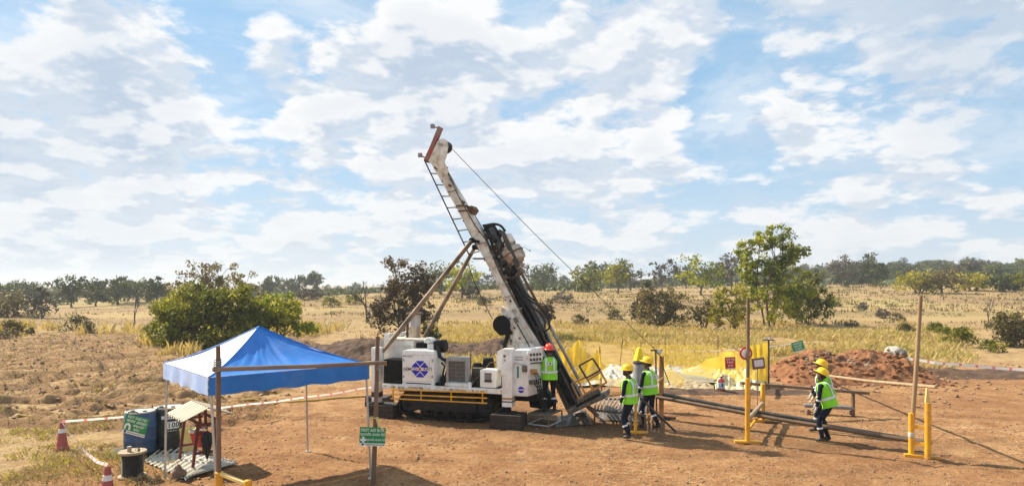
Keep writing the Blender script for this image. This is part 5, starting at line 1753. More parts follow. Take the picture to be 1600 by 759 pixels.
for a, b_ in ((TL, TF), (TF, TR), (TR, TB), (TB, TL)):
    i0, i1 = a.lerp(cen, .03), b_.lerp(cen, .03)
    m_ = (i0 + i1) / 2
    mb = MB()
    mb.bar(V((i0.x, i0.y, 2.12)), V((m_.x, m_.y, 1.96)), .014, .024); mb.bar(V((i1.x, i1.y, 2.12)), V((m_.x, m_.y, 1.96)) + ZU * .0, .014, .024)
    mb.bar(V((i0.x, i0.y, 1.96)), V((m_.x, m_.y, 2.12)), .014, .024); mb.bar(V((i1.x, i1.y, 1.96)), V((m_.x, m_.y, 2.12)), .014, .024)
    sub('truss_bar', mb, M['galv'], tent, 0)

# --- gate of poles in front of the canopy
pl_b = V((-4.60, 10.5, -.1)); pl_t = P(341, 540, 10.5)
mb = MB(); mb.tube([pl_b, pl_b.lerp(pl_t, .5), pl_t], [.040, .038, .036], 12)
solo('wooden_post', 'dark wooden post set in the yellow stand before the canopy', 'post', mb, M['wood'], V((-4.60, 10.5, 0)))
pr_b = G(583, 756) - ZU * .1; pr_t = P(590, 525, 12.47)
mb = MB(); mb.tube([pr_b, pr_b.lerp(pr_t, .55) + UD * .012, pr_t], [.046, .043, .038], 12)
solo('wooden_post', 'brown wooden post carrying the first aid sign', 'post', mb, M['wood'], V((pr_b.x, pr_b.y, 0)))
ra, rb = P(332, 577, 10.40), P(603, 566, 12.36)
mb = MB(); mb.tube([ra, ra.lerp(rb, .5) - ZU * .012, rb], [.038, .037, .035], 12)
solo('wooden_rail', 'long round wooden rail tied across the two posts before the canopy', 'rail', mb, mat('rail_wood', (.27, .19, .125), (.17, .105, .065), 4, .75, bump=.4, stretch=(.3, .3, 1), dust=.3), ra)
for c_, lab in ((pl_b.lerp(pl_t, .895), 'rope lashing where the rail meets the post in the yellow stand'), (pr_b.lerp(pr_t, .815), 'rope lashing where the rail meets the first aid post')):
    mb = MB()
    for k in range(5):
        zz_ = -.07 + .035 * k
        mb.tube([c_ + V((math.cos(a) * .052, math.sin(a) * .075 - .03, zz_ + .02 * math.sin(a))) for a in np.linspace(0, 2 * PI, 14)], .011, 5)
    solo('rope_lashing', lab, 'rope', mb, M['greypaint'], c_)
c_ = pr_b.lerp(pr_t, .47) - V((.02, 0, 0))
mb = MB()
mb.tube([c_ + V((.06, -.06, 0)), c_ + V((.11, -.08, -.10)), c_ + V((.17, -.08, -.22))], .014, 5)
mb.tube([c_ + V((.05, -.06, -.01)), c_ + V((.09, -.08, -.14)), c_ + V((.20, -.08, -.20))], .012, 5)
mb.tube([c_ + V((math.cos(a) * .07, math.sin(a) * .07, 0)) for a in np.linspace(0, 2 * PI, 12)], .012, 5)
solo('yellow_rag', 'yellow strip of cloth knotted on the first aid post', 'rag', mb, M['bucketyellow'], c_)
# its yellow socket stand
st = thing('pole_stand', 'yellow steel stand at the frame edge holding the dark wooden post', 'stand', (-4.60, 10.5, 0))
sub('socket', MB().lathe((-4.60, 10.5, 0), [(.060, .02), (.060, .765), (.045, .77)], 16), M['yellow'], st)
q = P(388, 750, 10.1)
sub('upright', MB().lathe((q.x, q.y, 0), [(.055, .02), (.055, q.z), (.045, q.z + .01), (0, q.z + .01)], 16), M['yellow'], st)
sub('top_bar', MB().bar(V((-4.55, 10.47, .745)), V((q.x - .05, q.y + .02, q.z - .05)), .06, .05), mat('pale_yellow_paint', (.80, .60, .22), (.74, .52, .18), 4, .45), st, 0, .006)
sub('foot_bar', MB().bar(V((-4.9, 10.6, .03)), V((q.x + .3, q.y - .08, .03)), .09, .06), M['yellow'], st, 0, .008)


# --- boards with writing
def board(name, label, c, wd, ht, right, up, face, parent_extra=None, thick=.008, strip=.0, group=None, base=None):
    """a flat board; returns (thing, transform of the printed face)"""
    xf = plane_xf(c, right, up)
    t0 = thing(name, label, 'sign', base or c, 0, group)
    n_ = xf.to_3x3() @ V((0, 0, 1))
    r3 = xf.to_3x3()
    sub('sign_board', MB().box(V(c), (wd, ht, thick), r3), face, t0, 0, .002)
    xf = Matrix.Translation(n_ * (thick / 2 + .0005)) @ xf
    if strip:
        o = MB().box(xf @ V((0, -ht / 2 + strip / 2, .0012)), (wd, strip, .002), r3)
        sub('logo_strip', o, M['print_white'], t0, 0)
        p = xf @ V((-wd * .36, -ht / 2 + strip * .55, .003))
        sub('round_emblem', MB().tube([p, p + n_ * .002], strip * .42, 16), M['print_navy'], t0)
        mb = MB()
        rr = random.Random(len(label))
        x_ = -wd * .25
        while x_ < wd * .42:
            l_ = rr.uniform(.02, .05) * wd / .42
            mb.box(xf @ V((x_ + l_ / 2, -ht / 2 + strip * .5, .003)), (l_, strip * .26, .0015), r3)
            x_ += l_ + .006
        sub('small_print', mb, M['print_black'], t0, 0)
    return t0, xf


def line(t0, xf, s, x, y, size, m_='print_white', align='CENTER', sq=1.0):
    text(s, size, M[m_], t0, xf @ Matrix.Translation((x, y, .002)), align=align, squeeze=sq)


# first aid board
c = P(582, 681.5, 12.36)
t0, xf = board('first_aid_sign', 'green first aid box sign with a white cross, hung on the brown post', c, .475, .345, V((1, .05, -.045)), ZU, M['green'], strip=.05)
line(t0, xf, 'FIRST AID BOX', 0, .115, .076, sq=.86)
line(t0, xf, 'प्राथमिक उपचार पेटी', .0, .035, .062, sq=.95)
line(t0, xf, 'પ્રાથમિક સારવાર પેટી', .065, -.06, .056, sq=.78)
r3 = xf.to_3x3()
mb = MB(); mb.box(xf @ V((-.165, -.062, .002)), (.115, .038, .002), r3); mb.box(xf @ V((-.165, -.062, .0022)), (.038, .115, .002), r3)
sub('white_cross', mb, M['print_white'], t0, 0)

# --- drums, reel, rest shelter sign
def drum(px, py, body, label):
    g = G(px, py)
    t0 = thing('drum', label, 'drum', g, .3)
    prof = [(0, .03), (.27, .03), (.30, .06), (.315, .12), (.318, .30), (.326, .32), (.326, .35), (.320, .37), (.322, .58), (.329, .60), (.329, .63), (.320, .65), (.312, .86), (.295, .92), (.285, .935)]
    sub('body', MB().lathe(g, prof, 32), M[body], t0)
    lid = sub('lid', MB().lathe(g, [(.288, .925), (.297, .93), (.297, .955), (.28, .96), (.27, .945), (.0, .947)], 32), M['lid'], t0)
    for s_ in (-1, 1):
        a = g + V((.13 * s_, -.05, .945))
        sub('bung', MB().lathe(a, [(.045, 0), (.045, .02), (.0, .022)], 14), M['print_black'], lid)
    mb = MB(); mb.tube([g + V((-.10, -.27, .95)), g + V((-.09, -.29, .975)), g + V((.09, -.29, .975)), g + V((.10, -.27, .95))], .013, 7)
    sub('lid_handle', mb, M['print_black'], lid)
    return t0, g


t0, g = drum(219, 709, 'bluedrum', 'dusty blue plastic drum behind the rest shelter sign')
t1, g1 = drum(263, 700, 'greendrum', 'blackish green plastic drum numbered with a white plate, under the canopy')
# plates follow the drum wall
def wrap_plate(g, a0, a1, z0, z1, rad, mat_, parent, name):
    rows = [[g + V((math.cos(a) * rad, math.sin(a) * rad, z)) for a in np.linspace(a0, a1, 9)] for z in (z0, z1)]
    rows2 = [[g + V((math.cos(a) * (rad - .004), math.sin(a) * (rad - .004), z)) for a in np.linspace(a0, a1, 9)] for z in (z1, z0)]
    return sub(name, MB().grid(rows + rows2 + [rows[0]]), mat_, parent, 60)
wrap_plate(g1, R(-68), R(-22), .50, .66, .332, M['print_white'], t1, 'number_plate')
wrap_plate(g1, R(-88), R(-15), .72, .79, .330, M['print_white'], t1, 'name_strip')
for k, ch in enumerate('100'):
    a = R(-60 + 15 * k)
    n_ = V((math.cos(a), math.sin(a), 0))
    text(ch, .165, M['print_black'], t1, plane_xf(g1 + n_ * .334 + ZU * .578, V((-math.sin(a), math.cos(a), 0)), ZU), ext=.002)
for k in range(6):
    a = R(-74 + 9 * k); n_ = V((math.cos(a), math.sin(a), 0))
    sub('small_print', MB().box(g1 + n_ * .331 + ZU * .755, (.004, .035 if k % 2 else .022, .032), Matrix.Rotation(a, 3, 'Z')), M['print_black'], t1, 0)
for k in range(4):
    a = R(-62 + 9 * k); n_ = V((math.cos(a), math.sin(a), 0))
    sub('small_print', MB().box(g1 + n_ * .3275 + ZU * .455, (.004, .04, .02), Matrix.Rotation(a, 3, 'Z')), M['lid'], t1, 0)
mb = MB(); c_ = (g + g1) / 2; mb.box(V((c_.x, c_.y, .022)), (1.7, .85, .03), Matrix.Rotation(.35, 3, 'Z'))
solo('ground_mat', 'black rubber mat under the two plastic drums', 'mat', mb, M['rubber'], V((c_.x, c_.y, 0)), bevel=.01)

rg = G(207, 745)
reel = thing('cable_reel', 'wooden cable reel wound with black cable, standing on end', 'cable reel', rg)
for z in (.0, .465):
    sub('flange', MB().lathe(rg + ZU * z, [(.06, 0), (.245, 0), (.25, .01), (.25, .035), (.245, .045), (.06, .045)], 32), M['reelwood'], reel)
prof = [(.10, .045)]
for k in range(16):
    z = .045 + .42 * (k + .5) / 16
    prof += [(.180, z - .013), (.192, z - .004), (.192, z + .004), (.180, z + .013)]
prof += [(.10, .465)]
sub('cable_winding', MB().lathe(rg, prof, 28), M['cablewrap'], reel)
sub('hub', MB().lathe(rg, [(.07, .02), (.07, .50), (0, .50)], 14), M['reelwood'], reel)
for k, (dx, dy) in enumerate(((.09, .06), (.13, -.02), (.05, .12))):
    sub('bolt', MB().lathe(rg + V((dx, dy, .51)), [(.02, 0), (.02, .025), (0, .03)], 8), M['print_black'], reel)
solo('tin_can', 'small dented tin can standing on the cable reel', 'tin', MB().lathe(rg + V((-.02, -.07, .512)), [(.0, 0), (.04, .0), (.04, .005), (.038, .05), (.04, .095), (.036, .1), (0, .098)], 14), M['silver'], rg + V((-.02, -.07, .512)))
c = P(212, 664.5, 12.62)
ang = R(-17)
t0, xf = board('rest_shelter_sign', 'green rest shelter sign on a thin rod, tilted before the blue drum', c, .425, .36, V((math.cos(ang), 0.10, math.sin(ang))), V((-math.sin(ang), 0, math.cos(ang))), M['green'], strip=.055)
line(t0, xf, 'REST SHELTER', 0, .135, .064, sq=.88)
line(t0, xf, 'आराम आश्रय', 0, .062, .075, sq=.95)
line(t0, xf, 'विश्रान्ति', .055, -.012, .056)
line(t0, xf, 'स्थल', .035, -.080, .056)
r3 = xf.to_3x3()
mb = MB(); mb.prism([xf @ V((-.135 + .058 * a, -.05 + .072 * b_, .002)) for a, b_ in ((-1, -.8), (-1, .1), (-.7, .7), (0, 1), (.7, .7), (1, .1), (1, -.8), (.45, -.8), (.45, .1), (0, .4), (-.45, .1), (-.45, -.8))], r3 @ V((0, 0, .002)))
sub('shelter_symbol', mb, M['print_white'], t0, 0)
sub('rod', MB().tube([V((c.x + .04, c.y + .02, c.z - .1)), V((rg.x + .06, rg.y + .0, .50))], .006, 6), M['rust'], t0)


# --- corrugated sheets
def corrugated(rows_a, rows_b, n_wave, amp, nseg=10, thick=.004):
    """sheet between two edge curves; waves run along the edges"""
    a0, a1 = rows_a; b0, b1 = rows_b
    cols = n_wave * 6
    up = []
    for i in range(nseg + 1):
        t_ = i / nseg
        row = []
        for j in range(cols + 1):
            s_ = j / cols
            p = a0.lerp(a1, s_).lerp(b0.lerp(b1, s_), t_)
            row.append(p + ZU * (amp * math.sin(2 * PI * n_wave * s_)))
        up.append(row)
    lo = [[p - ZU * thick for p in rw] for rw in reversed(up)]
    return MB().grid(up + lo + [up[0]])


def gz(px, py, z):
    p = G(px, py); return V((p.x, p.y, z))


sh = [((225, 722), (262, 738), (305, 702), (262, 692), .035, 'grey cream corrugated sheet lying under the fire bucket stand, edge by the reel'),
      ((258, 737), (291, 753), (345, 722), (300, 704), .052, 'cream corrugated sheet lying under the fire bucket stand, its corner by the brown stone'),
      ((289, 751), (320, 741), (373, 727), (338, 718), .068, 'small cream corrugated sheet lying past the wooden post')]
for k, (a, b_, c_, d_, z, lab) in enumerate(sh):
    mb = corrugated((gz(*a, z), gz(*b_, z)), (gz(*d_, z), gz(*c_, z)), 6, .020)
    solo('corrugated_sheet', lab, 'metal sheet', mb, M['matsheet'], gz(*a, 0), 'corrugated sheets on the ground', smooth=60)

mb = MB(); mb.rock(G(278, 747) + ZU * .09, .13, 5, flat=1.15, sub=3)
solo('stone', 'brown wedge-shaped stone on the corner of the corrugated sheet', 'stone', mb, M['stone'], G(278, 747))

# --- fire bucket stand with corrugated roof
A0 = V((-6.365, 13.33, .04))
e1 = V((.75, .66, 0)).normalized(); e2 = V((-.66, .75, 0)).normalized()
stn = thing('bucket_stand', 'maroon wooden stand with a small corrugated roof under the canopy', 'stand', A0)
Wd, Ln = .50, .92
for k in (0, 1):
    o_ = A0 + e2 * Ln * k
    for s_ in (0, 1):
        ft = o_ + e1 * (Wd * s_); tp = o_ + e1 * (Wd * (.22 + .56 * s_)) + ZU * .93
        sub('leg', MB().bar(ft, tp, .055, .05, up=e2), M['maroon'], stn, 0, .004)
    a = o_ + e1 * Wd * .10 + ZU * .30; b_ = o_ + e1 * Wd * .90 + ZU * .30
    sub('cross_rail', MB().bar(a - e2 * .03, b_ - e2 * .03, .03, .05), M['maroon'], stn, 0, .004)
    a = o_ + e1 * Wd * .08 + ZU * .86; b_ = o_ + e1 * Wd * .92 + ZU * .86
    sub('cross_rail', MB().bar(a - e2 * .03, b_ - e2 * .03, .03, .05), M['maroon'], stn, 0, .004)
    c_ = o_ + e1 * Wd * .5
    sub('king_post', MB().bar(c_ + ZU * .84 + e2 * .02, c_ + ZU * 1.16 + e2 * .02, .05, .04, up=e2), M['maroon'], stn, 0, .004)
for s_ in (.10, .90):
    a = A0 + e1 * Wd * s_ + ZU * .93 - e2 * .08
    sub('side_rail', MB().bar(a, a + e2 * (Ln + .16), .04, .05), M['maroon'], stn, 0, .004)
a = A0 + e1 * Wd * .5 + ZU * .78
sub('hang_bar', MB().tube([a - e2 * .05, a + e2 * (Ln + .05)], .018, 8), M['steel'], stn)
rdg = A0 + e1 * Wd * .5 + ZU * 1.19 - e2 * .13
el = A0 - e1 * .22 + ZU * .985 - e2 * .13
er = A0 + e1 * (Wd + .22) + ZU * 1.03 - e2 * .13
ext = e2 * (Ln + .26)
sub('roof_sheet', corrugated((el, el + ext), (rdg, rdg + ext), 7, .026), M['corr'], stn, 60)
sub('roof_sheet', corrugated((rdg + ZU * .012, rdg + ext + ZU * .012), (er, er + ext), 7, .026), M['corr'], stn, 60)


def bucket(c, r0, r1, h, mat_, name, label, tilt=None, rim=None):
    t0 = thing(name, label, 'bucket', c)
    pr = [(0, 0), (r0, 0), (r1, h), (r1 + .008, h + .004), (r1 + .008, h + .016), (r1 - .006, h + .012), (r1 - .012, h), (r0 - .01, .012), (0, .012)]
    sub('body', MB().lathe(c, pr, 22), M[mat_], t0)
    if rim:
        sub('rim', MB().lathe(c, [(r1 + .001, h - .03), (r1 + .012, h - .025), (r1 + .014, h + .018), (r1 + .002, h + .02)], 22), M[rim], t0)
    ha = [c + V((math.cos(a) * r1, 0, h + math.sin(a) * .16)) for a in np.linspace(0, PI, 12)]
    sub('handle', MB().tube(ha, .006, 6), M['steel'], t0)
    return t0


hb = A0 + e1 * Wd * .5 + ZU * .78
bucket(hb + e2 * .62 - ZU * .43, .07, .135, .27, 'bucketred', 'fire_bucket', 'red fire bucket with a pale rim hanging at the back of the maroon stand', rim='lid')
bucket(hb + e2 * .30 - ZU * .43, .07, .135, .27, 'bucketred', 'fire_bucket', 'red fire bucket hanging next to the black umbrella')
p = G(293, 707)
bucket(V((p.x, p.y, .06)), .13, .165, .46, 'bucketyellow', 'water_bucket', 'tall pale yellow bucket on the sheet behind the maroon stand')
ut = A0 + e1 * Wd * .5 - e2 * .08 + ZU * .80
um = thing('umbrella', 'closed black umbrella hung by its hook from the maroon stand', 'umbrella', ut - ZU * .62)
fold = []
for i, (r_, z) in enumerate(((.018, 0), (.075, -.05), (.098, -.12), (.088, -.22), (.06, -.36), (.034, -.48), (.010, -.57))):
    fold.append([ut - ZU * .07 + V((math.cos(a) * r_ * (1 + .22 * math.sin(a * 8 + z * 9)), math.sin(a) * r_ * (1 + .22 * math.sin(a * 8 + z * 9)), z)) for a in np.linspace(0, 2 * PI, 33)])
sub('cover', MB().grid(fold), M['umbrella'], um, 30)
sub('shaft', MB().tube([ut - ZU * .08, ut - ZU * .69], .007, 6), M['steel'], um)
sub('hook', MB().tube([ut - ZU * .08, ut + ZU * .02] + [ut + V((.03 - .03 * math.cos(a), 0, .02 + .03 * math.sin(a))) for a in np.linspace(.3, PI, 7)], .009, 7), M['print_black'], um)
mb = MB()
for k in range(4):
    o_ = A0 + e1 * Wd * .95 + e2 * .1 + ZU * (1.06 - .07 * k)
    mb.bar(o_ + V((0, 0, 0)), o_ + V((.10 + .02 * k, .02, .05 - .09 * (k % 2))), .03, .01)
solo('red_rag', 'red strip of cloth tied at the eave of the small corrugated roof', 'rag', mb, M['tape_red'], A0 + e1 * Wd + ZU * .9)


# --- cones and tape
def cone(c, label):
    t0 = thing('traffic_cone', label, 'traffic cone', c, 0, 'faded traffic cones')
    sub('base', MB().lathe(c, [(0, .0), (.138, 0), (.142, .01), (.138, .09), (.125, .105), (.112, .105)], 24), M['cone'], t0)
    r_ = lambda z: .118 - (z - .1) * .135
    sub('body', MB().lathe(c, [(r_(.10), .10), (r_(.62), .62), (r_(.62) - .012, .645), (0, .645)], 24), M['cone'], t0)
    sub('reflective_band', MB().lathe(c, [(r_(.41) + .003, .41), (r_(.50) + .003, .50), (r_(.50), .502)], 24), M['conewhite'], t0)
    return t0


c1, c2 = G(97, 702), G(168, 787)
c1.z, c2.z = hz(c1.x, c1.y), hz(c2.x, c2.y)
cone(c1, 'faded red traffic cone standing in the verge grass')
t0 = cone(c2, 'faded red traffic cone cut by the lower frame edge')


def ribbon(pts, wd, seg, label, group=None, tw=0.0, seed=0):
    """striped barrier tape hanging along a run of points"""
    L_ = [0]
    for i in range(len(pts) - 1):
        L_.append(L_[-1] + (pts[i + 1] - pts[i]).length)
    n = max(4, int(L_[-1] / seg))
    mb = MB()
    rows = []
    for k in range(n + 1):
        s_ = L_[-1] * k / n
        i = min(len(pts) - 2, max(j for j in range(len(pts) - 1) if L_[j] <= s_ + 1e-9))
        t_ = (s_ - L_[i]) / max(1e-6, L_[i + 1] - L_[i])
        p = pts[i].lerp(pts[i + 1], t_)
        a = tw * (mnoise.noise(V((s_ * .35, seed, 0))) * 2.2)
        d_ = (pts[i + 1] - pts[i]).normalized()
        sd = d_.cross(ZU).normalized()
        h_ = (ZU * math.cos(a) + sd * math.sin(a)) * wd / 2
        p = p + ZU * .02 * mnoise.noise(V((s_ * 1.1, seed + 5, 0)))
        rows.append((p - h_, p + h_))
    for k in range(n):
        mb.add([rows[k][0], rows[k + 1][0], rows[k + 1][1], rows[k][1]], [(0, 1, 2, 3)], 0 if (k % 6) else 1)
    o = mb.build('barrier_tape', [M['tape_white'], M['tape_red']], None, 0, base=pts[0])
    return tag(o, label, 'barrier tape', group)


def sag(a, b_, s_, n=12):
    return [a.lerp(b_, i / n) - ZU * (4 * s_ * (i / n) * (1 - i / n)) for i in range(n + 1)]


ct1, ct2 = c1 + ZU * .655, c2 + ZU * .655
ribbon(sag(ct1, ct2, .16), .055, .06, 'red and white barrier tape slung between the two cones', tw=.7, seed=1)
ribbon(sag(ct1, V((-4.3, 20.9, .52)), .10, 30), .045, .07, 'red and white barrier tape running from the verge cone behind the canopy to the rig', tw=.5, seed=2)
e_ = P(1345, 547, 28.0)
ribbon(sag(e_, P(1460, 566, 25.4), .02) + sag(P(1460, 566, 25.4), P(1640, 580, 24.4), .02)[1:], .10, .09, 'pink and white barrier tape running from the red earth heap out over the dirt track', tw=.35, seed=3)
ribbon(sag(P(1062, 548, 30), P(1168, 544, 28.6), .05) + sag(P(1168, 544, 28.6), P(1262, 533, 28.6), .03)[1:], .05, .1, 'thin pink barrier tape strung behind the yellow net', tw=.4, seed=4)

hose = [(-40, 663), (20, 660), (90, 655), (180, 650), (262, 644), (345, 638), (480, 627), (560, 621), (600, 617)]
pts = []
for px, py in hose:
    p = G(px, py); pts.append(V((p.x, p.y, hz(p.x, p.y) + .035)))
fine = []
for i in range(len(pts) - 1):
    for k in range(8):
        p = pts[i].lerp(pts[i + 1], k / 8)
        fine.append(V((p.x, p.y + .05 * mnoise.noise(V((p.x * .8, 0, 0))), hz(p.x, p.y) + .03)))
solo('water_hose', 'long yellow hose lying on the ground behind the canopy', 'hose', MB().tube(fine, .030, 7), mat('yellow_hose', (.62, .42, .09), (.52, .34, .08), 4, .5, dust=.4), pts[0])


# --- earth heaps
def heap(name, label, x0, x1, y0, y1, h, mat_, seed, nx_=110, ny_=44, prof=None, rough=.30):
    xs = np.linspace(x0, x1, nx_); ys = np.linspace(y0, y1, ny_)
    X, Y = np.meshgrid(xs, ys)
    u = (X - (x0 + x1) / 2) / ((x1 - x0) / 2); v = (Y - (y0 + y1) / 2) / ((y1 - y0) / 2)
    w_ = fbm(X * .5 + seed, Y * .5, 3)
    rad = np.sqrt(u ** 2 * (1 if prof is None else 0) + v ** 2) if prof is None else np.abs(v)
    env = np.clip(1 - rad ** 1.6, 0, 1)
    if prof is not None:
        env = env * np.interp((u + 1) / 2, [p[0] for p in prof], [p[1] for p in prof]) * np.clip((1 - np.abs(u)) * 8, 0, 1)
    Z = h * env * (.75 + .5 * (w_ - .5) * 2 * .6) + rough * h * np.clip(env * 2.5, 0, 1) * (fbm(X * 2.2 + seed, Y * 2.2, 4, .6) - .45) + .10 * h * np.clip(env * 2.5, 0, 1) * (fbm(X * 7 + seed, Y * 7, 2) - .5)
    Z = Z + height(X, Y) - .03 - .12 * (env < .02)
    mb = MB()
    mb.grid([[V((X[i, j], Y[i, j], Z[i, j])) for j in range(nx_)] for i in range(ny_)])
    o = solo(name, label, 'earth heap', mb, M[mat_], V(((x0 + x1) / 2, (y0 + y1) / 2, 0)), smooth=70)
    return X, Y, Z


HX, HY_, HZ_ = heap('earth_heap', 'big heap of red earth with grey rubble along its crest', 10.2, 16.6, 24.6, 29.4, 1.28, 'heapred', 3, 150, 90,
                    prof=[(0, .2), (.12, .62), (.3, .95), (.45, .8), (.65, .88), (.8, .85), (.92, .5), (1, .15)])
heap('earth_heap', 'long bank of brown earth behind the canopy and the rear of the rig', -12.8, -3.2, 32.2, 37.5, 1.35, 'heapbrown', 9, 120, 50,
     prof=[(0, .3), (.2, .65), (.4, .75), (.6, .9), (.8, 1.0), (1, .6)])
heap('earth_heap', 'brown earth bank seen between the rig deck and the mast', -3.9, .6, 32.4, 37, 1.25, 'heapbrown', 14, 80, 46,
     prof=[(0, .6), (.2, .6), (.45, .6), (.7, 1.0), (.9, .9), (1, .4)])
heap('earth_heap', 'small red earth heap behind the red helmeted worker', 1.4, 4.2, 29.0, 32.5, .95, 'heapred', 21, 60, 40, prof=[(0, .4), (.3, 1.0), (.7, .9), (1, .3)])
heap('earth_heap', 'low red earth ridge along the near edge of the water pit', 5.0, 10.4, 22.3, 23.8, .17, 'heapbrown', 27, 80, 24, prof=[(0, .5), (.3, .9), (.6, .6), (.8, .9), (1, .5)], rough=.8)
heap('earth_heap', 'low spread of brown soil at the dirt track behind the barrier tape', 16.9, 22.5, 26.0, 29.0, .42, 'heapbrown', 33, 70, 30, prof=[(0, .8), (.3, .5), (.6, .8), (1, .3)], rough=.9)
# rubble along the crest of the red heap and clods on its flank
def on_heap(x, y):
    i = int(np.argmin(abs(HY_[:, 0] - y))); j = int(np.argmin(abs(HX[0] - x)))
    return float(HZ_[i, j])
rr = random.Random(31)
mb = MB()
for k in range(230):
    t_ = rr.random()
    px = 1258 + 112 * t_
    d = 26.2 + rr.gauss(0, .22) + .3 * math.sin(t_ * 5)
    if rr.random() < .35:
        px, d = 1262 + rr.uniform(0, 26), 25.9 + rr.uniform(-.5, .3)
    x = at(px, d)
    s_ = .012 + .05 * rr.random() ** 3
    mb.rock(V((x, d, on_heap(x, d) + s_ * .3)), s_, rr.random() * 50, sub=1)
o = mb.build('rubble', M['ash'], None, 0); tag(o, None, None, kind='stuff')
mb = MB()
for k in range(420):
    x = rr.uniform(10.0, 16.8); d = rr.uniform(24.2, 27.0)
    if not (10.2 < x < 16.6 and d > 24.6):
        z = hz(x, d)
    else:
        z = on_heap(x, d)
    s_ = .02 + .11 * rr.random() ** 3
    mb.rock(V((x, d, z + s_ * .25)), s_, rr.random() * 50, sub=1)
o = mb.build('heap_clods', M['heapred'], None, 0); tag(o, None, None, kind='stuff')
CL = [(1430, 597, .16, 'brown earth clod at the toe of the red heap near the upright bare pole'), (1240, 594, .13, 'earth clod in front of the red heap under the beam'), (1462, 584, .17, 'large earth clod beside the dirt track'),
      (1474, 582, .11, 'small earth clod next to the large one by the dirt track')]
for px, py, s_, lab in CL:
    p = G(px, py); p.z = hz(p.x, p.y)
    solo('earth_clod', lab, 'clod', MB().rock(p + ZU * s_ * .3, s_, px * .1, sub=2), M['heapbrown'], p, smooth=0)

# white bag and stick on the red heap
p = P(1394, 562, 26.9); zb = on_heap(p.x, 26.9)
mb = MB(); mb.rock(V((p.x, p.y, zb + .15)), .30, 4, flat=.75, sub=3)
solo('white_bag', 'white plastic sack lying at the end of the red earth heap', 'sack', mb, M['plastic'], V((p.x, p.y, zb)))
p = P(1408, 566, 26.6); zb = on_heap(p.x, 26.6) if p.x < 16.6 else 0
mb = MB(); mb.rock(V((p.x, p.y, zb + .10)), .22, 8, flat=.9, sub=3)
solo('grey_bag', 'grey sack lying against the white one', 'sack', mb, M['greytarp'], V((p.x, p.y, zb)))
mb = MB(); a = P(1355, 571, 25.9); mb.tube([V((a.x, a.y, on_heap(a.x, a.y) - .1)), P(1363, 555, 25.9), P(1371, 540, 25.9)], [.022, .02, .014], 6)
solo('stick', 'thin wooden stick stuck in the red earth heap', 'stick', mb, M['wood'], V((a.x, a.y, on_heap(a.x, a.y))))
# green board on the heap
c = P(1247, 541, 26.3)
ang = R(14)
t0, xf = board('assembly_sign', 'small green notice board tilted on the crest of the red earth heap', c, .50, .40, V((math.cos(ang), .1, math.sin(ang))), V((-math.sin(ang), 0, math.cos(ang))), M['green'], strip=.045)
line(t0, xf, 'आपातकालीन', 0, .12, .085, sq=.95)
line(t0, xf, 'एकत्र होने', 0, .02, .085)
line(t0, xf, 'का स्थान', 0, -.08, .085)
sub('rod', MB().tube([c - ZU * .1 + V((.02, .02, 0)), V((c.x + .06, c.y + .02, on_heap(c.x, c.y) - .1))], .012, 6), M['rust'], t0)

# --- water pit with its plastic lining
pz = .05
def sheet(pts_px, name, label, mat_, amp, seed, n=40, z0=.06, cat='plastic sheet'):
    (a, b_, c_, d_) = [G(*p) for p in pts_px]
    pts = []
    for i in range(n + 1):
        t_ = i / n
        for j in range(2 * n + 1):
            s_ = j / (2 * n)
            p = a.lerp(b_, s_).lerp(d_.lerp(c_, s_), t_)
            z = z0 + amp * (max(0, mnoise.noise(V((p.x * 1.3, p.y * 1.3, seed))) + .25) + .70 * abs(mnoise.noise(V((p.x * 3.4, p.y * 3.4, seed + 3)))) + .2 * mnoise.noise(V((p.x * 8, p.y * 8, seed))))
            e_ = min(t_, 1 - t_, s_, 1 - s_)
            pts.append(V((p.x, p.y, z * min(1, .25 + e_ * 5))))
    gh = height(np.array([p.x for p in pts]), np.array([p.y for p in pts]))
    for p, g_ in zip(pts, gh):
        p.z += float(g_)
    rows = [pts[i * (2 * n + 1):(i + 1) * (2 * n + 1)] for i in range(n + 1)]
    return solo(name, label, cat, MB().grid(rows), M[mat_] if isinstance(mat_, str) else mat_, (a + c_) / 2, smooth=60)


wm, wt_, wb = new_mat('murky_water')
wb.inputs['Base Color'].default_value = (.26, .22, .10, 1); wb.inputs['Roughness'].default_value = .12
co_ = wt_.n('ShaderNodeTexCoord').outputs['Object']; bn_ = wt_.n('ShaderNodeBump'); bn_.inputs['Strength'].default_value = .15; bn_.inputs['Distance'].default_value = .02
wt_.put(bn_.inputs['Height'], wt_.noise(co_, 4, 3)); wt_.put(wb.inputs['Normal'], bn_.outputs[0])
mb = MB(); q = [G(1035, 602), G(1120, 603), G(1112, 585), G(1044, 584)]
ring = []
for i in range(4):
    for k in range(6):
        p = q[i].lerp(q[(i + 1) % 4], k / 6)
        ring.append(V((p.x + .25 * mnoise.noise(V((p.x, p.y, 1))), p.y + .25 * mnoise.noise(V((p.x, p.y, 4))), .13)))
mb.add(ring, [tuple(range(len(ring)))])
o = mb.build('pond_water', wm, None, 0); tag(o, None, None, kind='structure')
sheet([(935, 604), (1038, 604), (1042, 578), (940, 578)], 'plastic_sheet', 'crumpled white plastic sheet spread behind the two yellow helmeted workers by the rack', 'plastic', .30, 2)
sheet([(884, 607), (938, 605), (938, 582), (890, 584)], 'plastic_sheet', 'crumpled white plastic sheet in a heap under the yellow net beside the cage', 'plastic', .50, 7)
sheet([(1030, 586), (1120, 588), (1120, 578), (1035, 577)], 'plastic_sheet', 'white plastic lining along the back edge of the water pit', 'plastic', .22, 12)
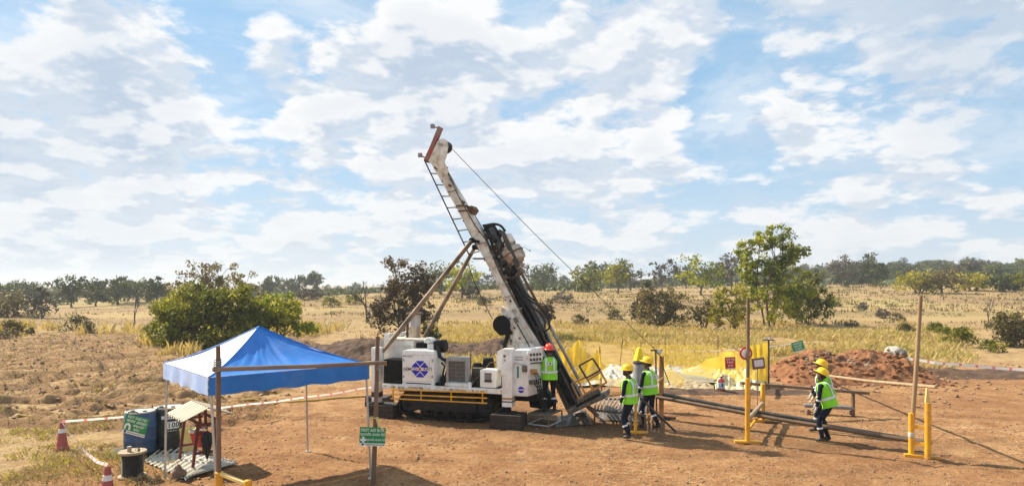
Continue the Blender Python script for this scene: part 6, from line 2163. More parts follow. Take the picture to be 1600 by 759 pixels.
sheet([(1118, 608), (1196, 612), (1192, 586), (1112, 590)], 'plastic_sheet', 'yellowish white plastic lining bulging beside the extinguisher', mat('yellowish_sheet', (.70, .63, .40), (.60, .52, .28), 3, .4, bump=.4, dust=.3), .55, 17)
sheet([(1030, 607), (1115, 611), (1116, 602), (1032, 600)], 'plastic_sheet', 'muddy plastic lining along the near edge of the water pit', mat('muddy_sheet', (.45, .36, .20), (.33, .24, .14), 3, .6, bump=.5), .20, 22)


# --- yellow nets
def net(label, top, bot, mat_, n=30, m_=12, wave=.12, seed=0, group='yellow safety nets round the pit'):
    """top and bottom runs of points, the net sags and ripples between them"""
    def run(pp, t_):
        f_ = t_ * (len(pp) - 1); i = min(int(f_), len(pp) - 2)
        return pp[i].lerp(pp[i + 1], f_ - i)
    rows = []
    for i in range(m_ + 1):
        t_ = i / m_
        row = []
        for j in range(n + 1):
            s_ = j / n
            p = run(top, s_).lerp(run(bot, s_), t_)
            k = wave * math.sin(PI * (.15 + .85 * t_)) * (mnoise.noise(V((s_ * 7 + seed, t_ * 2.5, seed))) + .5 * math.sin(s_ * 22 + seed))
            row.append(p + V((0, k, .25 * k)))
        rows.append(row)
    return solo('safety_net', label, 'net', MB().grid(rows), M[mat_], run(bot, .5), group, smooth=60)


net('dense yellow net bunched behind the drill rod and the red helmeted worker', [P(860, 546, 22.5), P(884, 549, 23.0), P(905, 531, 24), P(912, 546, 24)], [P(862, 575, 22.2), P(885, 592, 22.2), P(905, 585, 22.6), P(925, 570, 23)], 'netdense', wave=.3, seed=1)
net('yellow net falling in a triangle behind the cage', [P(880, 594, 22.0), P(905, 576, 22.4), P(934, 545, 23), P(939, 543, 23.0)], [P(884, 606, 21.8), P(905, 600, 22), P(934, 592, 22.2), P(940, 590, 22.2)], 'netdense', wave=.15, seed=4)
net('long thin yellow net strung between poles behind the pit', [P(905, 531, 30), P(975, 536, 30), P(1060, 538, 30), P(1122, 540, 30), P(1165, 552, 28)], [P(912, 584, 28), P(975, 582, 28), P(1060, 580, 28), P(1122, 582, 27.6), P(1165, 590, 26.5)], 'netthin', 60, wave=.16, seed=8)
net('low yellow net lying before the crumpled plastic, from the cage to the lamp post', [P(930, 586, 23.5), P(960, 592, 23.4), P(1000, 588, 23.2), P(1040, 592, 23)], [P(930, 600, 22.6), P(960, 604, 22.6), P(1000, 603, 22.6), P(1040, 605, 22.6)], 'net', 40, wave=.2, seed=24)
net('folded yellow net draped over the far corner of the pit', [P(1062, 580, 26), P(1090, 570, 26), P(1118, 556, 26), P(1142, 549, 26), P(1168, 556, 26)], [P(1066, 584, 25.6), P(1090, 586, 25.2), P(1118, 592, 24.6), P(1142, 600, 24), P(1168, 592, 24.2)], 'net', 40, wave=.35, seed=12)
net('upright yellow net panel behind the brown notice board', [P(1166, 541, 21.6), P(1182, 538, 21.4), P(1199.5, 534, 21.1)], [P(1170, 592, 21.4), P(1184, 594, 21.2), P(1199.5, 596, 21.05)], 'netdense', 20, wave=.05, seed=16)
net('loose yellow net trailing from the lamp post to the water pit', [P(1036, 565, 20.5), P(1052, 577, 22.5), P(1068, 590, 24)], [P(1038, 590, 20.2), P(1054, 600, 22), P(1070, 604, 23.4)], 'net', 16, wave=.1, seed=20)
POLES = [(973, 528, 968, 578, 29.8, 'leaning bamboo pole of the net fence behind the pit, near the yellow sheeted barrel'), (1039, 526, 1041, 572, 30, 'thin dark bamboo pole of the net fence behind the lamp post'),
         (1122, 523, 1121, 575, 29.8, 'bamboo pole of the net fence nearest the red sign'), (937, 541, 940, 592, 22.9, 'short pole at the tip of the triangular net')]
for (a, b_, c_, d_, dist, lab) in POLES:
    tp = P(a, b_, dist); bt = P(c_, d_, dist); bt.z = hz(bt.x, bt.y) - .1
    mb = MB(); mb.tube([bt, tp], [.028, .022], 7)
    solo('net_pole', lab, 'pole', mb, M['wood'], bt, 'poles of the net fence')
mb = MB(); a = P(831, 396, 60); bt = P(908, 487, 62)
bt2 = V((at(907, 62), 62, hz(at(907, 62), 62) - .1)); mb.tube([bt2, bt2 + ZU * .9], .07, 7)
solo('field_post', 'short dark post standing in the far yellow grass right of the mast', 'post', mb, M['darkwood'], bt2)

# --- red sign, notice board, extinguisher, round disc, lamp posts
c = P(1141, 567, 23.5)
t0, xf = board('warning_sign', 'red warning sign with white lettering on a thin rod near the pit', c, .37, .43, V((1, .03, .03)), ZU, M['redsign'], strip=.04)
line(t0, xf, 'कार्य चालू', 0, .135, .082, sq=.92)
line(t0, xf, 'है कृपया', 0, .03, .082)
line(t0, xf, 'दूर रहें', 0, -.085, .082)
sub('rod', MB().tube([c - ZU * .15 + V((0, .015, 0)), V((c.x, c.y + .02, -.05))], .008, 6), M['rust'], t0)
c = P(1185, 567.5, 20.4)
ang = R(7)
xf = plane_xf(c, V((math.cos(ang), .0, math.sin(ang))), ZU)
t0 = thing('notice_board', 'brown notice board with a white sheet, on a rod before the yellow net panel', 'notice board', c)
sub('backing', MB().box(c, (.395, .34, .02), xf.to_3x3()), M['brownboard'], t0, 0, .02)
sub('paper_sheet', MB().box(xf @ V((.01, .01, .0125)), (.275, .205, .003), xf.to_3x3()), M['paper'], t0, 0)
sub('rod', MB().tube([c - ZU * .1 + V((-.02, .02, 0)), V((c.x - .02, c.y + .02, -.05))], .010, 6), M['rust'], t0)
g = G(1127, 613)
t0 = thing('fire_extinguisher', 'red fire extinguisher with a pale blue label on a wire stand', 'fire extinguisher', g)
sub('cylinder', MB().lathe(g, [(0, .07), (.10, .07), (.115, .09), (.115, .40), (.10, .45), (.05, .485), (.03, .49), (.03, .52)], 22), M['bucketred'], t0)
sub('label_band', MB().lathe(g, [(.116, .15), (.118, .152), (.118, .36), (.116, .362)], 22), mat('pale_blue_label', (.45, .58, .66), (.35, .50, .60), 9, .4), t0)
sub('label_print', MB().box(g + V((0, -.119, .27)), (.05, .004, .12)), M['print_navy'], t0, 0)
mb = MB(); mb.box(g + V((0, 0, .54)), (.05, .05, .05)); mb.bar(g + V((0, 0, .56)), g + V((.10, 0, .60)), .02, .012); mb.bar(g + V((0, 0, .54)), g + V((.10, 0, .555)), .02, .012)
sub('valve_handle', mb, M['print_black'], t0, 0, .004)
mb = MB(); mb.tube([g + V((-.02, 0, .54)), g + V((-.14, -.02, .52)), g + V((-.185, -.02, .36)), g + V((-.17, -.02, .18)), g + V((-.15, -.02, .12))], .012, 7)
sub('discharge_hose', mb, M['rubber'], t0)
mb = MB()
for sx in (-1, 1):
    mb.tube([g + V((sx * .22, -.08, 0)), g + V((sx * .12, 0, .10)), g + V((sx * .12, 0, .3))], .008, 5)
    mb.tube([g + V((sx * .10, .12, 0)), g + V((sx * .12, 0, .10))], .008, 5)
mb.tube([g + V((.125 * math.cos(a), .125 * math.sin(a), .10)) for a in np.linspace(0, 2 * PI, 16)], .008, 5)
sub('wire_stand', mb, M['rust'], t0)

q = G(1201, 606); tp = P(1201, 531, q.y)
t0 = thing('lamp_post', 'thin black post with two round lamps beside the yellow net panel', 'lamp post', q)
sub('post', MB().bar(q - ZU * .1, tp, .05, .05, up=(1, 0, 0)), M['print_black'], t0, 0, .004)
sub('cross_bar', MB().bar(tp + V((-.21, 0, 0)), tp + V((.20, 0, 0)), .06, .035), M['print_black'], t0, 0, .004)
for s_ in (-.09, .09):
    cc_ = tp + V((s_, 0, .065))
    lm = sub('lamp', MB().lathe(cc_ + V((0, .04, 0)), [(0, 0), (.03, 0), (.058, .06), (.058, .075)], 16, rot=Matrix.Rotation(R(90), 3, 'X')), M['steel'], t0)
    sub('lens', MB().lathe(cc_ + V((0, -.035, 0)), [(.056, 0), (.04, .008), (0, .012)], 16, rot=Matrix.Rotation(R(90), 3, 'X')), M['lamp'], lm)
q = G(1033, 655)
t0 = thing('lamp_post', 'orange post with a round lamp and a thin black mast, anchoring the guy cable', 'lamp post', q)
sub('post', MB().bar(q - ZU * .05, P(1033.5, 556, q.y), .12, .11, up=(0, 1, 0)), mat('rusty_orange_beam', (.46, .22, .06), (.26, .12, .05), 6, .65, bump=.2, dust=.5), t0, 0, .01)
sub('lamp_mast', MB().tube([P(1026, 655, q.y + .02), P(1024.5, 546, q.y)], .024, 8), M['rust'], t0)
tp = P(1024.5, 547, q.y)
sub('cross_bar', MB().bar(tp + V((-.14, 0, 0)), tp + V((.18, 0, .0)), .05, .04), M['print_black'], t0, 0, .006)
cc_ = tp + V((.09, -.02, -.035))
lm = sub('lamp', MB().lathe(cc_ + V((0, .05, 0)), [(0, 0), (.04, 0), (.07, .06), (.07, .08)], 16, rot=Matrix.Rotation(R(90), 3, 'X')), M['steel'], t0)
sub('lens', MB().lathe(cc_ + V((0, -.03, 0)), [(.068, 0), (.05, .01), (0, .014)], 16, rot=Matrix.Rotation(R(90), 3, 'X')), M['lamp'], lm)
sub('lamp_cable', MB().tube([P(1026, 550, q.y - .1), P(1032, 556, q.y - .12), P(1036, 572, q.y - .1), P(1044, 594, q.y - .05), P(1046, 600, q.y)], .012, 6), M['rubber'], t0)
sub('foot_tube', MB().tube([q + V((-.05, .05, .05)), q + V((.40, -.02, .05))], .045, 10), M['rust'], t0)
sub('brace', MB().tube([P(1024, 600, q.y - .1), P(1037, 588, q.y - .1)], .02, 7), M['palewood'], t0)

# barrel under a yellow sheet, between the two workers
q = G(1000, 640)
t0 = thing('barrel', 'grey barrel with a black rimmed lid between the two workers by the rack', 'barrel', q)
zt = CZ - (566 - HY) * q.y / F
sub('body', MB().lathe(q, [(0, .02), (.22, .02), (.235, .3), (.225, zt * .7), (.19, zt - .05), (.19, zt)], 22), M['greypaint'], t0)
sub('lid', MB().lathe(q, [(.195, zt - .03), (.21, zt - .02), (.21, zt + .02), (.12, zt + .05), (0, zt + .06)], 22), M['print_black'], t0)
zt2 = CZ - (543 - HY) * q.y / F
rows = [[V((q.x - .02 + (.19 - .03 * k) * math.cos(a) * (.85 + .15 * math.sin(3 * a)), q.y + .10 * math.sin(a), zt + .06 + (zt2 - zt - .06) * k / 4)) for a in np.linspace(0, 2 * PI, 19)] for k in range(5)]
mb = MB().grid(rows); mb.add(rows[-1], [tuple(range(19))])
solo('yellow_cloth', 'bright yellow cloth folded upright over a stick on the grey barrel', 'cloth', mb, mat('bright_yellow_cloth', (.90, .72, .01), (.84, .64, .01), 5, .6, bump=.3), V((q.x, q.y, zt)))
mb = MB(); mb.tube([V((q.x, q.y, zt + .05)), V((q.x + .03, q.y, zt2 + .14))], .012, 6)
solo('stick', 'thin stick standing out of the yellow cloth on the barrel', 'stick', mb, M['wood'], V((q.x, q.y, zt)))


# --- yellow pipe stands and pipes
pb = G(1168, 692)
t0 = thing('pole_stand', 'yellow steel stand with a tall brown pole, carrying the middle of the drill pipes', 'stand', pb)
zt = CZ - (590 - HY) * pb.y / F
sub('post', MB().lathe(pb, [(.056, .0), (.056, zt), (.045, zt + .006)], 14), M['yellow'], t0)
sub('foot_bar', MB().bar(pb + V((-.30, .03, .035)), pb + V((.32, -.05, .035)), .11, .06), M['yellow'], t0, 0, .01)
p2 = G(1192, 659); z2 = CZ - (599 - HY) * p2.y / F
sub('upright', MB().bar(p2, V((p2.x, p2.y, z2)), .12, .09, up=(1, 0, 0)), M['yellow'], t0, 0, .01)
sub('upright', MB().bar(p2 + V((-.33, .1, 0)), V((p2.x - .33, p2.y + .1, z2 - .02)), .06, .05, up=(1, 0, 0)), M['orange'], t0, 0, .008)
sub('foot_bar', MB().bar(p2 + V((-.38, .10, .04)), p2 + V((.28, -.05, .04)), .08, .06), M['yellow'], t0, 0, .008)
sub('foot_end', MB().bar(p2 + V((.0, -.10, .03)), p2 + V((.42, -.22, .03)), .09, .05), M['rust'], t0, 0, .008)
sub('brace', MB().tube([pb + V((.03, .05, .55)), p2 + V((-.02, -.05, .52))], .052, 10), M['palewood'], t0)
sub('pipe_rest', MB().bar(pb + V((.05, .1, .30)), p2 + V((0, 0, .30)), .05, .06), M['yellow'], t0, 0, .006)
tp = P(1169, 465, pb.y)
solo('tall_pole', 'tall brown pole standing in the yellow stand by the pit', 'pole', MB().tube([pb + ZU * .3, pb.lerp(tp, .6) + V((.0, 0, 0)), tp], [.043, .042, .038], 10), mat('tall_pole_wood', (.26, .17, .095), (.10, .065, .045), 1.6, .75, bump=.3, stretch=(1, 1, .5)), pb + ZU * .3)
c = V((pb.x - .02, pb.y + .06, CZ - (552 - HY) * pb.y / F))
t1 = thing('round_disc', 'round white disc with a red rim hung behind the tall brown pole', 'disc', c)
rot = Matrix.Rotation(R(90), 3, 'X')
sub('rim', MB().lathe(c, [(.132, .0), (.15, 0), (.155, .012), (.15, .024), (.132, .024)], 28, rot=rot), M['print_red'], t1)
sub('face', MB().lathe(c + V((0, -.002, 0)), [(0, .0), (.134, 0), (.134, .014), (.09, .028), (0, .040)], 28, rot=rot), M['cleanwhite'], t1)

qa, qb = G(1424, 713), G(1450, 717)
t0 = thing('pole_stand', 'yellow ladder-like stand holding the tall bare pole where the drill pipes end', 'stand', (qa + qb) / 2)
za = CZ - (645 - HY) * qa.y / F; zb = CZ - (629 - HY) * qb.y / F
sub('socket', MB().lathe(qa, [(.058, .02), (.058, za), (.045, za + .005)], 14), M['yellow'], t0)
sub('upright', MB().lathe(qb, [(.062, .02), (.062, zb), (.05, zb + .006), (0, zb + .006)], 14), M['yellow'], t0)
tipz = CZ - (606 - HY) * qb.y / F
sub('fork_tip', MB().prism([V((qb.x - .06, qb.y - .02, zb)), V((qb.x + .04, qb.y - .02, zb)), V((qb.x - .01, qb.y - .02, tipz)), V((qb.x - .035, qb.y - .02, tipz))], V((0, .05, 0))), mat('pale_yellow_tip', (.70, .50, .18)), t0, 0, .004)
for py in (665, 691):
    z = CZ - (py - HY) * qa.y / F
    sub('rung', MB().bar(V((qa.x, qa.y, z)), V((qb.x, qb.y, z)), .06, .075), M['yellow'], t0, 0, .008)
sub('foot_bar', MB().bar(qa + V((-.14, .03, .035)), qb + V((.26, -.03, .035)), .12, .06), M['yellow'], t0, 0, .01)
sub('foot_bar', MB().bar(qa + V((-.05, .10, .025)), qa + V((.2, -.16, .025)), .08, .045), M['yellow'], t0, 0, .008)
sub('binding', MB().lathe(qa + ZU * (za * .45), [(.062, 0), (.066, .02), (.066, .09), (.062, .11)], 12), M['lid'], t0)
tp = P(1438.5, 462, qa.y)
solo('tall_pole', 'tall pale bare pole leaning slightly in the yellow ladder-like stand', 'pole', MB().tube([qa + ZU * .45, qa.lerp(tp, .6), tp], [.046, .045, .041], 10), mat('bare_pole_wood', (.36, .25, .13), (.22, .14, .075), 3, .7, bump=.3, stretch=(1, 1, .3)), qa + ZU * .45)

pa = P(1028, 616, 18.5); pz_ = P(1456, 688, 14.55)
d_ = (pz_ - pa).normalized(); sd = d_.cross(ZU).normalized()
solo('drill_pipe', 'long brown drill pipe lying across the stands, nearest of the bundle', 'pipe', MB().tube([pa - sd * -.09 - ZU * .05, pa.lerp(pz_, .5) + sd * .09 - ZU * .09, pz_ + sd * .09 - ZU * .05], .052, 12), M['pipe'], pa, 'drill pipes on the stands')
solo('drill_pipe', 'long brown drill pipe lying across the stands, farthest of the bundle', 'pipe', MB().tube([pa - sd * .05 - ZU * .05, pa.lerp(pz_, .5) - sd * .05 - ZU * .09, pz_ - sd * .05 - ZU * .05], .050, 12), M['pipe'], pa, 'drill pipes on the stands')
pe = pa.lerp(pz_, .66)
solo('drill_pipe', 'black drill pipe lying on top of the brown pipes, its end by the bending worker', 'pipe', MB().tube([pa + sd * .02 + ZU * .035, pa.lerp(pe, .5) + sd * .02 + ZU * .0, pe + sd * .02 - ZU * .0], .045, 12), M['pipeblack'], pa, 'drill pipes on the stands')
mb = MB(); a, b_ = P(1158, 598, 18.35), P(1357, 614, 18.9)
mb.bar(a, b_, .12, .075)
bench = thing('beam', 'long rusty steel beam on a leg and the yellow stand, behind the two bending workers', 'beam', b_)
sub('channel', mb, M['pipe'], bench, 0, .01)
q = V((at(1333, 18.85), 18.85, 0))
sub('leg', MB().bar(q, V((q.x, q.y, CZ - (613 - HY) * 18.85 / F)), .09, .07, up=(1, 0, 0)), M['pipe'], bench, 0, .008)
mb = MB(); a, b_ = P(1256, 633, 19.2), P(1334, 637, 18.9)
mb.bar(a, b_, .22, .09)
solo('steel_tray', 'grey steel channel lying behind the two bending workers', 'channel', mb, M['steel'], (a + b_) / 2, bevel=.02)
for (px, lab) in ((1262, 'small trestle under the left end of the grey steel channel'), (1328, 'small trestle under the grey steel channel by the beam leg')):
    q = P(px, 640, 19.15); mb = MB(); mb.box(V((q.x, q.y, (q.z) / 2)), (.10, .16, q.z))
    solo('trestle', lab, 'trestle', mb, M['wood'], V((q.x, q.y, 0)), bevel=.008)
mb = MB(); a, b_ = P(1290, 586, 25.1), P(1463, 604.5, 14.3)
mb.tube([a, a.lerp(b_, .5) - ZU * .03, b_], [.045, .04, .038], 10)
solo('long_pole', 'long pale pole resting from the toe of the red heap to the yellow stand tip', 'pole', mb, M['palewood'], a)
mb = MB(); mb.bar(P(1190, 602, 21.9) - ZU * .0, G(1222, 607) + ZU * .03, .12, .05)
solo('plank', 'short plank lying on the ground under the red heap', 'plank', mb, M['palewood'], G(1205, 605), bevel=.01)

# yellow T-shaped stand behind the bearded worker
q = G(992, 679)
t0 = thing('pipe_stand', 'yellow T-footed stand between the legs of the two workers by the rack', 'stand', q)
sub('post', MB().bar(q + V((.02, 0, .0)), q + V((.02, 0, 1.02)), .075, .06, up=(1, 0, 0)), M['yellow'], t0, 0, .008)
sub('foot_tube', MB().tube([q + V((-.28, .06, .05)), q + V((.32, -.02, .05))], .05, 12), M['yellow'], t0)
sub('head_bar', MB().bar(q + V((.02, -.28, 1.0)), q + V((.02, .28, 1.0)), .05, .06), M['yellow'], t0, 0, .008)

# rack with core rods, and the step stool
ra_, rb_, rc_ = G(929, 664), V((at(1008, 16.9), 16.9, 0)), V((at(1012, 19.3), 19.3, 0))
rd_ = V((at(905, 19.4), 19.4, 0))
zt = .40
t0 = thing('core_rack', 'low steel rack of grey rods beside the foot of the mast', 'rack', ra_)
for p in (ra_, rb_, rc_, rd_):
    sub('leg', MB().bar(p, p + ZU * zt, .045, .045, up=(1, 0, 0)), M['rust'], t0, 0, .004)
for a, b_ in ((ra_, rb_), (rb_, rc_), (rc_, rd_), (rd_, ra_)):
    sub('frame_bar', MB().bar(a + ZU * zt, b_ + ZU * zt, .045, .05), M['grime'], t0, 0, .005)
for k in range(15):
    s_ = (k + .7) / 15.4
    a = ra_.lerp(rb_, s_); b_ = rd_.lerp(rc_, s_)
    mb = MB(); mb.tube([a + ZU * (zt + .045) - UD * .05, b_ + ZU * (zt + .045) + UD * .4 * (s_ < .6)], .026, 7)
    sub('core_rod', mb, M['core'], t0)
sheet([(935, 657), (1000, 660), (995, 640), (930, 638)], 'plastic_sheet', 'shiny grey plastic sheet bunched under the core rack', 'greytarp', .16, 31, z0=.03)
sheet([(868, 668), (925, 664), (920, 648), (872, 650)], 'plastic_sheet', 'muddy grey plastic sheet heaped under the foot of the mast', 'greytarp', .20, 36, z0=.03)
q = G(955, 652); mb = MB(); mb.box(V((q.x, q.y, .21)), (.34, .02, .20), Matrix.Rotation(.4, 3, 'Y') @ Matrix.Rotation(.5, 3, 'X'))
solo('steel_plate', 'bright steel plate leaning under the core rack', 'plate', mb, M['silver'], q, bevel=.004)

sa, sb, sc = G(825, 667), G(857, 671), G(878, 662)
sdn = sa + sc - sb
zs = .345
t0 = thing('step_stool', 'low steel step stool carrying the red helmeted worker', 'stool', sa)
for p in (sa, sb, sc, sdn):
    sub('leg', MB().bar(p, p + ZU * zs, .035, .035, up=(1, 0, 0)), M['grime'], t0, 0, .003)
mb = MB(); mb.prism([p + ZU * zs for p in (sa, sb, sc, sdn)], ZU * .03)
sub('top_plate', mb, M['grime'], t0, 0, .004)
for a, b_ in ((sa, sb), (sb, sc), (sc, sdn), (sdn, sa)):
    sub('stretcher', MB().bar(a + ZU * .09, b_ + ZU * .09, .025, .03), M['galv'], t0, 0, .003)
STOOL = (sa + sb + sc + sdn) / 4 + ZU * (zs + .03)


# ------------------------------------------------------------------ people
def ik(a, t, l1, l2, hint):
    d = t - a
    L_ = min(d.length, (l1 + l2) * .995)
    n = d.normalized()
    t = a + n * L_
    x = (l1 * l1 - l2 * l2 + L_ * L_) / (2 * L_)
    h = math.sqrt(max(0, l1 * l1 - x * x))
    pv = hint - n * hint.dot(n)
    pv.normalize()
    return a + n * x + pv * h, t


def person(label, loc, yaw, lean=0.0, drop=0.0, shift=(0, 0), lh=None, rh=None, lf=(-.11, 0), rf=(.11, 0), head=(0, 0), hat='hatyellow',
           side=0.0, beard=False, gloves=True, scale=1.0, twist=0.0):
    """local frame: +X the person's right, +Y forward"""
    root = thing('person', label, 'person', loc, 0)
    W = Matrix.Translation(V(loc)) @ Matrix.Rotation(yaw, 4, 'Z') @ Matrix.Diagonal((scale, scale, scale, 1))
    pel = V((shift[0], shift[1], .94 - drop))
    e = V((math.sin(side), math.sin(lean) * math.cos(side), math.cos(lean) * math.cos(side))).normalized()
    X = V((math.cos(twist), math.sin(twist), 0)); X = (X - e * X.dot(e)).normalized()
    f = e.cross(X) * 1.0
    if f.y < 0:
        f = -f
    waist, chest, neckb = pel + e * .13, pel + e * .34, pel + e * .52
    sl, sr = pel + e * .475 - X * .185, pel + e * .475 + X * .185
    e2 = (e + V((0, 0, .8))).normalized()
    nt = neckb + e2 * .075 + f * .02
    hr = Matrix.Rotation(head[0], 3, 'Z') @ Matrix.Rotation(-head[1], 3, 'X')
    up = hr @ V((0, 0, 1)); fw = hr @ V((0, 1, 0)); rt = hr @ V((1, 0, 0))
    hl, hm, ht = nt + up * .05 + fw * .035, nt + up * .11 + fw * .03, nt + up * .185 + fw * .02
    hpl, hpr = pel - X * .085 - ZU * .05, pel + X * .085 - ZU * .05
    al, ar = V((lf[0], lf[1], .085)), V((rf[0], rf[1], .085))
    kl, al2 = ik(hpl, al, .43, .43, V((-.1, 1, 0)))
    kr, ar2 = ik(hpr, ar, .43, .43, V((.1, 1, 0)))
    lh = V(lh) if lh else sl + V((-.08, .06, -.52))
    rh = V(rh) if rh else sr + V((.08, .06, -.52))
    el, wl = ik(sl, lh, .29, .26, V((-.5, -.8, -.2)))
    er, wr = ik(sr, rh, .29, .26, V((.5, -.8, -.2)))
    vs, es, rs, grp = [], [], [], []

    def vert(p, r, par=None, g='navy'):
        vs.append(V(p)); rs.append(r); grp.append(g)
        if par is not None:
            es.append((par, len(vs) - 1))
        return len(vs) - 1
    P0 = vert(pel, .128)
    wa = vert(waist, .122, P0); ch = vert(chest, .135, wa); nb = vert(neckb, .068, ch)
    nti = vert(nt, .052, nb, 'skin'); hli = vert(hl, .066, nti, 'skin'); hmi = vert(hm, .082, hli, 'skin'); vert(ht, .070, hmi, 'skin')
    vert(hm + fw * .105 - up * .012, .014, hmi, 'skin')
    for s_ in (-1, 1):
        vert(hm + rt * .085 * s_ - fw * .01, .018, hmi, 'skin')
    for (sh, eb, wr_, sg) in ((sl, el, wl, -1), (sr, er, wr, 1)):
        a = vert(sh, .072, ch); a1 = vert(sh.lerp(eb, .45), .056, a); b_ = vert(eb, .047, a1); b1 = vert(eb.lerp(wr_, .5), .044, b_); c_ = vert(wr_, .033, b1)
        hd_ = (wr_ - eb).normalized()
        gm = 'glove' if gloves else 'skin'
        pm = vert(wr_ + hd_ * .055, .036, c_, gm)
        lat = hd_.cross(f); lat = lat.normalized() if lat.length > .01 else X.copy()
        pn = lat.cross(hd_).normalized()
        for k in range(4):
            o_ = (k - 1.5) * .021
            ln = (.030, .036, .034, .026)[k]
            q0 = vert(wr_ + hd_ * .095 + lat * o_, .0105, pm, gm)
            q1 = vert(wr_ + hd_ * (.095 + ln) + lat * o_ * 1.05 + pn * .010, .0095, q0, gm)
            vert(wr_ + hd_ * (.095 + ln * 1.7) + lat * o_ * 1.05 + pn * .034, .008, q1, gm)
        t0_ = vert(wr_ + hd_ * .045 + lat * .040 * sg, .012, pm, gm)
        vert(wr_ + hd_ * .085 + lat * .056 * sg + pn * .02, .010, t0_, gm)
    for (hp, kn, an) in ((hpl, kl, al2), (hpr, kr, ar2)):
        a = vert(hp, .100, P0); a1 = vert(hp.lerp(kn, .5), .084, a); b_ = vert(kn, .066, a1); b1 = vert(kn.lerp(an, .4), .062, b_); c_ = vert(an + ZU * .04, .052, b1)
        d_ = vert(an, .050, c_, 'boot')
        vert(an + V((0, -.055, -.035)), .042, d_, 'boot')
        tz = vert(an + V((0, .10, -.03)), .046, d_, 'boot'); vert(an + V((0, .165, -.042)), .038, tz, 'boot')
    me = bpy.data.meshes.new('skel')
    me.from_pydata([tuple(p) for p in vs], es, [])
    so = bpy.data.objects.new('skel', me)
    md = so.modifiers.new('s', 'SKIN'); md.branch_smoothing = .35
    for i, sv in enumerate(me.skin_vertices[0].data):
        sv.radius = (rs[i], rs[i]); sv.use_root = (i == 0)
    so.modifiers.new('u', 'SUBSURF').levels = 1
    so.modifiers['u'].render_levels = 1
    bm_ = shaped(so)
    bm_.name = 'body'
    bm_.materials.clear()
    names = ['navy', 'skin', 'glove', 'boot']
    for n_ in names:
        bm_.materials.append(M[n_])
    npv = np.array([tuple(p) for p in vs])
    A = npv[[a for a, b_ in es]]; B = npv[[b_ for a, b_ in es]]
    RAD = np.array([rs[b_] for a, b_ in es])
    EG = [names.index(grp[b_]) for a, b_ in es]
    ctr = np.zeros(len(bm_.polygons) * 3); bm_.polygons.foreach_get('center', ctr); ctr = ctr.reshape(-1, 3)
    AB = B - A
    t_ = np.clip(((ctr[:, None, :] - A) * AB).sum(-1) / ((AB ** 2).sum(-1) + 1e-9), 0, 1)
    dist = np.linalg.norm(ctr[:, None, :] - (A + t_[..., None] * AB), axis=-1) - RAD
    idx = dist.argmin(1)
    bm_.polygons.foreach_set('material_index', np.array([EG[i] for i in idx], np.int32))
    bm_.polygons.foreach_set('use_smooth', np.ones(len(bm_.polygons), bool))
    # wrinkles in the cloth
    for v in bm_.vertices:
        k = mnoise.noise(v.co * 11) * .007 + mnoise.noise(v.co * 24) * .003
        if v.co.z < nt.z - .05 and v.co.z > .14:
            v.co += v.normal * k
    inv = INV[root.name]
    bm_.transform(inv @ W)
    bo = bpy.data.objects.new('body', bm_)
    C.objects.link(bo)
    bo.parent = root
    INV[bo.name] = inv

    def add(name, mb, m_, smooth=50, parent=None):
        o = mb.build(name, M[m_] if isinstance(m_, str) else m_, parent or root, smooth, xf=W)
        return o
    # hi-vis vest round the torso
    RINGS = [(-.07, .222, .182), (-.02, .215, .176), (.06, .205, .170), (.14, .200, .170), (.24, .206, .174), (.34, .210, .174), (.40, .204, .168), (.455, .182, .148), (.495, .146, .118), (.530, .094, .092)]

    def ring_pt(h, rx, ry, a, off=0.0):
        ca, sa = math.cos(a), math.sin(a)
        sq = .82
        cx = math.copysign(abs(ca) ** sq, ca); sy = math.copysign(abs(sa) ** sq, sa)
        return pel + e * h + X * ((rx + off) * cx) + f * ((ry + off) * sy)

    def interp(h):
        for i in range(len(RINGS) - 1):
            if RINGS[i][0] <= h <= RINGS[i + 1][0]:
                k = (h - RINGS[i][0]) / (RINGS[i + 1][0] - RINGS[i][0])
                return [RINGS[i][j] + (RINGS[i + 1][j] - RINGS[i][j]) * k for j in (1, 2)]
        return RINGS[-1][1:]
    rows = []
    hs_ = np.linspace(-.07, .53, 25)
    for h in hs_:
        rx, ry = interp(h)
        rows.append([ring_pt(h, rx, ry, a, .016 * mnoise.noise(V((math.cos(a) * 3, math.sin(a) * 3, h * 9 + loc[0]))) + .007 * mnoise.noise(V((math.cos(a) * 7, math.sin(a) * 7, h * 20 + loc[0])))) for a in np.linspace(0, 2 * PI, 33)])
    vest = add('vest', MB().grid(rows), 'vest')
    rows = []
    for h in (.10, .115, .145, .16):
        rx, ry = interp(h)
        rows.append([ring_pt(h, rx, ry, a, .011 if h in (.115, .145) else .004) for a in np.linspace(0, 2 * PI, 33)])
    add('reflective_band', MB().grid(rows), 'reflect', parent=vest)
    for s_ in (-1, 1):
        for fb in (-1, 1):
            rows = []
            for h in np.linspace(.155, .515, 12):
                rx, ry = interp(h)
                row = []
                for o_ in (-.026, .026):
                    xx = s_ * (.105 - .02 * (h - .15)) + o_
                    q = min(.985, abs(xx) / (rx + .001))
                    ca = q ** (1 / .82); a = math.acos(min(1, ca))
                    a = a if xx > 0 else PI - a
                    a = a if fb > 0 else -a
                    row.append(ring_pt(h, rx, ry, a, .012))
                rows.append(row)
            add('shoulder_strip', MB().grid(rows), 'reflect', parent=vest)
    # emblem patch on the back
    h = .36
    rx, ry = interp(h)
    cp = pel + e * h - f * (ry + .016)
    r3 = Matrix((X, e, -f)).transposed()
    add('back_patch', MB().box(cp, (.10, .085, .006), r3), 'print_white', 0, vest)
    add('patch_emblem', MB().tube([cp - f * .003, cp - f * .006], .034, 16), 'print_navy', parent=vest)
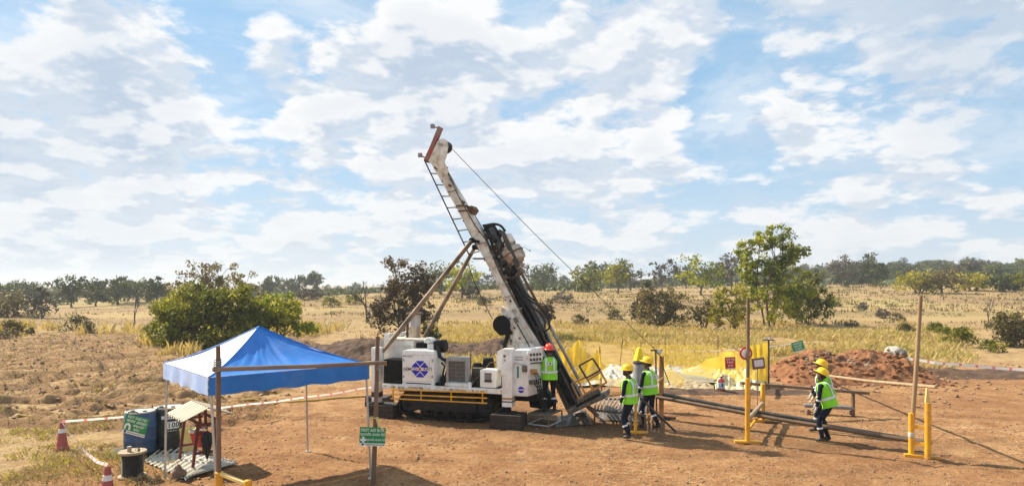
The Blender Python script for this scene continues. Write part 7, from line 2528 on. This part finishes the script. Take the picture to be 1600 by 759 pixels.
    add('emblem_bar', MB().box(cp - f * .008, (.085, .010, .004), r3), 'print_white', 0, vest)
    # reflective rings on sleeves and shins
    for (a, b_, r_) in ((el, wl, .052), (er, wr, .052), (kl, al2, .068), (kr, ar2, .068)):
        k0, k1 = (.22, .36) if r_ < .06 else (.34, .44)
        add('reflective_band', MB().tube([a.lerp(b_, k0), a.lerp(b_, k1)], r_, 14, cap=False), 'reflect')
    # head: hair, face, helmet
    add('hair', MB().ball(nt + up * .125 - fw * .012, .094, 14, sc=(.98, 1.05, 1.0), rot=hr), 'hair')
    for s_ in (-1, 1):
        add('eye', MB().ball(hm + fw * .098 + rt * .033 * s_ + up * .018, .011, 8), 'hair')
    add('mouth', MB().ball(hl + fw * .068 - up * .005, .02, 8, sc=(1.2, .4, .35), rot=hr), mat('lips', (.16, .06, .045)) if 'lips' not in bpy.data.materials else bpy.data.materials['lips'])
    if beard:
        add('beard', MB().ball(hl + fw * .022 - up * .008, .074, 12, sc=(1.0, 1.05, .78), rot=hr), 'hair')
    hc = nt + up * .150 + fw * .015
    prof = [(.128, .0), (.130, .012), (.128, .03), (.120, .065), (.102, .100), (.070, .124), (.035, .134), (0, .137)]
    hb = MB().lathe(hc, prof, 26, rot=hr, sx=.92, sy=1.10)
    helmet = add('helmet', hb, hat, 60)
    rows = []
    for k, (r_, z) in enumerate(((.126, .010), (.150, .002), (.158, -.008), (.150, -.010), (.124, .002))):
        row = []
        for a in np.linspace(0, 2 * PI, 33):
            pk = max(0, math.sin(a)) ** 3 * .045 * (k in (1, 2, 3))
            row.append(hc + hr @ V((math.cos(a) * r_ * .93, math.sin(a) * (r_ * 1.08) + pk, z - pk * .25)))
        rows.append(row)
    add('brim', MB().grid(rows), hat, 60, helmet)
    add('ridge', MB().tube([hc + hr @ V((0, math.cos(a) * .138, .02 + math.sin(a) * .122)) for a in np.linspace(.25, PI - .25, 12)], .012, 7), hat, 60, helmet)
    add('chin_strap', MB().tube([hc + hr @ V((-.10, .0, 0)), hl + hr @ V((-.065, .01, -.03)), hl + hr @ V((0, .03, -.075)), hl + hr @ V((.065, .01, -.03)), hc + hr @ V((.10, 0, 0))], .006, 5), 'hair')
    return root, W


# red helmet, on the stool, back to us, reaching for the levers
px1 = at(858.5, 17.55)
person('worker in a red helmet on the step stool, back turned, hand at the control levers', (px1, 17.55, STOOL.z - .005), R(4), lean=.03, lh=(-.36, .40, 1.22), rh=(.22, .30, .98),
       lf=(-.13, .0), rf=(.14, .03), head=(R(12), R(-6)), hat='hatred', gloves=True, scale=.985)
# bearded, facing left
q = G(984, 686)
person('bearded worker in a yellow helmet standing in profile before the rack, arms down', (q.x, q.y, hz(q.x, q.y)), R(52), lean=.05, lh=(-.27, .12, .80), rh=(.24, .24, .86),
       lf=(-.10, -.03), rf=(.10, .08), head=(R(34), R(-4)), beard=True, scale=.985)
q = G(1019, 670)
person('worker in a yellow helmet looking down beside the orange lamp post, behind the bearded worker', (q.x, q.y, hz(q.x, q.y)), R(44), lean=.14, shift=(0, .06), lh=(-.24, .26, .84), rh=(.22, .36, .92),
       lf=(-.12, .14), rf=(.12, -.10), head=(R(30), R(-14)), scale=1.02)
mb = MB(); mb.tube([P(1000, 621, 16.6), P(1056, 674, 16.5)], .028, 9)
solo('steel_rod', 'dark steel rod leaning from the hands of the worker to the ground', 'rod', mb, M['pipeblack'], P(1056, 674, 16.5))
# the two bending over the pipes
q = G(1289, 690)
person('nearest bending worker in a yellow helmet with a hand on the drill pipe', (q.x, q.y, hz(q.x, q.y)), R(58), lean=.36, drop=.02, shift=(0, -.10), lh=(-.17, .17, .78), rh=(.14, .24, .79),
       lf=(-.10, .04), rf=(.10, -.06), head=(R(15), R(-28)), scale=1.0)
q = G(1275, 674)
person('bending worker in a yellow helmet half hidden behind the nearest one', (q.x + .16, q.y, hz(q.x, q.y)), R(66), lean=.30, drop=.02, shift=(.0, -.12), lh=(-.20, .22, .82), rh=(.16, .26, .84),
       lf=(-.10, .14), rf=(.10, -.10), head=(R(10), R(-24)), scale=1.04)

# ------------------------------------------------------------------ air
hz_box = MB()
hz_box.box((0, 2600, 12.6), (9400, 6000, 30))
hm_ = bpy.data.materials.new('haze_air')
hm_.use_nodes = True
hn = NT(hm_.node_tree)
hm_.node_tree.nodes.remove(hm_.node_tree.nodes['Principled BSDF'])
pv = hn.n('ShaderNodeVolumePrincipled')
pv.inputs['Color'].default_value = (.80, .86, .92, 1)
pv.inputs['Density'].default_value = 0.00055
pv.inputs['Anisotropy'].default_value = 0.2
hn.t.links.new(pv.outputs[0], hn.t.nodes['Material Output'].inputs['Volume'])
ho = hz_box.build('haze', hm_, None, 0)
tag(ho, None, None, kind='stuff')

bpy.data.scenes.remove(BENCH)
